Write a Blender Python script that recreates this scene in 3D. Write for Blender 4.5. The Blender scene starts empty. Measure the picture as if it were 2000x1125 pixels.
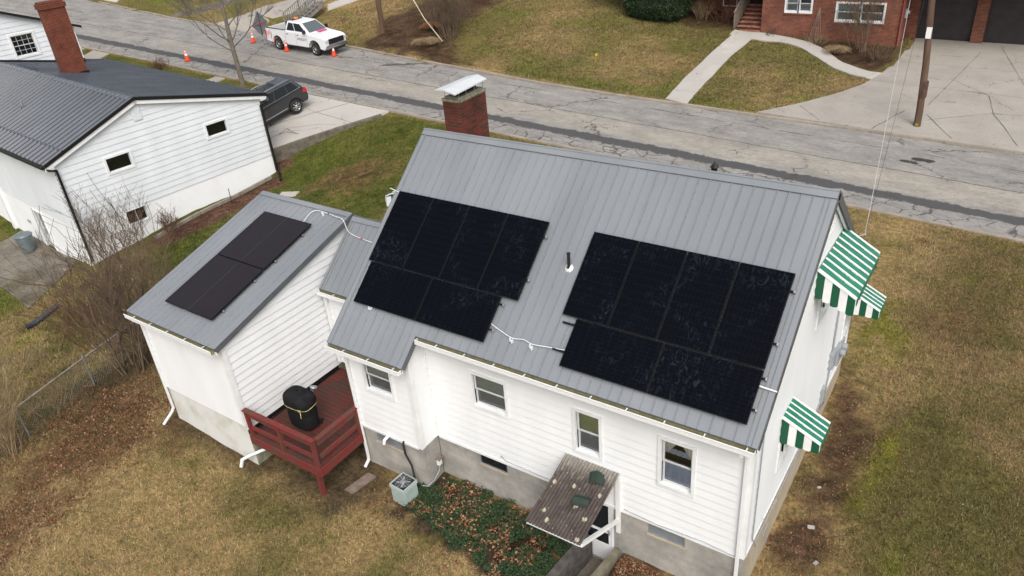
import bpy, bmesh, math, random
import numpy as np
from mathutils import Vector, Matrix
random.seed(7); RNG = np.random.default_rng(11)
scene = bpy.context.scene
COL = scene.collection
R = math.radians
# ------------------------------------------------------------------ terrain heights
TC=[(x,y,-.27-.054*x) for x in (-110,-80,-60,-50,-42,-34,-26,-18,-10,-2,6,14,24,40,60) for y in (19.3,23.8,28.3)]+[
(2.2,-.3,-1.34),(5,.1,-1.36),(10,.3,-1.44),(10,2.7,-1.35),(10,5,-1.2),(10,7.9,-.92),(3,8,-.85),(-2.5,-1.9,-1.39),(-6.1,-1.8,-1.18),(-.2,-1.8,-1.42),
(-6,3,-1.05),(-2.4,4,-1.0),(-12,13,-.5),(-10,8,-.95),(-14,4,-1.35),(-18.5,14.6,-.58),(-17.1,16.8,.0),(-20,3.2,-1.95),(-18.7,13.3,-1.1),(-19.2,8,-1.35),(-24.5,2.7,-2.42),(-28,2,-2.5),(-24,-2,-2.5),(-18,-2,-2.1),(-14,-2,-1.75),
(-9.8,-4.5,-1.5),(-5,-5,-1.5),(1,-5,-1.55),(7,-5,-1.7),(15,-4,-1.95),(15,5,-1.6),(15,12,-1.3),(22,5,-2.0),(22,13,-1.7),(5,14,-.75),(-3,14,-.45),
(-30,14,.3),(-42,12,.9),(-60,10,1.8),(-34,3,-2.2),(-45,-5,-2),(-30,-15,-3),(-14,-10,-2.3),(0,-18,-2.4),(30,-15,-3.2),(-70,-20,-1),
(-35,33,3.1),(-26,33,2.6),(-25.5,30,1.95),(-38,30,2.9),(-12,35,1.15),(-17,31,1.2),(-5,34,.35),(-10,40,1.5),(-3,39.5,.8),(5.5,40,.45),(9,42.5,.4),(8,34,-.2),(0,34,.2),
(16,42,.1),(16,34,-.6),(25,40,-.5),(-48,33,3.6),(-60,35,4.6),(-30,45,4.2),(-15,48,2.5),(0,50,1.2),(20,52,.3),(-60,55,6),(-90,35,6.3),(-100,60,8),(45,45,-1.5),(50,70,0),(0,75,2.5),(-40,75,5.5),(60,0,-4)]
def tps_fit():
    P=np.array(TC);n=len(P);X=P[:,:2]
    d2=((X[:,None]-X[None])**2).sum(2);K=.5*d2*np.log(d2+1e-12)
    A=np.zeros((n+3,n+3));A[:n,:n]=K+np.eye(n)*.5;A[:n,n]=1;A[:n,n+1:]=X;A[n,:n]=1;A[n+1:,:n]=X.T
    return X,np.linalg.solve(A,np.concatenate([P[:,2],[0,0,0]]))
TX,TW=tps_fit()
def zgv(x,y):
    x=np.asarray(x,float);y=np.asarray(y,float);sh=x.shape;x=x.ravel();y=y.ravel();out=np.empty(len(x));n=len(TX)
    for i in range(0,len(x),20000):
        d2=(x[i:i+20000,None]-TX[:,0])**2+(y[i:i+20000,None]-TX[:,1])**2
        out[i:i+20000]=(.5*d2*np.log(d2+1e-12))@TW[:n]+TW[n]+TW[n+1]*x[i:i+20000]+TW[n+2]*y[i:i+20000]
    return out.reshape(sh)
def zg(x,y): return float(zgv([x],[y])[0])
# ------------------------------------------------------------------ mesh building helpers
WLOC = {}
def tag(o, label=None, cat=None, group=None, kind=None):
    if label: o['label'] = label
    if cat: o['category'] = cat
    if group: o['group'] = group
    if kind: o['kind'] = kind
    return o
def thing(name, label, cat, loc, rz=0.0, group=None):
    o = bpy.data.objects.new(name, None); COL.objects.link(o)
    o.empty_display_size = .3
    o.location = loc; o.rotation_euler = (0, 0, rz)
    WLOC[o.name] = Vector(loc)
    return tag(o, label, cat, group)
def V(*a): return Vector(a)
class MB:
    def __init__(s): s.v = []; s.f = []; s.mi = []; s.sm = []
    def face(s, pts, m=0, smooth=False):
        b = len(s.v); s.v.extend([tuple(p) for p in pts]); s.f.append(tuple(range(b, b+len(pts)))); s.mi.append(m); s.sm.append(smooth)
    def raw(s, vs, fs, m=0, smooth=False):
        b = len(s.v); s.v.extend([tuple(p) for p in vs])
        for f in fs: s.f.append(tuple(i+b for i in f)); s.mi.append(m); s.sm.append(smooth)
    def obox(s, O, a, b, c, m=0):
        O, a, b, c = Vector(O), Vector(a), Vector(b), Vector(c)
        if a.cross(b).dot(c) < 0: a, b = b, a
        P = [O, O+a, O+a+b, O+b, O+c, O+a+c, O+a+b+c, O+b+c]
        s.raw(P, [(0,3,2,1),(4,5,6,7),(0,1,5,4),(1,2,6,5),(2,3,7,6),(3,0,4,7)], m)
    def box(s, x0, x1, y0, y1, z0, z1, m=0):
        s.obox((x0,y0,z0), (x1-x0,0,0), (0,y1-y0,0), (0,0,z1-z0), m)
    def bar(s, p, q, w, h, up=(0,0,1), m=0):      # square bar from p to q
        p, q, up = Vector(p), Vector(q), Vector(up)
        d = q-p; side = d.cross(up).normalized(); u2 = side.cross(d).normalized()
        s.obox(p-side*w/2-u2*h/2, d, side*w, u2*h, m)
    def prism(s, poly, O, a, b, ext, m=0):        # polygon in (a,b) plane at O, extruded by ext
        O, a, b, ext = Vector(O), Vector(a), Vector(b), Vector(ext)
        P = [O+a*x+b*y for x, y in poly]; n = len(P)
        area = sum(poly[i][0]*poly[(i+1) % n][1]-poly[(i+1) % n][0]*poly[i][1] for i in range(n))
        flip = (a.cross(b).dot(ext) > 0) != (area < 0)
        Q = [p+ext for p in P]
        f0 = tuple(range(n)); f1 = tuple(range(n, 2*n))
        fs = [f0[::-1] if flip else f0, f1 if flip else f1[::-1]]
        for i in range(n):
            j = (i+1) % n
            fs.append((i, j, n+j, n+i) if flip else (j, i, n+i, n+j))
        s.raw(P+Q, fs, m)
    def tube(s, path, r, n=8, m=0, cap=True, smooth=True):
        path = [Vector(p) for p in path]; k = len(path)
        rr = r if hasattr(r, '__len__') else [r]*k
        vs = []; prev = None
        for i, p in enumerate(path):
            d = (path[min(i+1, k-1)]-path[max(i-1, 0)])
            if d.length < 1e-9: d = Vector((0,0,1))
            d.normalize()
            if prev is None:
                t = Vector((0,0,1)) if abs(d.z) < .9 else Vector((1,0,0)); a = d.cross(t).normalized()
            else:
                a = (prev-d*prev.dot(d))
                if a.length < 1e-6: a = d.orthogonal()
                a.normalize()
            prev = a; b = d.cross(a)
            for j in range(n):
                w = 2*math.pi*j/n; vs.append(p+(a*math.cos(w)+b*math.sin(w))*rr[i])
        fs = [(i*n+j, i*n+(j+1) % n, (i+1)*n+(j+1) % n, (i+1)*n+j) for i in range(k-1) for j in range(n)]
        s.raw(vs, fs, m, smooth)
        if cap:
            s.raw(vs[:n], [tuple(range(n))[::-1]], m); s.raw(vs[-n:], [tuple(range(n))], m)
    def lathe(s, prof, O, axis=(0,0,1), n=20, m=0, smooth=True):   # prof: (radius, height)
        O, ax = Vector(O), Vector(axis).normalized(); a = ax.orthogonal().normalized(); b = ax.cross(a)
        vs = [O+ax*h+(a*math.cos(2*math.pi*j/n)+b*math.sin(2*math.pi*j/n))*r for r, h in prof for j in range(n)]
        fs = [(i*n+j, i*n+(j+1) % n, (i+1)*n+(j+1) % n, (i+1)*n+j) for i in range(len(prof)-1) for j in range(n)]
        s.raw(vs, fs, m, smooth)
    def build(s, name, mats, parent=None, local=False, bevel=0, weld=False):
        me = bpy.data.meshes.new(name)
        off = Vector((0,0,0))
        if parent is not None and not local: off = WLOC[parent.name]
        vs = [(x-off.x, y-off.y, z-off.z) for x, y, z in s.v] if off.length > 0 else s.v
        me.from_pydata(vs, [], s.f)
        if not isinstance(mats, (list, tuple)): mats = [mats]
        for mt in mats: me.materials.append(mt)
        me.polygons.foreach_set('material_index', s.mi); me.polygons.foreach_set('use_smooth', s.sm)
        me.update()
        if bevel or weld:
            bm = bmesh.new(); bm.from_mesh(me)
            bmesh.ops.remove_doubles(bm, verts=bm.verts, dist=1e-4)
            if bevel:
                bm.normal_update()
                ed = [e for e in bm.edges if len(e.link_faces) == 2 and e.calc_face_angle(0) > .45]
                bmesh.ops.bevel(bm, geom=ed, offset=bevel, segments=2, affect='EDGES', clamp_overlap=True)
            bm.to_mesh(me); bm.free()
        o = bpy.data.objects.new(name, me); COL.objects.link(o)
        if parent is not None: o.parent = parent; WLOC[o.name] = WLOC[parent.name]
        else: WLOC[o.name] = Vector((0,0,0))
        return o
def numesh(name, verts, faces, mat, k, smooth=False, cols=None, parent=None):
    """fast mesh: verts (n,3), faces (m,k); cols per-vertex rgb attribute 'Cd'"""
    me = bpy.data.meshes.new(name); n = len(verts); m = len(faces)
    me.vertices.add(n); me.vertices.foreach_set('co', np.asarray(verts, np.float32).ravel())
    me.loops.add(m*k); me.loops.foreach_set('vertex_index', np.asarray(faces, np.int32).ravel())
    me.polygons.add(m); me.polygons.foreach_set('loop_start', np.arange(0, m*k, k, dtype=np.int32))
    me.polygons.foreach_set('use_smooth', np.full(m, smooth))
    me.update(calc_edges=True)
    if cols is not None:
        for nm, c in cols.items():
            at = me.color_attributes.new(nm, 'FLOAT_COLOR', 'POINT')
            c4 = np.ones((n, 4), np.float32); c4[:, :c.shape[1]] = c
            at.data.foreach_set('color', c4.ravel())
    me.materials.append(mat)
    o = bpy.data.objects.new(name, me); COL.objects.link(o)
    if parent is not None: o.parent = parent
    return o
# ------------------------------------------------------------------ materials
class NT:
    def __init__(s, name):
        s.m = bpy.data.materials.new(name); s.m.use_nodes = True; s.t = s.m.node_tree; s.t.nodes.clear()
        s.out = s.n('ShaderNodeOutputMaterial'); s.b = s.n('ShaderNodeBsdfPrincipled'); s.l(s.b, 'BSDF', s.out, 'Surface')
    def n(s, ty, **kw):
        nd = s.t.nodes.new(ty)
        for k, v in kw.items(): setattr(nd, k, v)
        return nd
    def l(s, a, ao, b, bi): s.t.links.new(a.outputs[ao], b.inputs[bi])
    def coord(s, kind='Object', scale=(1,1,1), rot=(0,0,0)):
        mp = s.n('ShaderNodeMapping'); mp.inputs['Scale'].default_value = scale; mp.inputs['Rotation'].default_value = rot
        if kind == 'World':
            g = s.n('ShaderNodeNewGeometry'); s.l(g, 'Position', mp, 'Vector')
        else:
            t = s.n('ShaderNodeTexCoord'); s.l(t, kind, mp, 'Vector')
        return mp
    def noise(s, co, scale=5, detail=5, rough=.55, dist=0):
        nd = s.n('ShaderNodeTexNoise'); nd.inputs['Scale'].default_value = scale; nd.inputs['Detail'].default_value = detail
        nd.inputs['Roughness'].default_value = rough; nd.inputs['Distortion'].default_value = dist
        s.l(co, 'Vector', nd, 'Vector'); return nd
    def ramp(s, src, so, stops):
        r = s.n('ShaderNodeValToRGB'); e = r.color_ramp.elements
        e[0].position, e[0].color = stops[0][0], (*stops[0][1], 1); e[1].position, e[1].color = stops[-1][0], (*stops[-1][1], 1)
        for p, c in stops[1:-1]: x = e.new(p); x.color = (*c, 1)
        s.l(src, so, r, 'Fac'); return r
    def fr(s, src, so, a, b):                       # float ramp a..b -> 0..1
        r = s.n('ShaderNodeMapRange'); r.inputs['From Min'].default_value = a; r.inputs['From Max'].default_value = b
        s.l(src, so, r, 'Value'); return r
    def math(s, op, a, b=None, clamp=False):
        nd = s.n('ShaderNodeMath', operation=op, use_clamp=clamp)
        for i, x in enumerate((a, b)):
            if x is None: continue
            if isinstance(x, (int, float)): nd.inputs[i].default_value = x
            else: s.l(x[0], x[1], nd, i)
        return nd
    def mix(s, fac, a, b, blend='MIX'):
        nd = s.n('ShaderNodeMix', data_type='RGBA', blend_type=blend)
        for i, x in ((0, fac), (6, a), (7, b)):
            if isinstance(x, (int, float)): nd.inputs[i].default_value = x
            elif len(x) == 2: s.t.links.new(x[0].outputs[x[1]], nd.inputs[i])
            else: nd.inputs[i].default_value = (*x, 1)
        return nd
    def bump(s, src, so, strength=.3, dist=.01):
        b = s.n('ShaderNodeBump'); b.inputs['Strength'].default_value = strength; b.inputs['Distance'].default_value = dist
        s.l(src, so, b, 'Height'); s.l(b, 'Normal', s.b, 'Normal'); return b
    def set(s, rough=.6, metal=0, spec=.5):
        s.b.inputs['Roughness'].default_value = rough; s.b.inputs['Metallic'].default_value = metal
        s.b.inputs['Specular IOR Level'].default_value = spec; return s.m
def M(name, c, c2=None, rough=.6, metal=0, spec=.4, scale=3, detail=6, bump=0, bscale=60, stretch=(1,1,1), lo=.35, hi=.68):
    t = NT(name); co = t.coord('Object', stretch); c2 = c2 or tuple(x*.8 for x in c)
    nz = t.noise(co, scale, detail, .6); rp = t.ramp(nz, 'Fac', [(lo, c), (hi, c2)]); t.l(rp, 'Color', t.b, 'Base Color')
    if bump:
        n2 = t.noise(co, bscale, 3); t.bump(n2, 'Fac', bump, .01)
    return t.set(rough, metal, spec)
def brick_mat(name, c1, c2, mortar, bw=.215, bh=.075, mix2=None, msize=.008, rough=.85):
    t = NT(name); tc = t.n('ShaderNodeNewGeometry')
    sp = t.n('ShaderNodeSeparateXYZ'); t.l(tc, 'Position', sp, 'Vector'); sn = t.n('ShaderNodeSeparateXYZ'); t.l(tc, 'Normal', sn, 'Vector')
    ax = t.math('ABSOLUTE', (sn, 'X')); ay = t.math('ABSOLUTE', (sn, 'Y')); az = t.math('ABSOLUTE', (sn, 'Z'))
    u = t.math('ADD', (t.math('MULTIPLY', (sp, 'X'), (t.math('MAXIMUM', (ay, 0), (az, 0)), 0)), 0), (t.math('MULTIPLY', (sp, 'Y'), (ax, 0)), 0))
    vv = t.math('ADD', (sp, 'Z'), (t.math('MULTIPLY', (sp, 'Y'), (az, 0)), 0))
    cb = t.n('ShaderNodeCombineXYZ'); t.l(u, 0, cb, 'X'); t.l(vv, 0, cb, 'Y')
    br = t.n('ShaderNodeTexBrick'); t.l(cb, 'Vector', br, 'Vector')
    br.inputs['Scale'].default_value = 1; br.inputs['Brick Width'].default_value = bw; br.inputs['Row Height'].default_value = bh
    br.inputs['Mortar Size'].default_value = msize; br.inputs['Mortar Smooth'].default_value = .3; br.inputs['Bias'].default_value = 0
    br.inputs['Color1'].default_value = (*c1, 1); br.inputs['Color2'].default_value = (*c2, 1); br.inputs['Mortar'].default_value = (*mortar, 1)
    co = t.coord('World'); nz = t.noise(co, 1.5, 6, .65); rp = t.ramp(nz, 'Fac', [(.35, (1.15,1.1,1.05)), (.7, (.6,.62,.6))])
    mx = t.mix(1.0, (br, 'Color'), (rp, 'Color'), 'MULTIPLY')
    t.l(mx, 2, t.b, 'Base Color')
    t.bump(br, 'Fac', -.4, .01)
    return t.set(rough, 0, .25)
def attr_mat(name, rough=.85, mul=1.0, spec=.2, trans=0):
    t = NT(name); a = t.n('ShaderNodeAttribute', attribute_name='Cd'); t.l(a, 'Color', t.b, 'Base Color')
    return t.set(rough, 0, spec)
def flat(name, c, rough=.6, metal=0, spec=.4): return M(name, c, tuple(x*.93 for x in c), rough, metal, spec, scale=8)
def glass_mat(name, tint=(.86,.88,.88), alpha=.75):
    t = NT(name); t.t.nodes.remove(t.b)
    tr = t.n('ShaderNodeBsdfTransparent'); tr.inputs['Color'].default_value = (*tint, 1)
    gl = t.n('ShaderNodeBsdfGlossy'); gl.inputs['Roughness'].default_value = .03; gl.inputs['Color'].default_value = (.9,.93,.95,1)
    fr = t.n('ShaderNodeFresnel'); fr.inputs['IOR'].default_value = 1.5
    nz = t.noise(t.coord('Object'), 1.5, 2); b = t.n('ShaderNodeBump'); b.inputs['Strength'].default_value = .05; t.l(nz, 'Fac', b, 'Height'); t.l(b, 'Normal', gl, 'Normal')
    f2 = t.math('ADD', (fr, 'Fac'), .04)
    mx = t.n('ShaderNodeMixShader'); t.l(f2, 0, mx, 0); t.l(tr, 0, mx, 1); t.l(gl, 0, mx, 2); t.l(mx, 0, t.out, 'Surface')
    return t.m
m_siding = M('white_vinyl_siding', (.79,.805,.81), (.73,.745,.75), .5, spec=.35, scale=1.2, stretch=(1,1,.3))
m_trim = M('white_trim', (.80,.81,.81), (.70,.71,.70), .45, scale=2)
m_gutter_in = M('gutter_algae', (.26,.235,.10), (.15,.135,.06), .8, scale=6)
m_white_plastic = flat('white_plastic', (.78,.79,.79), .4)
m_roof = M('grey_metal_roof', (.188,.203,.218), (.232,.245,.260), .46, 0, .4, scale=.6, detail=5, stretch=(1,.35,.35))
m_roof_dark = M('charcoal_edge_trim', (.085,.09,.10), (.11,.115,.12), .4, scale=5)
m_roof_black = M('dark_ribbed_roof', (.036,.042,.054), (.055,.065,.082), .27, 0, .8, scale=.8, detail=6, stretch=(1,.5,.5))
m_black_trim = flat('black_trim', (.012,.011,.012), .4)
m_found = brick_mat('concrete_block', (.37,.36,.34), (.352,.342,.322), (.325,.312,.292), .40, .20, msize=.006)
m_found_white = M('painted_foundation', (.68,.68,.64), (.44,.42,.35), .85, scale=1.3, detail=8, bump=.15, lo=.45, hi=.78)
m_parge = M('parged_foundation', (.42,.36,.27), (.32,.26,.19), .9, scale=1.5, bump=.2)
m_brick = brick_mat('red_brick', (.22,.052,.030), (.11,.030,.020), (.22,.15,.11), msize=.012)
m_brick_ch = brick_mat('dark_red_brick', (.155,.032,.023), (.062,.028,.020), (.10,.062,.045), .23, .08)
m_brick_nb = brick_mat('orange_brick', (.185,.040,.022), (.12,.028,.017), (.16,.09,.06), .21, .085, msize=.012)
m_glass = glass_mat('window_glass')
m_dark = flat('dark_interior', (.014,.014,.015), .7)  # near-black base colour stands in for the unlit depth of rooms and openings
m_room = flat('dim_room', (.33,.345,.345), .8)  # grey of the dimly lit room behind the glass, painted on a sheet
m_blind = M('window_blind', (.48,.52,.46), (.40,.43,.39), .8, scale=10)
m_shade = M('olive_shade', (.46,.50,.28), (.38,.42,.24), .8, scale=6)
m_curt_blue = M('blue_curtain', (.40,.46,.60), (.55,.60,.72), .9, scale=14, stretch=(1,1,.1))
m_curt_white = M('lace_curtain', (.9,.88,.76), (.78,.75,.64), .9, scale=14, stretch=(1,1,.2))
m_redwood = None
def redwood(name='red_painted_wood'):
    t = NT(name); co = t.coord('World', (1,1,1)); nz = t.noise(co, 2.2, 8, .72); n3 = t.noise(co, 14, 4)
    a = t.mix((t.fr(nz, 'Fac', .44, .60), 0), (.185,.022,.022), (.11,.048,.035))
    b = t.mix((t.fr(n3, 'Fac', .50, .72), 0), (a, 2), (.10,.062,.045)); t.l(b, 2, t.b, 'Base Color'); t.bump(n3, 'Fac', .25, .01)
    return t.set(.7, 0, .3)
m_redwood = redwood()
def deckwood():
    t = NT('red_deck_boards'); co = t.coord('World', (1,1,1)); nz = t.noise(co, 1.6, 8, .7); n3 = t.noise(t.coord('World', (1,9,1)), 5, 5)
    a = t.mix((t.fr(nz, 'Fac', .40, .60), 0), (.115,.026,.021), (.055,.03,.023))
    b = t.mix((t.fr(n3, 'Fac', .5, .75), 0), (a, 2), (.055,.035,.025)); t.l(b, 2, t.b, 'Base Color'); t.bump(n3, 'Fac', .3, .01)
    return t.set(.75, 0, .3)
m_deck = deckwood()
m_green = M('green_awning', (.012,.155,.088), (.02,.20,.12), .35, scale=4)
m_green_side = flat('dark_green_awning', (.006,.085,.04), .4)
m_awn_white = M('white_awning', (.82,.83,.82), (.72,.73,.72), .35, scale=4)
m_concrete = None
def concrete(name, c, c2, line=0):
    t = NT(name); co = t.coord('World'); nz = t.noise(co, .55, 8, .68); n2 = t.noise(co, 9, 5, .6); vo = t.n('ShaderNodeTexVoronoi', feature='DISTANCE_TO_EDGE'); vo.inputs['Scale'].default_value = .28
    dn = t.noise(co, 1.1, 6, .6); ad = t.n('ShaderNodeVectorMath', operation='MULTIPLY_ADD'); ad.inputs[1].default_value = (1.2,1.2,0); t.l(dn, 'Color', ad, 0); t.l(co, 'Vector', ad, 2); t.l(ad, 0, vo, 'Vector')
    a = t.ramp(nz, 'Fac', [(.3, c), (.7, c2)])
    b = t.mix((t.fr(n2, 'Fac', .5, .9), 0), (a, 'Color'), tuple(x*.86 for x in c2))
    k = t.fr(vo, 'Distance', .006, .0); msk = t.fr(dn, 'Fac', .5, .58); kk = t.math('MULTIPLY', (k, 0), (msk, 0), True)
    d = t.mix((kk, 0), (b, 2), (.10,.09,.08)); t.l(d, 2, t.b, 'Base Color'); t.bump(n2, 'Fac', .1, .01)
    return t.set(.88, 0, .25)
m_concrete = concrete('concrete', (.47,.44,.40), (.40,.375,.34))
m_conc_drive = concrete('driveway_concrete', (.375,.345,.30), (.285,.262,.23))
m_patio = concrete('stained_patio', (.25,.22,.18), (.05,.042,.034))
m_curb = M('curb_concrete', (.36,.31,.25), (.24,.21,.17), .9, scale=1.5, bump=.2)
m_wood = M('weathered_wood', (.24,.19,.15), (.13,.10,.08), .9, scale=6, stretch=(1,1,.1), bump=.2)
m_wood_grey = M('grey_wood', (.25,.24,.22), (.15,.14,.13), .9, scale=5, bump=.2)
m_pole = M('pole_wood', (.14,.085,.055), (.075,.045,.03), .9, scale=7, stretch=(1,1,.08), bump=.2)
m_timber = M('landscape_timber', (.30,.27,.23), (.19,.16,.13), .9, scale=4, bump=.2)
m_bark = M('tree_bark', (.17,.145,.115), (.10,.085,.068), .95, scale=6, bump=.3)
m_twig = M('dry_twig', (.18,.125,.08), (.085,.064,.045), .95, scale=3)
m_twig_tan = M('tan_twig', (.36,.26,.15), (.20,.14,.08), .95, scale=3)
m_twig_red = M('red_brown_twig', (.17,.075,.045), (.09,.045,.03), .95, scale=3)
m_metal = M('galvanised_metal', (.45,.47,.48), (.33,.35,.36), .4, .6, .5, scale=5)
m_meter = M('grey_meter_box', (.34,.36,.38), (.28,.30,.32), .5, scale=5)
m_black_rubber = flat('black_rubber', (.015,.015,.016), .7)
m_tyre = flat('tyre_rubber', (.018,.018,.018), .8)
m_wire = flat('black_cable', (.03,.03,.032), .6)
m_wire_white = flat('pale_cable', (.55,.55,.54), .5)

m_sash = M('grey_white_sash', (.58,.60,.61), (.50,.52,.53), .45, scale=3)

# ------------------------------------------------------------------ ground
def street(x): return -.27-.054*x
FC = [(-130,32),(-110,31.5),(-81.6,30.2),(-64,29.9),(-56,29.2),(-47.9,28.4),(-42.3,28.4),(-27.3,28.3),(-19,27.7),(-11.5,27.3),(-6.6,27.35),(-2.8,27.6),(1.4,27.75),(6.7,28.1),(13,28.4),(40,28.9),(75,29.5)]
FCX = np.array([p[0] for p in FC]); FCY = np.array([p[1] for p in FC])
def fcy(x): return np.interp(x, FCX, FCY)
NC = 19.42
DL = [(-19.55,13.75,-.12),(-15.75,19.42,.66)]      # raised drive edge
POLY = {'dirt_right': [[10.14,1.16],[10.01,2.75],[10.05,3.9],[10.05,5.19],[10.02,6.74],[10.0,8.35],[10.45,8.12],[10.93,7.5],[11.69,6.91],[11.62,5.81],[11.55,4.77],[11.53,3.41],[11.64,2.08]],
'leaves_left': [[-10.1,-5.53],[-9.59,-4.54],[-10.05,-3.15],[-9.88,-2.01],[-8.76,-0.86],[-6.85,-1.52],[-6.11,-2.14],[-6.52,-3.24],[-6.69,-4.59],[-6.41,-5.8],[-6.07,-7.21],[-6.16,-7.42]],
'deck_dark': [[-2.46,-1.75],[-1.72,-0.82],[-0.42,0.29],[1.28,-0.19],[1.61,-0.99],[1.07,-1.74],[0.18,-1.93],[-1.25,-2.02]],
'ivy': [[1.89,-0.46],[2.23,-0.19],[2.28,0.29],[3.71,0.32],[5.26,0.26],[6.11,0.13],[6.35,-0.99],[5.35,-1.55],[4.38,-1.39],[3.49,-1.3],[2.44,-1.18],[1.95,-0.99]],
'ivy2': [[7.33,0.32],[7.77,0.33],[8.74,0.35],[7.49,-0.36]],
'lawn_green': [[-18.89,13.6],[-19.07,14.84],[-18.01,16.4],[-15.72,19.32],[-12.48,19.21],[-11.16,16.24],[-9.84,13.06],[-8.84,10.16],[-11.08,10.63],[-13.68,11.25],[-16.46,11.81]],
'brown_patch': [[-15.27,12.97],[-14.4,14.12],[-13.32,15.24],[-11.99,14.48],[-12.0,13.0],[-12.27,12.23],[-13.96,12.21]],
'mulch_lh': [[-18.74,13.17],[-18.56,14.12],[-19.53,14.71],[-20.38,14.19],[-18.8,13.15],[-18.7,11.74],[-18.97,10.03],[-18.7,7.74],[-19.2,6.38],[-18.52,5.64],[-17.43,5.7],[-17.17,7.46],[-17.33,9.65],[-17.74,11.58],[-17.13,12.28]],
'green_strip': [[-17.43,5.7],[-17.17,7.46],[-17.33,9.65],[-17.72,11.4],[-17.6,10.81],[-16.41,7.44],[-15.64,5.76],[-15.19,4.14],[-16.87,4.53]],
'yard_left': [[-23.73,0.57],[-18.49,-0.15],[-19.6,1.75],[-19.49,5.19],[-16.51,5.06],[-14.29,1.66],[-8.11,-0.73],[-10.02,-1.93],[-9.71,-4.48],[-10.1,-5.53]],
'mulch_pole': [[-26.99,28.46],[-26.99,30.36],[-26.7,33.56],[-24.56,35.72],[-22.44,37.95],[-21.0,37.48],[-21.0,35.19],[-21.01,32.39],[-20.25,30.43],[-17.52,28.62],[-19.35,28.05],[-22.55,27.8]],
'mulch_brick': [[-2.1,40.2],[5.7,40.3],[5.95,40.3],[5.85,38.9],[5.72,37.1],[5.5,35.9],[4.69,35.9],[3.11,36.8],[1.49,38.5],[-0.07,39.7]],
'mulch_steps': [[-9.65,43.88],[-5.98,44.18],[-4.25,40.2],[-5.46,39.9],[-7.62,39.96],[-9.01,41.93]],
'straight_L': [[-3.87,28.15],[-4.24,31.89],[-4.28,35.57],[-4.09,39.01]],
'straight_R': [[-2.55,27.89],[-2.84,31.11],[-2.98,35.09],[-2.82,38.98]],
'curve_U': [[-2.63,40.19],[-0.81,39.99],[0.6,39.43],[1.81,38.34],[3.09,36.76],[4.69,35.82],[5.55,35.81]],
'curve_L': [[-2.58,39.06],[-0.84,39.05],[0.36,38.35],[1.73,37.0],[2.94,35.68],[4.21,35.0],[5.3,34.78]],
'drive_L': [[1.16,28.17],[2.76,29.96],[4.06,31.88],[5.02,33.85],[5.55,35.81],[5.71,37.35],[5.85,39.65],[6.12,42.02]],
'walkfar_a': [[-42.33,28.6],[-39.75,29.73],[-37.97,31.45],[-36.97,33.86]],
'walkfar_b': [[-38.02,27.26],[-37.27,28.56],[-35.89,30.46],[-34.53,33.62]],
'walkfar2_a': [[-33.96,32.99],[-33.1,34.42],[-32.56,36.26]],
'walkfar2_b': [[-33.31,32.27],[-31.95,34.32],[-30.72,36.59]]}
def pin(P, x, y):
    P = np.array(P)[:, :2]; n = len(P); c = np.zeros(x.shape, bool); d = np.full(x.shape, 1e9); j = n-1
    for i in range(n):
        xi, yi = P[i]; xj, yj = P[j]
        with np.errstate(divide='ignore', invalid='ignore'):
            t = ((yi > y) != (yj > y)) & (x < (xj-xi)*(y-yi)/(yj-yi+1e-12)+xi)
        c ^= t
        ex, ey = xj-xi, yj-yi; L = ex*ex+ey*ey+1e-9; q = np.clip(((x-xi)*ex+(y-yi)*ey)/L, 0, 1)
        d = np.minimum(d, np.hypot(x-xi-q*ex, y-yi-q*ey)); j = i
    return np.where(c, d, -d)
def soft(P, x, y, w=.35, shift=0):
    return np.clip((pin(P, x, y)+shift)/w*.5+.5, 0, 1)
GN = RNG.normal(size=(64, 64))
def vnoise(x, y, s, k=0):
    x = np.asarray(x)/s+k*7.3+1000; y = np.asarray(y)/s+k*3.1+1000
    xi = np.floor(x).astype(int); yi = np.floor(y).astype(int); fx = x-xi; fy = y-yi; fx = fx*fx*(3-2*fx); fy = fy*fy*(3-2*fy)
    g = lambda a, b: GN[(a+k*13) % 64, (b+k*29) % 64]
    return (g(xi, yi)*(1-fx)+g(xi+1, yi)*fx)*(1-fy)+(g(xi, yi+1)*(1-fx)+g(xi+1, yi+1)*fx)*fy
def fbm(x, y, s, k=0, o=4):
    r = 0; a = 1
    for i in range(o): r = r+a*vnoise(x, y, s/2**i, k+i); a *= .55
    return r
def lerp(a, b, t): return a+(b-a)*np.asarray(t)[..., None]
TAN = np.array((.335,.24,.118)); OLIVE = np.array((.125,.108,.040)); GREEN = np.array((.084,.098,.020)); MOSS = np.array((.15,.16,.02))
DIRT = np.array((.078,.048,.032)); DRY = np.array((.20,.125,.065)); LEAF = np.array((.135,.075,.043)); MULCH = np.array((.10,.052,.042)); DARK = np.array((.055,.04,.028)); STRAW = np.array((.22,.16,.09))
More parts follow.
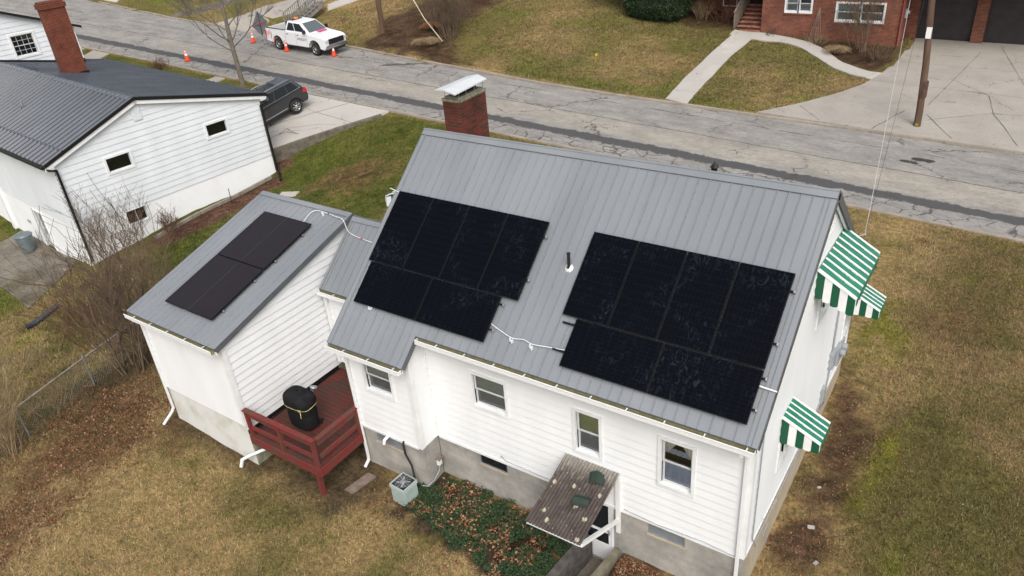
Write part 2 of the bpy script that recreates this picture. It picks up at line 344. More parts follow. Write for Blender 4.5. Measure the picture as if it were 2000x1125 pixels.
def ground_col(x, y):
    """true surface colour of the yard (dry turf, green turf, soil, leaf litter)"""
    x = np.asarray(x, float); y = np.asarray(y, float)
    n1 = fbm(x, y, 2.6, 1); n2 = fbm(x, y, .8, 5); n3 = fbm(x, y, .25, 9, 3); n0 = fbm(x, y, 7, 14, 3)
    c = lerp(np.broadcast_to(TAN, x.shape+(3,)), OLIVE, np.clip(.27+.25*n1+.22*n2+.18*n3, 0, 1))
    east = np.clip((x-10.5)/2.0, 0, 1)*np.clip((19.4-y)/.4, 0, 1)
    ce = lerp(np.broadcast_to(TAN*.66, x.shape+(3,)), OLIVE*.86, np.clip(.56+.42*n1+.30*n2+.2*n3, 0, 1))
    ce = lerp(ce, MOSS*.9, np.clip(.38*(n0+n2*.7)-.42, 0, .7)); ce = lerp(ce, DRY*.8, np.clip(.45*fbm(x, y, 3, 31)-.38, 0, .6))
    c = lerp(c, ce, east)
    # far lawns
    far = np.clip((y-28)/.5, 0, 1)
    cf = lerp(np.broadcast_to(TAN*.76, x.shape+(3,)), OLIVE*1.12, np.clip(.62+.34*n0+.26*n1+.15*n2, 0, 1)); cf = lerp(cf, GREEN*1.3, np.clip(.35*n1+.25*n2-.25, 0, .55))
    edge = np.clip((29.8-y)/1.8, 0, 1)*np.clip((x+16)/3, 0, 1); cf = lerp(cf, GREEN*1.1, edge*.6)
    c = lerp(c, cf, far)
    # between the houses: green turf
    g = np.clip((-8.2-x)/1.5, 0, 1)*np.clip((y-1.0)/3, 0, 1)*np.clip((19.4-y)/.3, 0, 1)
    gf = np.clip((x+9.5)/3, 0, 1)*np.clip((y-9)/1, 0, 1)*np.clip((19.4-y)/.3, 0, 1)*np.clip((9-x)/3, 0, 1)
    gg = lerp(np.broadcast_to(GREEN, x.shape+(3,)), OLIVE, np.clip(.22+.22*n1+.2*n2, 0, 1))
    gg = lerp(gg, MOSS, np.clip(.5*n2+.4*n1-.55, 0, .8)*np.clip((x+15)/2, 0, 1))
    c = lerp(c, gg, np.clip(np.maximum(g, gf), 0, 1))
    ys = soft(POLY['yard_left'], x, y, .8); yl = lerp(np.broadcast_to(OLIVE*1.05, x.shape+(3,)), TAN*.9, np.clip(.35+.4*n1+.2*n2, 0, 1)); yl = lerp(yl, MOSS, np.clip(.4*n2+.3*n1-.25, 0, .7))
    c = lerp(c, yl, ys)
    nl = np.clip((-19-x)/1, 0, 1)*np.clip((1.6-y)/1, 0, 1); c = lerp(c, GREEN*1.15, nl*.85)
    nw = n2*.22+n3*.12
    def reg(c, key, colr, w=.5, a=1.0, amp=1.0):
        d = pin(POLY[key], x, y)+nw*amp
        return lerp(c, colr*(1+.22*n3[..., None]), np.clip(d/w+.5, 0, 1)*a)
    c = reg(c, 'brown_patch', DRY*.62, 1.2, .75, 2); c = reg(c, 'green_strip', GREEN*.85, .8, .8)
    c = reg(c, 'dirt_right', DIRT, .9, .95, 2.2)
    mossr = np.exp(-((x-11.0)**2/.5+(y-10.6)**2/1.8))+np.exp(-((x-10.35)**2/.15+(y-12)**2/2))+.8*np.exp(-((x-11.7-.1*(y-6))**2/.10+(y-6)**2/9))+.5*np.exp(-((x-12.9)**2/.5+(y-3.2)**2/.6)); c = lerp(c, MOSS, np.clip(mossr*(.62+.5*n2), 0, .8))
    bl = np.exp(-((x-12.0)**2/.9+(y-12.6)**2/3.5)); c = lerp(c, DRY*.85, np.clip(bl*(.6+.4*n2), 0, .8))
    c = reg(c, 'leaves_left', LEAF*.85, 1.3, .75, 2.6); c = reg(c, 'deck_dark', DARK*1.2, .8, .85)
    c = reg(c, 'ivy', DARK*.9, .3); c = reg(c, 'ivy2', DIRT*.9, .3); c = reg(c, 'mulch_lh', MULCH, .35, .95, .6)
    c = reg(c, 'mulch_pole', DIRT*.8, .6, .95, 1.5); c = reg(c, 'mulch_brick', DIRT*.85, .3); c = reg(c, 'mulch_steps', DIRT*.8, .5, .9)
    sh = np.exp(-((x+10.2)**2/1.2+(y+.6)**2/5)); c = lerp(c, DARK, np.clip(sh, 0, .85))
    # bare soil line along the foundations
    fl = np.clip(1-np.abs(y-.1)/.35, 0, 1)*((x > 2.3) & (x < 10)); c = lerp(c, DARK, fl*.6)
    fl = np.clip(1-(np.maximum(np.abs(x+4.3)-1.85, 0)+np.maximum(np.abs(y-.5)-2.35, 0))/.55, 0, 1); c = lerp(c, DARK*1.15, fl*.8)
    c = c*(1+.10*n3[..., None]+.08*n2[..., None])
    return np.clip(c, .004, 1)
xs = np.unique(np.concatenate([np.linspace(-260,-110,12), np.arange(-110,-45,1.5), np.arange(-45,-21,.5), np.arange(-21,15.01,.22), np.arange(15.5,30,.5), np.arange(31,75,3), np.linspace(80,220,9)]))
ys = np.unique(np.round(np.concatenate([np.linspace(-160,-25,9), np.arange(-24,-8,1), np.arange(-8,19.2,.22), [19.38,19.55], np.arange(20.5,27,1.2), np.arange(27,31,.22), np.arange(31,46,.45), np.arange(46,80,2), np.linspace(82,260,10)]), 3))
GX, GY = np.meshgrid(xs, ys)
GZ = zgv(GX, GY)
far_mask = (np.hypot(GX+20, GY-15) > 110); GZ = np.where(far_mask, np.clip(GZ, -6, 10), GZ)
GZ += .03*fbm(GX, GY, 2.2, 3, 3)*np.clip(np.minimum(np.abs(GY-19.4), np.abs(GY-28.3)), 0, 1)
onroad = (GY > 19.5) & (GY < fcy(GX)+.02)
GZ = np.where(onroad, street(GX)-.10, np.where((GY > 19.2) & (GY < 19.5), street(GX)+.04, GZ))
fcd = GY-fcy(GX); GZ = np.where((fcd > 0) & (fcd < .9) & (GX > -60) & (GX < 30), np.minimum(GZ, street(GX)+.08+fcd*.45), GZ)
# stairwell pit by the basement door
PX0, PX1, PY0 = 6.52, 7.22, -1.35
pit = (GX > PX0-.12) & (GX < PX1+.12) & (GY > PY0-.3) & (GY < .5); GZ = np.where(pit, -2.1, GZ)
dmask = (GX > 1.0) & (GX < 16) & (GY > 28.0) & (GY < 42.9) & (pin(POLY['drive_L']+[[6,43],[16,43],[16,27.8]], GX, GY) > .15)
GZ = np.where(dmask, np.minimum(GZ, np.interp(GY, [28.2,31,42.5], [0,.24,1])*0+np.where(GY < 31, street(GX)+.06+.24*(GY-28.2)/2.8, (street(GX)+.30)+(.42-.012*(GX-9)-street(GX)-.30)*(GY-31)/11.5)-.09), GZ)
deckd = soft(POLY['deck_dark'], GX, GY, .5)
GZ += .012*fbm(GX, GY, .35, 41, 2)*(~onroad)
nx_, ny_ = len(xs), len(ys)
idx = np.arange(nx_*ny_).reshape(ny_, nx_)
F = np.stack([idx[:-1,:-1].ravel(), idx[:-1,1:].ravel(), idx[1:,1:].ravel(), idx[1:,:-1].ravel()], 1)
gv = np.stack([GX.ravel(), GY.ravel(), GZ.ravel()], 1)
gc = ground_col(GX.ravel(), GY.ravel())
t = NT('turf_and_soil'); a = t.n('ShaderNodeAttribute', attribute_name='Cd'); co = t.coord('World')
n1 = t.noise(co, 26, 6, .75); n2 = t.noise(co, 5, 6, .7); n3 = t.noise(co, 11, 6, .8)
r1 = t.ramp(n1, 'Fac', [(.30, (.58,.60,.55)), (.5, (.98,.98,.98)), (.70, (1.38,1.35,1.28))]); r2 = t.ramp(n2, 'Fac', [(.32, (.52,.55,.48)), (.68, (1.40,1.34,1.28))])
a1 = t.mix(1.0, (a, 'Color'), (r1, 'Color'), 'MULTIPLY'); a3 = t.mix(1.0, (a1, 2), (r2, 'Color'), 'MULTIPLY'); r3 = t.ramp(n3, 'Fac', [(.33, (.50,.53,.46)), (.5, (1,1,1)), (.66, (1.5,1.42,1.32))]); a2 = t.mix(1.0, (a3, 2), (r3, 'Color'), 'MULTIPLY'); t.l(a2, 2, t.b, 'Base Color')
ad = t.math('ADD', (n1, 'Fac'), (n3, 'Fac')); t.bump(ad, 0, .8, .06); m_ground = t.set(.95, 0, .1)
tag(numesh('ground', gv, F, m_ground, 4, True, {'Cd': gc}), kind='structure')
def zb(x, y):      # height on the built ground grid
    i = np.clip(np.searchsorted(xs, x)-1, 0, nx_-2); j = np.clip(np.searchsorted(ys, y)-1, 0, ny_-2)
    fx = (x-xs[i])/(xs[i+1]-xs[i]); fy = (y-ys[j])/(ys[j+1]-ys[j])
    return (GZ[j,i]*(1-fx)+GZ[j,i+1]*fx)*(1-fy)+(GZ[j+1,i]*(1-fx)+GZ[j+1,i+1]*fx)*fy
# ---- street
t = NT('worn_asphalt'); co = t.coord('World'); sp = t.n('ShaderNodeSeparateXYZ'); t.l(co, 'Vector', sp, 'Vector')
wn = t.noise(t.coord('World', (.5,.5,.5)), 1.0, 5, .6); wob = t.math('MULTIPLY', (t.math('SUBTRACT', (wn, 'Fac'), .5), 0), 1.1)
bn = t.noise(t.coord('World', (1,1,1)), .42, 3, .5); big = t.math('MULTIPLY', (t.math('SUBTRACT', (bn, 'Fac'), .5), 0), 1.5)
fn = t.noise(co, 3.2, 5, .7); fw = t.math('MULTIPLY', (t.math('SUBTRACT', (fn, 'Fac'), .5), 0), .45)
Y = t.math('ADD', (sp, 'Y'), (fw, 0)); Yw = t.math('ADD', (t.math('ADD', (Y, 0), (wob, 0)), 0), (big, 0))
g1 = t.noise(co, 38, 5, .75); g2 = t.noise(t.coord('World', (.45,1,1)), 1.3, 7, .7)
asp = t.ramp(g2, 'Fac', [(.3, (.205,.193,.178)), (.5, (.275,.262,.242)), (.72, (.37,.348,.312))])
pale = t.ramp(g2, 'Fac', [(.3, (.27,.25,.215)), (.7, (.41,.375,.315))])
def band(y0, y1, e=.12, src=Yw):
    lo = t.fr(src, 0, y0-e, y0+e); hi = t.fr(src, 0, y1+e, y1-e); return t.math('MULTIPLY', (lo, 0), (hi, 0), True)
pb = band(21.9, 23.75, .6); xm = t.fr(sp, 'X', -46, -30); xw = t.math('ADD', (t.math('MULTIPLY', (xm, 0), .8), 0), .2); pbm = t.math('MULTIPLY', (pb, 0), (xw, 0))
c1 = t.mix((pbm, 0), (asp, 'Color'), (pale, 'Color'))
fn2 = t.noise(co, 1.1, 6, .75); Yt = t.math('ADD', (Y, 0), (t.math('MULTIPLY', (t.math('SUBTRACT', (fn2, 'Fac'), .5), 0), .8), 0))
tar = t.math('MULTIPLY', (t.fr(Yt, 0, 20.74, 20.84), 0), (t.fr(Yt, 0, 21.58, 21.48), 0), True)
g5 = t.noise(t.coord('World', (.6,1,1)), 7, 6, .8); gr5 = t.ramp(g5, 'Fac', [(.3, (.70,.70,.70)), (.5, (1,1,1)), (.7, (1.18,1.17,1.15))]); c1 = t.mix(1.0, (c1, 2), (gr5, 'Color'), 'MULTIPLY'); grain = t.ramp(g1, 'Fac', [(.3, (.6,.6,.6)), (.7, (1.28,1.28,1.28))]); c2 = t.mix(1.0, (c1, 2), (grain, 'Color'), 'MULTIPLY')
tc = t.ramp(g1, 'Fac', [(.3, (.062,.06,.062)), (.7, (.10,.098,.098))]); c3 = t.mix((tar, 0), (c2, 2), (tc, 'Color'))
def cracks(scale, width, stretch, mscale, mlo, dist):
    cc = t.coord('World', stretch); dn = t.noise(cc, 1.4, 7, .65); ad = t.n('ShaderNodeVectorMath', operation='MULTIPLY_ADD'); ad.inputs[1].default_value = (dist,dist,0)
    t.l(dn, 'Color', ad, 0); t.l(cc, 'Vector', ad, 2); vo = t.n('ShaderNodeTexVoronoi', feature='DISTANCE_TO_EDGE'); vo.inputs['Scale'].default_value = scale; t.l(ad, 0, vo, 'Vector')
    k = t.fr(vo, 'Distance', width, width*.3); mn = t.noise(t.coord('World'), mscale, 3); mm = t.fr(mn, 'Fac', mlo, mlo+.05)
    return t.math('MULTIPLY', (k, 0), (mm, 0), True)
k1 = cracks(.22, .011, (1,1.1,1), .25, .50, 1.6); k2 = cracks(1.1, .022, (1,1,1), .5, .60, .5)
near = t.fr(sp, 'Y', 20.9, 20.6); k3 = t.math('MULTIPLY', (cracks(.9, .03, (1,1.2,1), .6, .42, .6), 0), (near, 0), True)
l1 = t.math('ADD', (t.math('ADD', (sp, 'Y'), (t.math('MULTIPLY', (fw, 0), .5), 0)), 0), (t.math('MULTIPLY', (big, 0), .15), 0))
line = lambda y, w: t.math('MULTIPLY', (t.fr(l1, 0, y-w, y-w*.4), 0), (t.fr(l1, 0, y+w, y+w*.4), 0), True)
ln = t.math('MAXIMUM', (line(23.85, .05), 0), (t.math('MULTIPLY', (line(26.3, .045), 0), (t.fr(wn, 'Fac', .45, .5), 0)), 0))
ks = t.math('MAXIMUM', (t.math('MAXIMUM', (k1, 0), (k2, 0)), 0), (t.math('MAXIMUM', (k3, 0), (ln, 0)), 0))
c4 = t.mix((t.math('MULTIPLY', (ks, 0), .85), 0), (c3, 2), (.062,.057,.05))
# two oil / patch stains
c5 = (c4, 2)
for (ox, oy, rx, ry) in ((9.4,25.6,.5,.22),(8.9,25.1,.4,.16)):
    dx = t.math('MULTIPLY', (t.math('SUBTRACT', (sp, 'X'), ox), 0), 1/rx); dy = t.math('MULTIPLY', (t.math('SUBTRACT', (Y, 0), oy), 0), 1/ry)
    r_ = t.math('ADD', (t.math('MULTIPLY', (dx, 0), (dx, 0)), 0), (t.math('MULTIPLY', (dy, 0), (dy, 0)), 0)); q = t.mix((t.fr(r_, 0, 1.2, .8), 0), c5, (.05,.045,.04)); c5 = (q, 2)
t.l(c5[0], c5[1], t.b, 'Base Color'); t.bump(g1, 'Fac', .35, .01); m_road = t.set(.9, 0, .2)
rx = np.arange(-130, 76, 1.0); rv = []; 
for x in rx:
    fy = float(fcy(x)); rv += [(x, NC+.05, street(x)), (x, 21.6, street(x)+.03), (x, 23.8, street(x)+.05), (x, 26, street(x)+.03), (x, fy-.05, street(x))]
n = len(rx); Fr = [(i*5+j, (i+1)*5+j, (i+1)*5+j+1, i*5+j+1) for i in range(n-1) for j in range(4)]
tag(numesh('road', np.array(rv), np.array(Fr), m_road, 4, True), kind='structure')
def kerb(name, pts, w=.17, top=.10):
    b = MB()
    for i in range(len(pts)-1):
        (x0, y0), (x1, y1) = pts[i], pts[i+1]; seg = max(1, int(abs(x1-x0)/3))
        for k in range(seg):
            a, c = k/seg, (k+1)/seg-.004*3/abs(x1-x0)
            p = V(x0+(x1-x0)*a, y0+(y1-y0)*a, 0); q = V(x0+(x1-x0)*c, y0+(y1-y0)*c, 0); p.z = street(p.x); q.z = street(q.x)
            j = random.uniform(-.008, .008)
            nrm = V(-(q-p).y, (q-p).x, 0).normalized()*w
            b.obox(p+V(0,0,-.25), q-p, nrm, V(0,0,.25+top+j))
    o = b.build(name, m_curb, bevel=.015); tag(o, kind='structure'); return o
kerb('kerb', [(-125, NC-.12), (75, NC-.12)])
kerb('kerb', [(x, y) for x, y in FC if x > -125][0:])
# ---- slabs (walks and drives)
def strip(name, Lp, Rp, mat, dz=.05, k=10, zfun=None, edge=.12):
    Lp, Rp = np.array(Lp, float)[:, :2], np.array(Rp, float)[:, :2]
    def res(P, n):
        d = np.r_[0, np.cumsum(np.hypot(*np.diff(P, axis=0).T))]; s = np.linspace(0, d[-1], n)
        return np.stack([np.interp(s, d, P[:, 0]), np.interp(s, d, P[:, 1])], 1)
    n = max(8, int(np.hypot(*np.diff(Lp, axis=0).T).sum()/.6)); A, B = res(Lp, n), res(Rp, n)
    m = max(3, int(np.hypot(*(A-B).T).max()/.8)+1); vs = []; 
    for i in range(n):
        for j in range(m):
            p = A[i]+(B[i]-A[i])*j/(m-1); vs.append((p[0], p[1], (zfun or (lambda x, y: float(zb(x, y))))(p[0], p[1])+dz))
    b = MB(); b.raw(vs, [(i*m+j, i*m+j+1, (i+1)*m+j+1, (i+1)*m+j) for i in range(n-1) for j in range(m-1)])
    brd = [j for j in range(m)]+[i*m+m-1 for i in range(1, n)]+[(n-1)*m+j for j in range(m-2, -1, -1)]+[i*m for i in range(n-2, 0, -1)]
    for q in range(len(brd)):
        p0, p1 = vs[brd[q]], vs[brd[(q+1) % len(brd)]]; b.face([p0, p1, (p1[0], p1[1], p1[2]-edge), (p0[0], p0[1], p0[2]-edge)])
    return tag(b.build(name, mat), kind='structure')
G_ = POLY
strip('front_walk', G_['straight_L']+[[-4.15,39.6]], G_['straight_R']+[[-2.6,39.6]], m_concrete)
strip('curved_walk', [[-4.3,40.0]]+G_['curve_U'], [[-4.25,39.0]]+G_['curve_L'], m_concrete, .062)
DLp = G_['drive_L']; DLp = [[DLp[0][0], 28.12]]+DLp[1:-1]+[[5.95,40.4],[6.0,42.6]]
def dzf(x, y):
    z = float(zb(x, y)); return z
strip('driveway', DLp, [[15.5,28.45],[15,32],[15,34],[15,36],[15,38],[15,40],[15,42.6]], m_conc_drive, .055, zfun=lambda x, y: float(np.interp(y, [28.2,31,42.5], [street(x)+.06, street(x)+.30, .42-.012*(x-9)])))
# raised driveway of the neighbour
def drive_z(x, y): return float(np.interp(y, [12.9,19.35], [-.25, street(x)+.07])) 
strip('driveway', [[-19.95,13.2],[-18.9,14.9],[-17.5,17.05],[-16.05,19.28]], [[-26.5,12.7],[-26.2,15],[-25.9,17],[-25.6,19.28]], m_concrete, .0, zfun=drive_z, edge=1.0)
strip('footpath', G_['walkfar_a'], G_['walkfar_b'], m_conc_drive, .06)
strip('footpath', G_['walkfar2_a'], G_['walkfar2_b'], m_concrete, .06)
strip('footpath', [[-43.9,19.2],[-43.5,17.5],[-43,15]], [[-41.9,19.2],[-41.6,17.5],[-41,15]], m_conc_drive, .05)
strip('footpath', [[-30.4,19.2],[-31.2,17.3],[-32,15.5]], [[-29.5,19.2],[-30.3,17.3],[-31,15.5]], m_conc_drive, .05)
strip('driveway', [[-52,19.2],[-52,16],[-52,12]], [[-45,19.2],[-45,16],[-45,12]], m_conc_drive, .05)
strip('driveway', [[-64,30.1],[-66,34],[-68,40]], [[-57,29.6],[-58.5,34],[-60,40]], m_concrete, .06)
strip('footpath', [[-48.3,28.7],[-46.5,30.5],[-44,33]], [[-47.4,28.5],[-45.5,30.0],[-43,32.4]], m_patio, .05)
strip('patio', [[-28,4.25],[-25.5,3.98],[-23,3.72],[-21.2,3.4],[-20.2,1.8],[-19.2,.3]], [[-28,1.0],[-26,1.1],[-23.9,.85],[-22.3,.65],[-21.1,.45],[-19.0,.05]], m_patio, .04)

# expansion joints and long cracks in the slabs, the drive edge wall
def joint(name, pts, zf, w=.03):
    b = MB(); P = []
    for (p, q) in zip(pts[:-1], pts[1:]):
        n_ = max(2, int(math.hypot(q[0]-p[0], q[1]-p[1])/.35))
        for k in range(n_): P.append((p[0]+(q[0]-p[0])*k/n_, p[1]+(q[1]-p[1])*k/n_))
    P.append(pts[-1]); L_, R_ = [], []
    for i, p in enumerate(P):
        a, c = P[max(i-1,0)], P[min(i+1,len(P)-1)]; d = V(c[0]-a[0], c[1]-a[1], 0).normalized(); s_ = V(-d.y, d.x, 0)*w/2*random.uniform(.5,1.3); j = random.uniform(-.5,.5)*w
        m_ = V(p[0], p[1], 0)+V(-d.y,d.x,0)*j; L_.append(m_+s_); R_.append(m_-s_)
    for i in range(len(P)-1): b.face([V(q.x,q.y,zf(q.x,q.y)+.006) for q in (R_[i],R_[i+1],L_[i+1],L_[i])])
    tag(b.build(name, m_joint), kind='structure')
m_joint = flat('joint_filler', (.13,.115,.095), .95)
zdr = lambda x, y: float(np.interp(y, [28.2,31,42.5], [street(x)+.06, street(x)+.30, .42-.012*(x-9)]))+.055
for J, w_ in (([[9.77,40.7],[8.51,32.12]],.035),([[8.64,30.87],[10.08,28.61]],.05),([[7.62,30.98],[6.68,28.3]],.05),([[8.83,30.3],[11.2,32.04],[12.67,32.38]],.03),([[10.91,34.39],[11.42,32.01],[11.99,30.72],[12.7,28.9]],.045),([[8.89,36.12],[10.91,34.39]],.025),([[7.95,39.71],[8.99,39.74]],.03),([[2.9,29.65],[4.22,28.35]],.035),([[10.65,41.9],[12.3,36.29],[13,33]],.035),([[6.0,38.1],[13,38.1]],.02),([[5.4,34.6],[13.5,34.6]],.02)): joint('driveway_joint', J, zdr, w_)
for J, w_ in (([[-21.65,15.8],[-18.98,19.2]],.04),([[-20.98,17.94],[-20.13,17.78],[-17.2,17.5]],.03),([[-20.63,15.68],[-18.96,16.7],[-17.8,17.0]],.025),([[-20.65,14.67],[-20.11,15.49],[-19.2,15.53],[-20.38,15.76],[-20.39,15.19]],.06),([[-21.94,15.95],[-21.6,15.75]],.06)): joint('driveway_joint', J, drive_z, w_)
b = MB(); pw = [(-19.95,13.2),(-18.9,14.9),(-17.5,17.05),(-16.3,18.9)]
for p, q in zip(pw[:-1], pw[1:]):
    P0, P1 = V(p[0],p[1],drive_z(*p)-1.2), V(q[0],q[1],drive_z(*q)-1.2); d = (P1-P0); nrm = V(d.y,-d.x,0).normalized()*.14
    b.raw([P0,P1,P1+V(0,0,1.19),P0+V(0,0,1.19),P0+nrm,P1+nrm,P1+nrm+V(0,0,1.15),P0+nrm+V(0,0,1.15)], [(4,5,6,7),(3,2,6,7),(0,1,2,3),(0,3,7,4),(1,5,6,2)])
tag(b.build('retaining_wall', M('old_wall_concrete', (.17,.145,.115), (.08,.068,.055), .95, scale=3, bump=.3)), 'stained low retaining wall holding the concrete driveway above the green lawn', 'wall')

# ------------------------------------------------------------------ siding, windows, roofs
def clip_ext(poly, z):
    xs_ = []
    n = len(poly)
    for i in range(n):
        (u0, z0), (u1, z1) = poly[i], poly[(i+1) % n]
        if (z0-z)*(z1-z) <= 0 and z0 != z1: xs_.append(u0+(u1-u0)*(z-z0)/(z1-z0))
    return (min(xs_), max(xs_)) if xs_ else None
def siding(b, O, u, n, poly, holes=(), ex=.21, lap=.027, m=0):
    O, u, n = Vector(O), Vector(u), Vector(n); up = Vector((0,0,1))
    flip = u.cross(up).dot(n) < 0
    z0 = min(p[1] for p in poly); z1 = max(p[1] for p in poly)
    def P(a, z, d): return O+u*a+up*z+n*d
    def q(pts): b.face(pts[::-1] if flip else pts, m)
    za = z0
    brk = sorted({p[1] for p in poly} | {h[1] for h in holes} | {h[3] for h in holes})
    while za < z1-1e-4:
        zb_ = min(za+ex, z1); cuts = [za]+[k for k in brk if za+1e-3 < k < zb_-1e-3]+[zb_]
        off = lambda z: lap*(1-(z-za)/ex)
        for a, c in zip(cuts[:-1], cuts[1:]):
            ea, ec = clip_ext(poly, a+1e-5), clip_ext(poly, c-1e-5)
            if not ea or not ec: continue
            hs = sorted([h for h in holes if h[1] < c-1e-4 and h[3] > a+1e-4])
            L = ea[0], ec[0]; segs = []
            for h in hs: segs.append((L, (h[0], h[0]))); L = (h[2], h[2])
            segs.append((L, (ea[1], ec[1])))
            for (l0, l1), (r0, r1) in segs:
                q([P(l0, a, off(a)), P(r0, a, off(a)), P(r1, c, off(c)), P(l1, c, off(c))])
                if a == za: q([P(l0, a, 0), P(r0, a, 0), P(r0, a, lap), P(l0, a, lap)])
        za = zb_
def ob(b, O, u, n, u0, u1, z0, z1, d0, d1, m=0):
    O, u, n = Vector(O), Vector(u), Vector(n)
    b.obox(O+u*u0+n*d0+V(0,0,z0), u*(u1-u0), V(0,0,z1-z0), n*(d1-d0), m)
def window(root, O, u, n, u0, z0, u1, z1, style='double', trim=.07, label=None, blind_or_dark_backing=None, low=None, muntin=None, deep=.22):
    """a real opening: casing, sill, sashes, glass and what hangs behind it. (u0..u1,z0..z1) is the hole."""
    fr = MB()
    ob(fr, O, u, n, u0-trim, u0, z0-trim, z1+trim, -.02, .048); ob(fr, O, u, n, u1, u1+trim, z0-trim, z1+trim, -.02, .048)
    ob(fr, O, u, n, u0, u1, z1, z1+trim, -.02, .046); ob(fr, O, u, n, u0, u1, z0-trim, z0, -.02, .046)
    ob(fr, O, u, n, u0, u1, z0, z0+.012, -.11, -.021)
    w = fr.build('window', m_trim, root)
    if label: w['label'] = label
    bk = MB()     # shallow room niche behind the opening
    Pn = lambda a, z, d: Vector(O)+Vector(u)*a+V(0,0,z)+Vector(n)*d
    e = .0
    for qd in ([(u0-e,z0,-deep),(u1+e,z0,-deep),(u1+e,z1,-deep),(u0-e,z1,-deep)], [(u0,z0,-deep),(u0,z0,-.05),(u0,z1,-.05),(u0,z1,-deep)], [(u1,z0,-deep),(u1,z1,-deep),(u1,z1,-.05),(u1,z0,-.05)],
               [(u0,z1,-deep),(u0,z1,-.05),(u1,z1,-.05),(u1,z1,-deep)], [(u0,z0,-deep),(u1,z0,-deep),(u1,z0,-.05),(u0,z0,-.05)]): bk.face([Pn(*k) for k in qd])
    bk.build('recess', m_dark, w)
    def sash(a0, b0, a1, b1, d, t=.045):
        s = MB(); ob(s, O, u, n, a0, a0+t, b0, b1, d-.025, d); ob(s, O, u, n, a1-t, a1, b0, b1, d-.025, d)
        ob(s, O, u, n, a0+t, a1-t, b0, b0+t, d-.025, d-.002); ob(s, O, u, n, a0+t, a1-t, b1-t, b1, d-.025, d-.002)
        if muntin:
            nu, nv = muntin
            for k in range(1, nu): c = a0+(a1-a0)*k/nu; ob(s, O, u, n, c-.01, c+.01, b0+t, b1-t, d-.02, d-.008)
            for k in range(1, nv): c = b0+(b1-b0)*k/nv; ob(s, O, u, n, a0+t, a1-t, c-.01, c+.01, d-.019, d-.009)
        s.build('sash', m_sash, w)
        g = MB(); g.face([Pn(a0+t, b0+t, d-.015), Pn(a1-t, b0+t, d-.015), Pn(a1-t, b1-t, d-.015), Pn(a0+t, b1-t, d-.015)]); g.build('pane', m_glass, w)
    zm = (z0+z1)/2; um = (u0+u1)/2
    if style == 'double': sash(u0+.002, zm-.02, u1-.002, z1-.002, -.035); sash(u0+.002, z0+.014, u1-.002, zm+.02, -.062)
    elif style == 'slider': sash(u0+.002, z0+.014, um+.015, z1-.002, -.035, .025); sash(um-.015, z0+.014, u1-.002, z1-.002, -.062, .025)
    elif style == 'fixed': sash(u0+.002, z0+.014, u1-.002, z1-.002, -.035, .03)
    def sheet(a0, b0, a1, b1, d, mt, name, waves=0):
        s = MB(); N = max(1, int(waves*(a1-a0)/.05)) if waves else 1
        for k in range(N):
            x0, x1 = a0+(a1-a0)*k/N, a0+(a1-a0)*(k+1)/N; d0 = d+(waves*.012*(k % 2)); d1 = d+(waves*.012*((k+1) % 2))
            s.face([Pn(x0, b0, d0), Pn(x1, b0, d1), Pn(x1, b1, d1), Pn(x0, b1, d0)])
        s.build(name, mt, w)
    if blind_or_dark_backing: sheet(u0+.02, blind_or_dark_backing[0], u1-.02, z1-.02, -.085, blind_or_dark_backing[1], 'blind')
    if low: sheet(u0+.02, z0+.02, u1-.02, low[0], -.105, low[1], 'curtain', low[2] if len(low) > 2 else 0)  # with the room material this is no curtain but painted room tone
    return w, sheet, Pn
def tri_curtains(w, Pn, u0, u1, z0, z1, mt):
    for s in (0, 1):
        b = MB(); N = 7
        for k in range(N):
            a = k/N; c = (k+1)/N; f = lambda t: (u0+(u1-u0)*.5*t) if s == 0 else (u1-(u1-u0)*.5*t)
            zl = lambda t: z0+(z1-z0)*t**1.3*.95
            b.face([Pn(f(a), zl(a), -.10-.012*(k % 2)), Pn(f(c), zl(c), -.10-.012*((k+1) % 2)), Pn(f(c), z1, -.10-.012*((k+1) % 2)), Pn(f(a), z1, -.10-.012*(k % 2))])
        b.build('curtain', mt, w)
def roof_plane(b, P0, u, s, n, W, S0, S1, th=.05, rib=.2286, ribh=.021, first=.12, m=0, every=4, ribw=.026, thin=None):
    """metal sheet slab on a slope. P0: corner, u: along eave, s: up slope, n: normal"""
    P0, u, s, n = Vector(P0), Vector(u).normalized(), Vector(s).normalized(), Vector(n).normalized()
    b.obox(P0+s*S0-n*th, u*W, s*(S1-S0), n*th, m)
    k = 0; x = first
    while x < W-.05:
        h = ribh*(1.35 if every and k % every == 0 else 1); w2 = ribw/2
        p = P0+u*x+s*(S0+.002); L = s*(S1-S0-.004)
        A = [p-u*w2, p-u*w2*.45+n*h, p+u*w2*.45+n*h, p+u*w2]; B = [q+L for q in A]
        b.raw(A+B, [(0,4,5,1), (1,5,6,2), (2,6,7,3), (0,1,2,3), (7,6,5,4)], m)
        x += rib; k += 1
SL = .8447; NS = math.hypot(1, SL)
sv = V(0, 1/NS, SL/NS); nv = V(0, -SL/NS, 1/NS)
ZE = 3.22; ZR = 6.54; YR = 3.93; LX = 10.142
def rear(x, d, h=0): return V(x, 0, ZE)+sv*d+nv*h      # point on the rear slope, d metres up from the eave
H = thing('house', 'white sided house with grey metal roof, green striped awnings and black solar panels', 'house', (5, 4, -1.2))
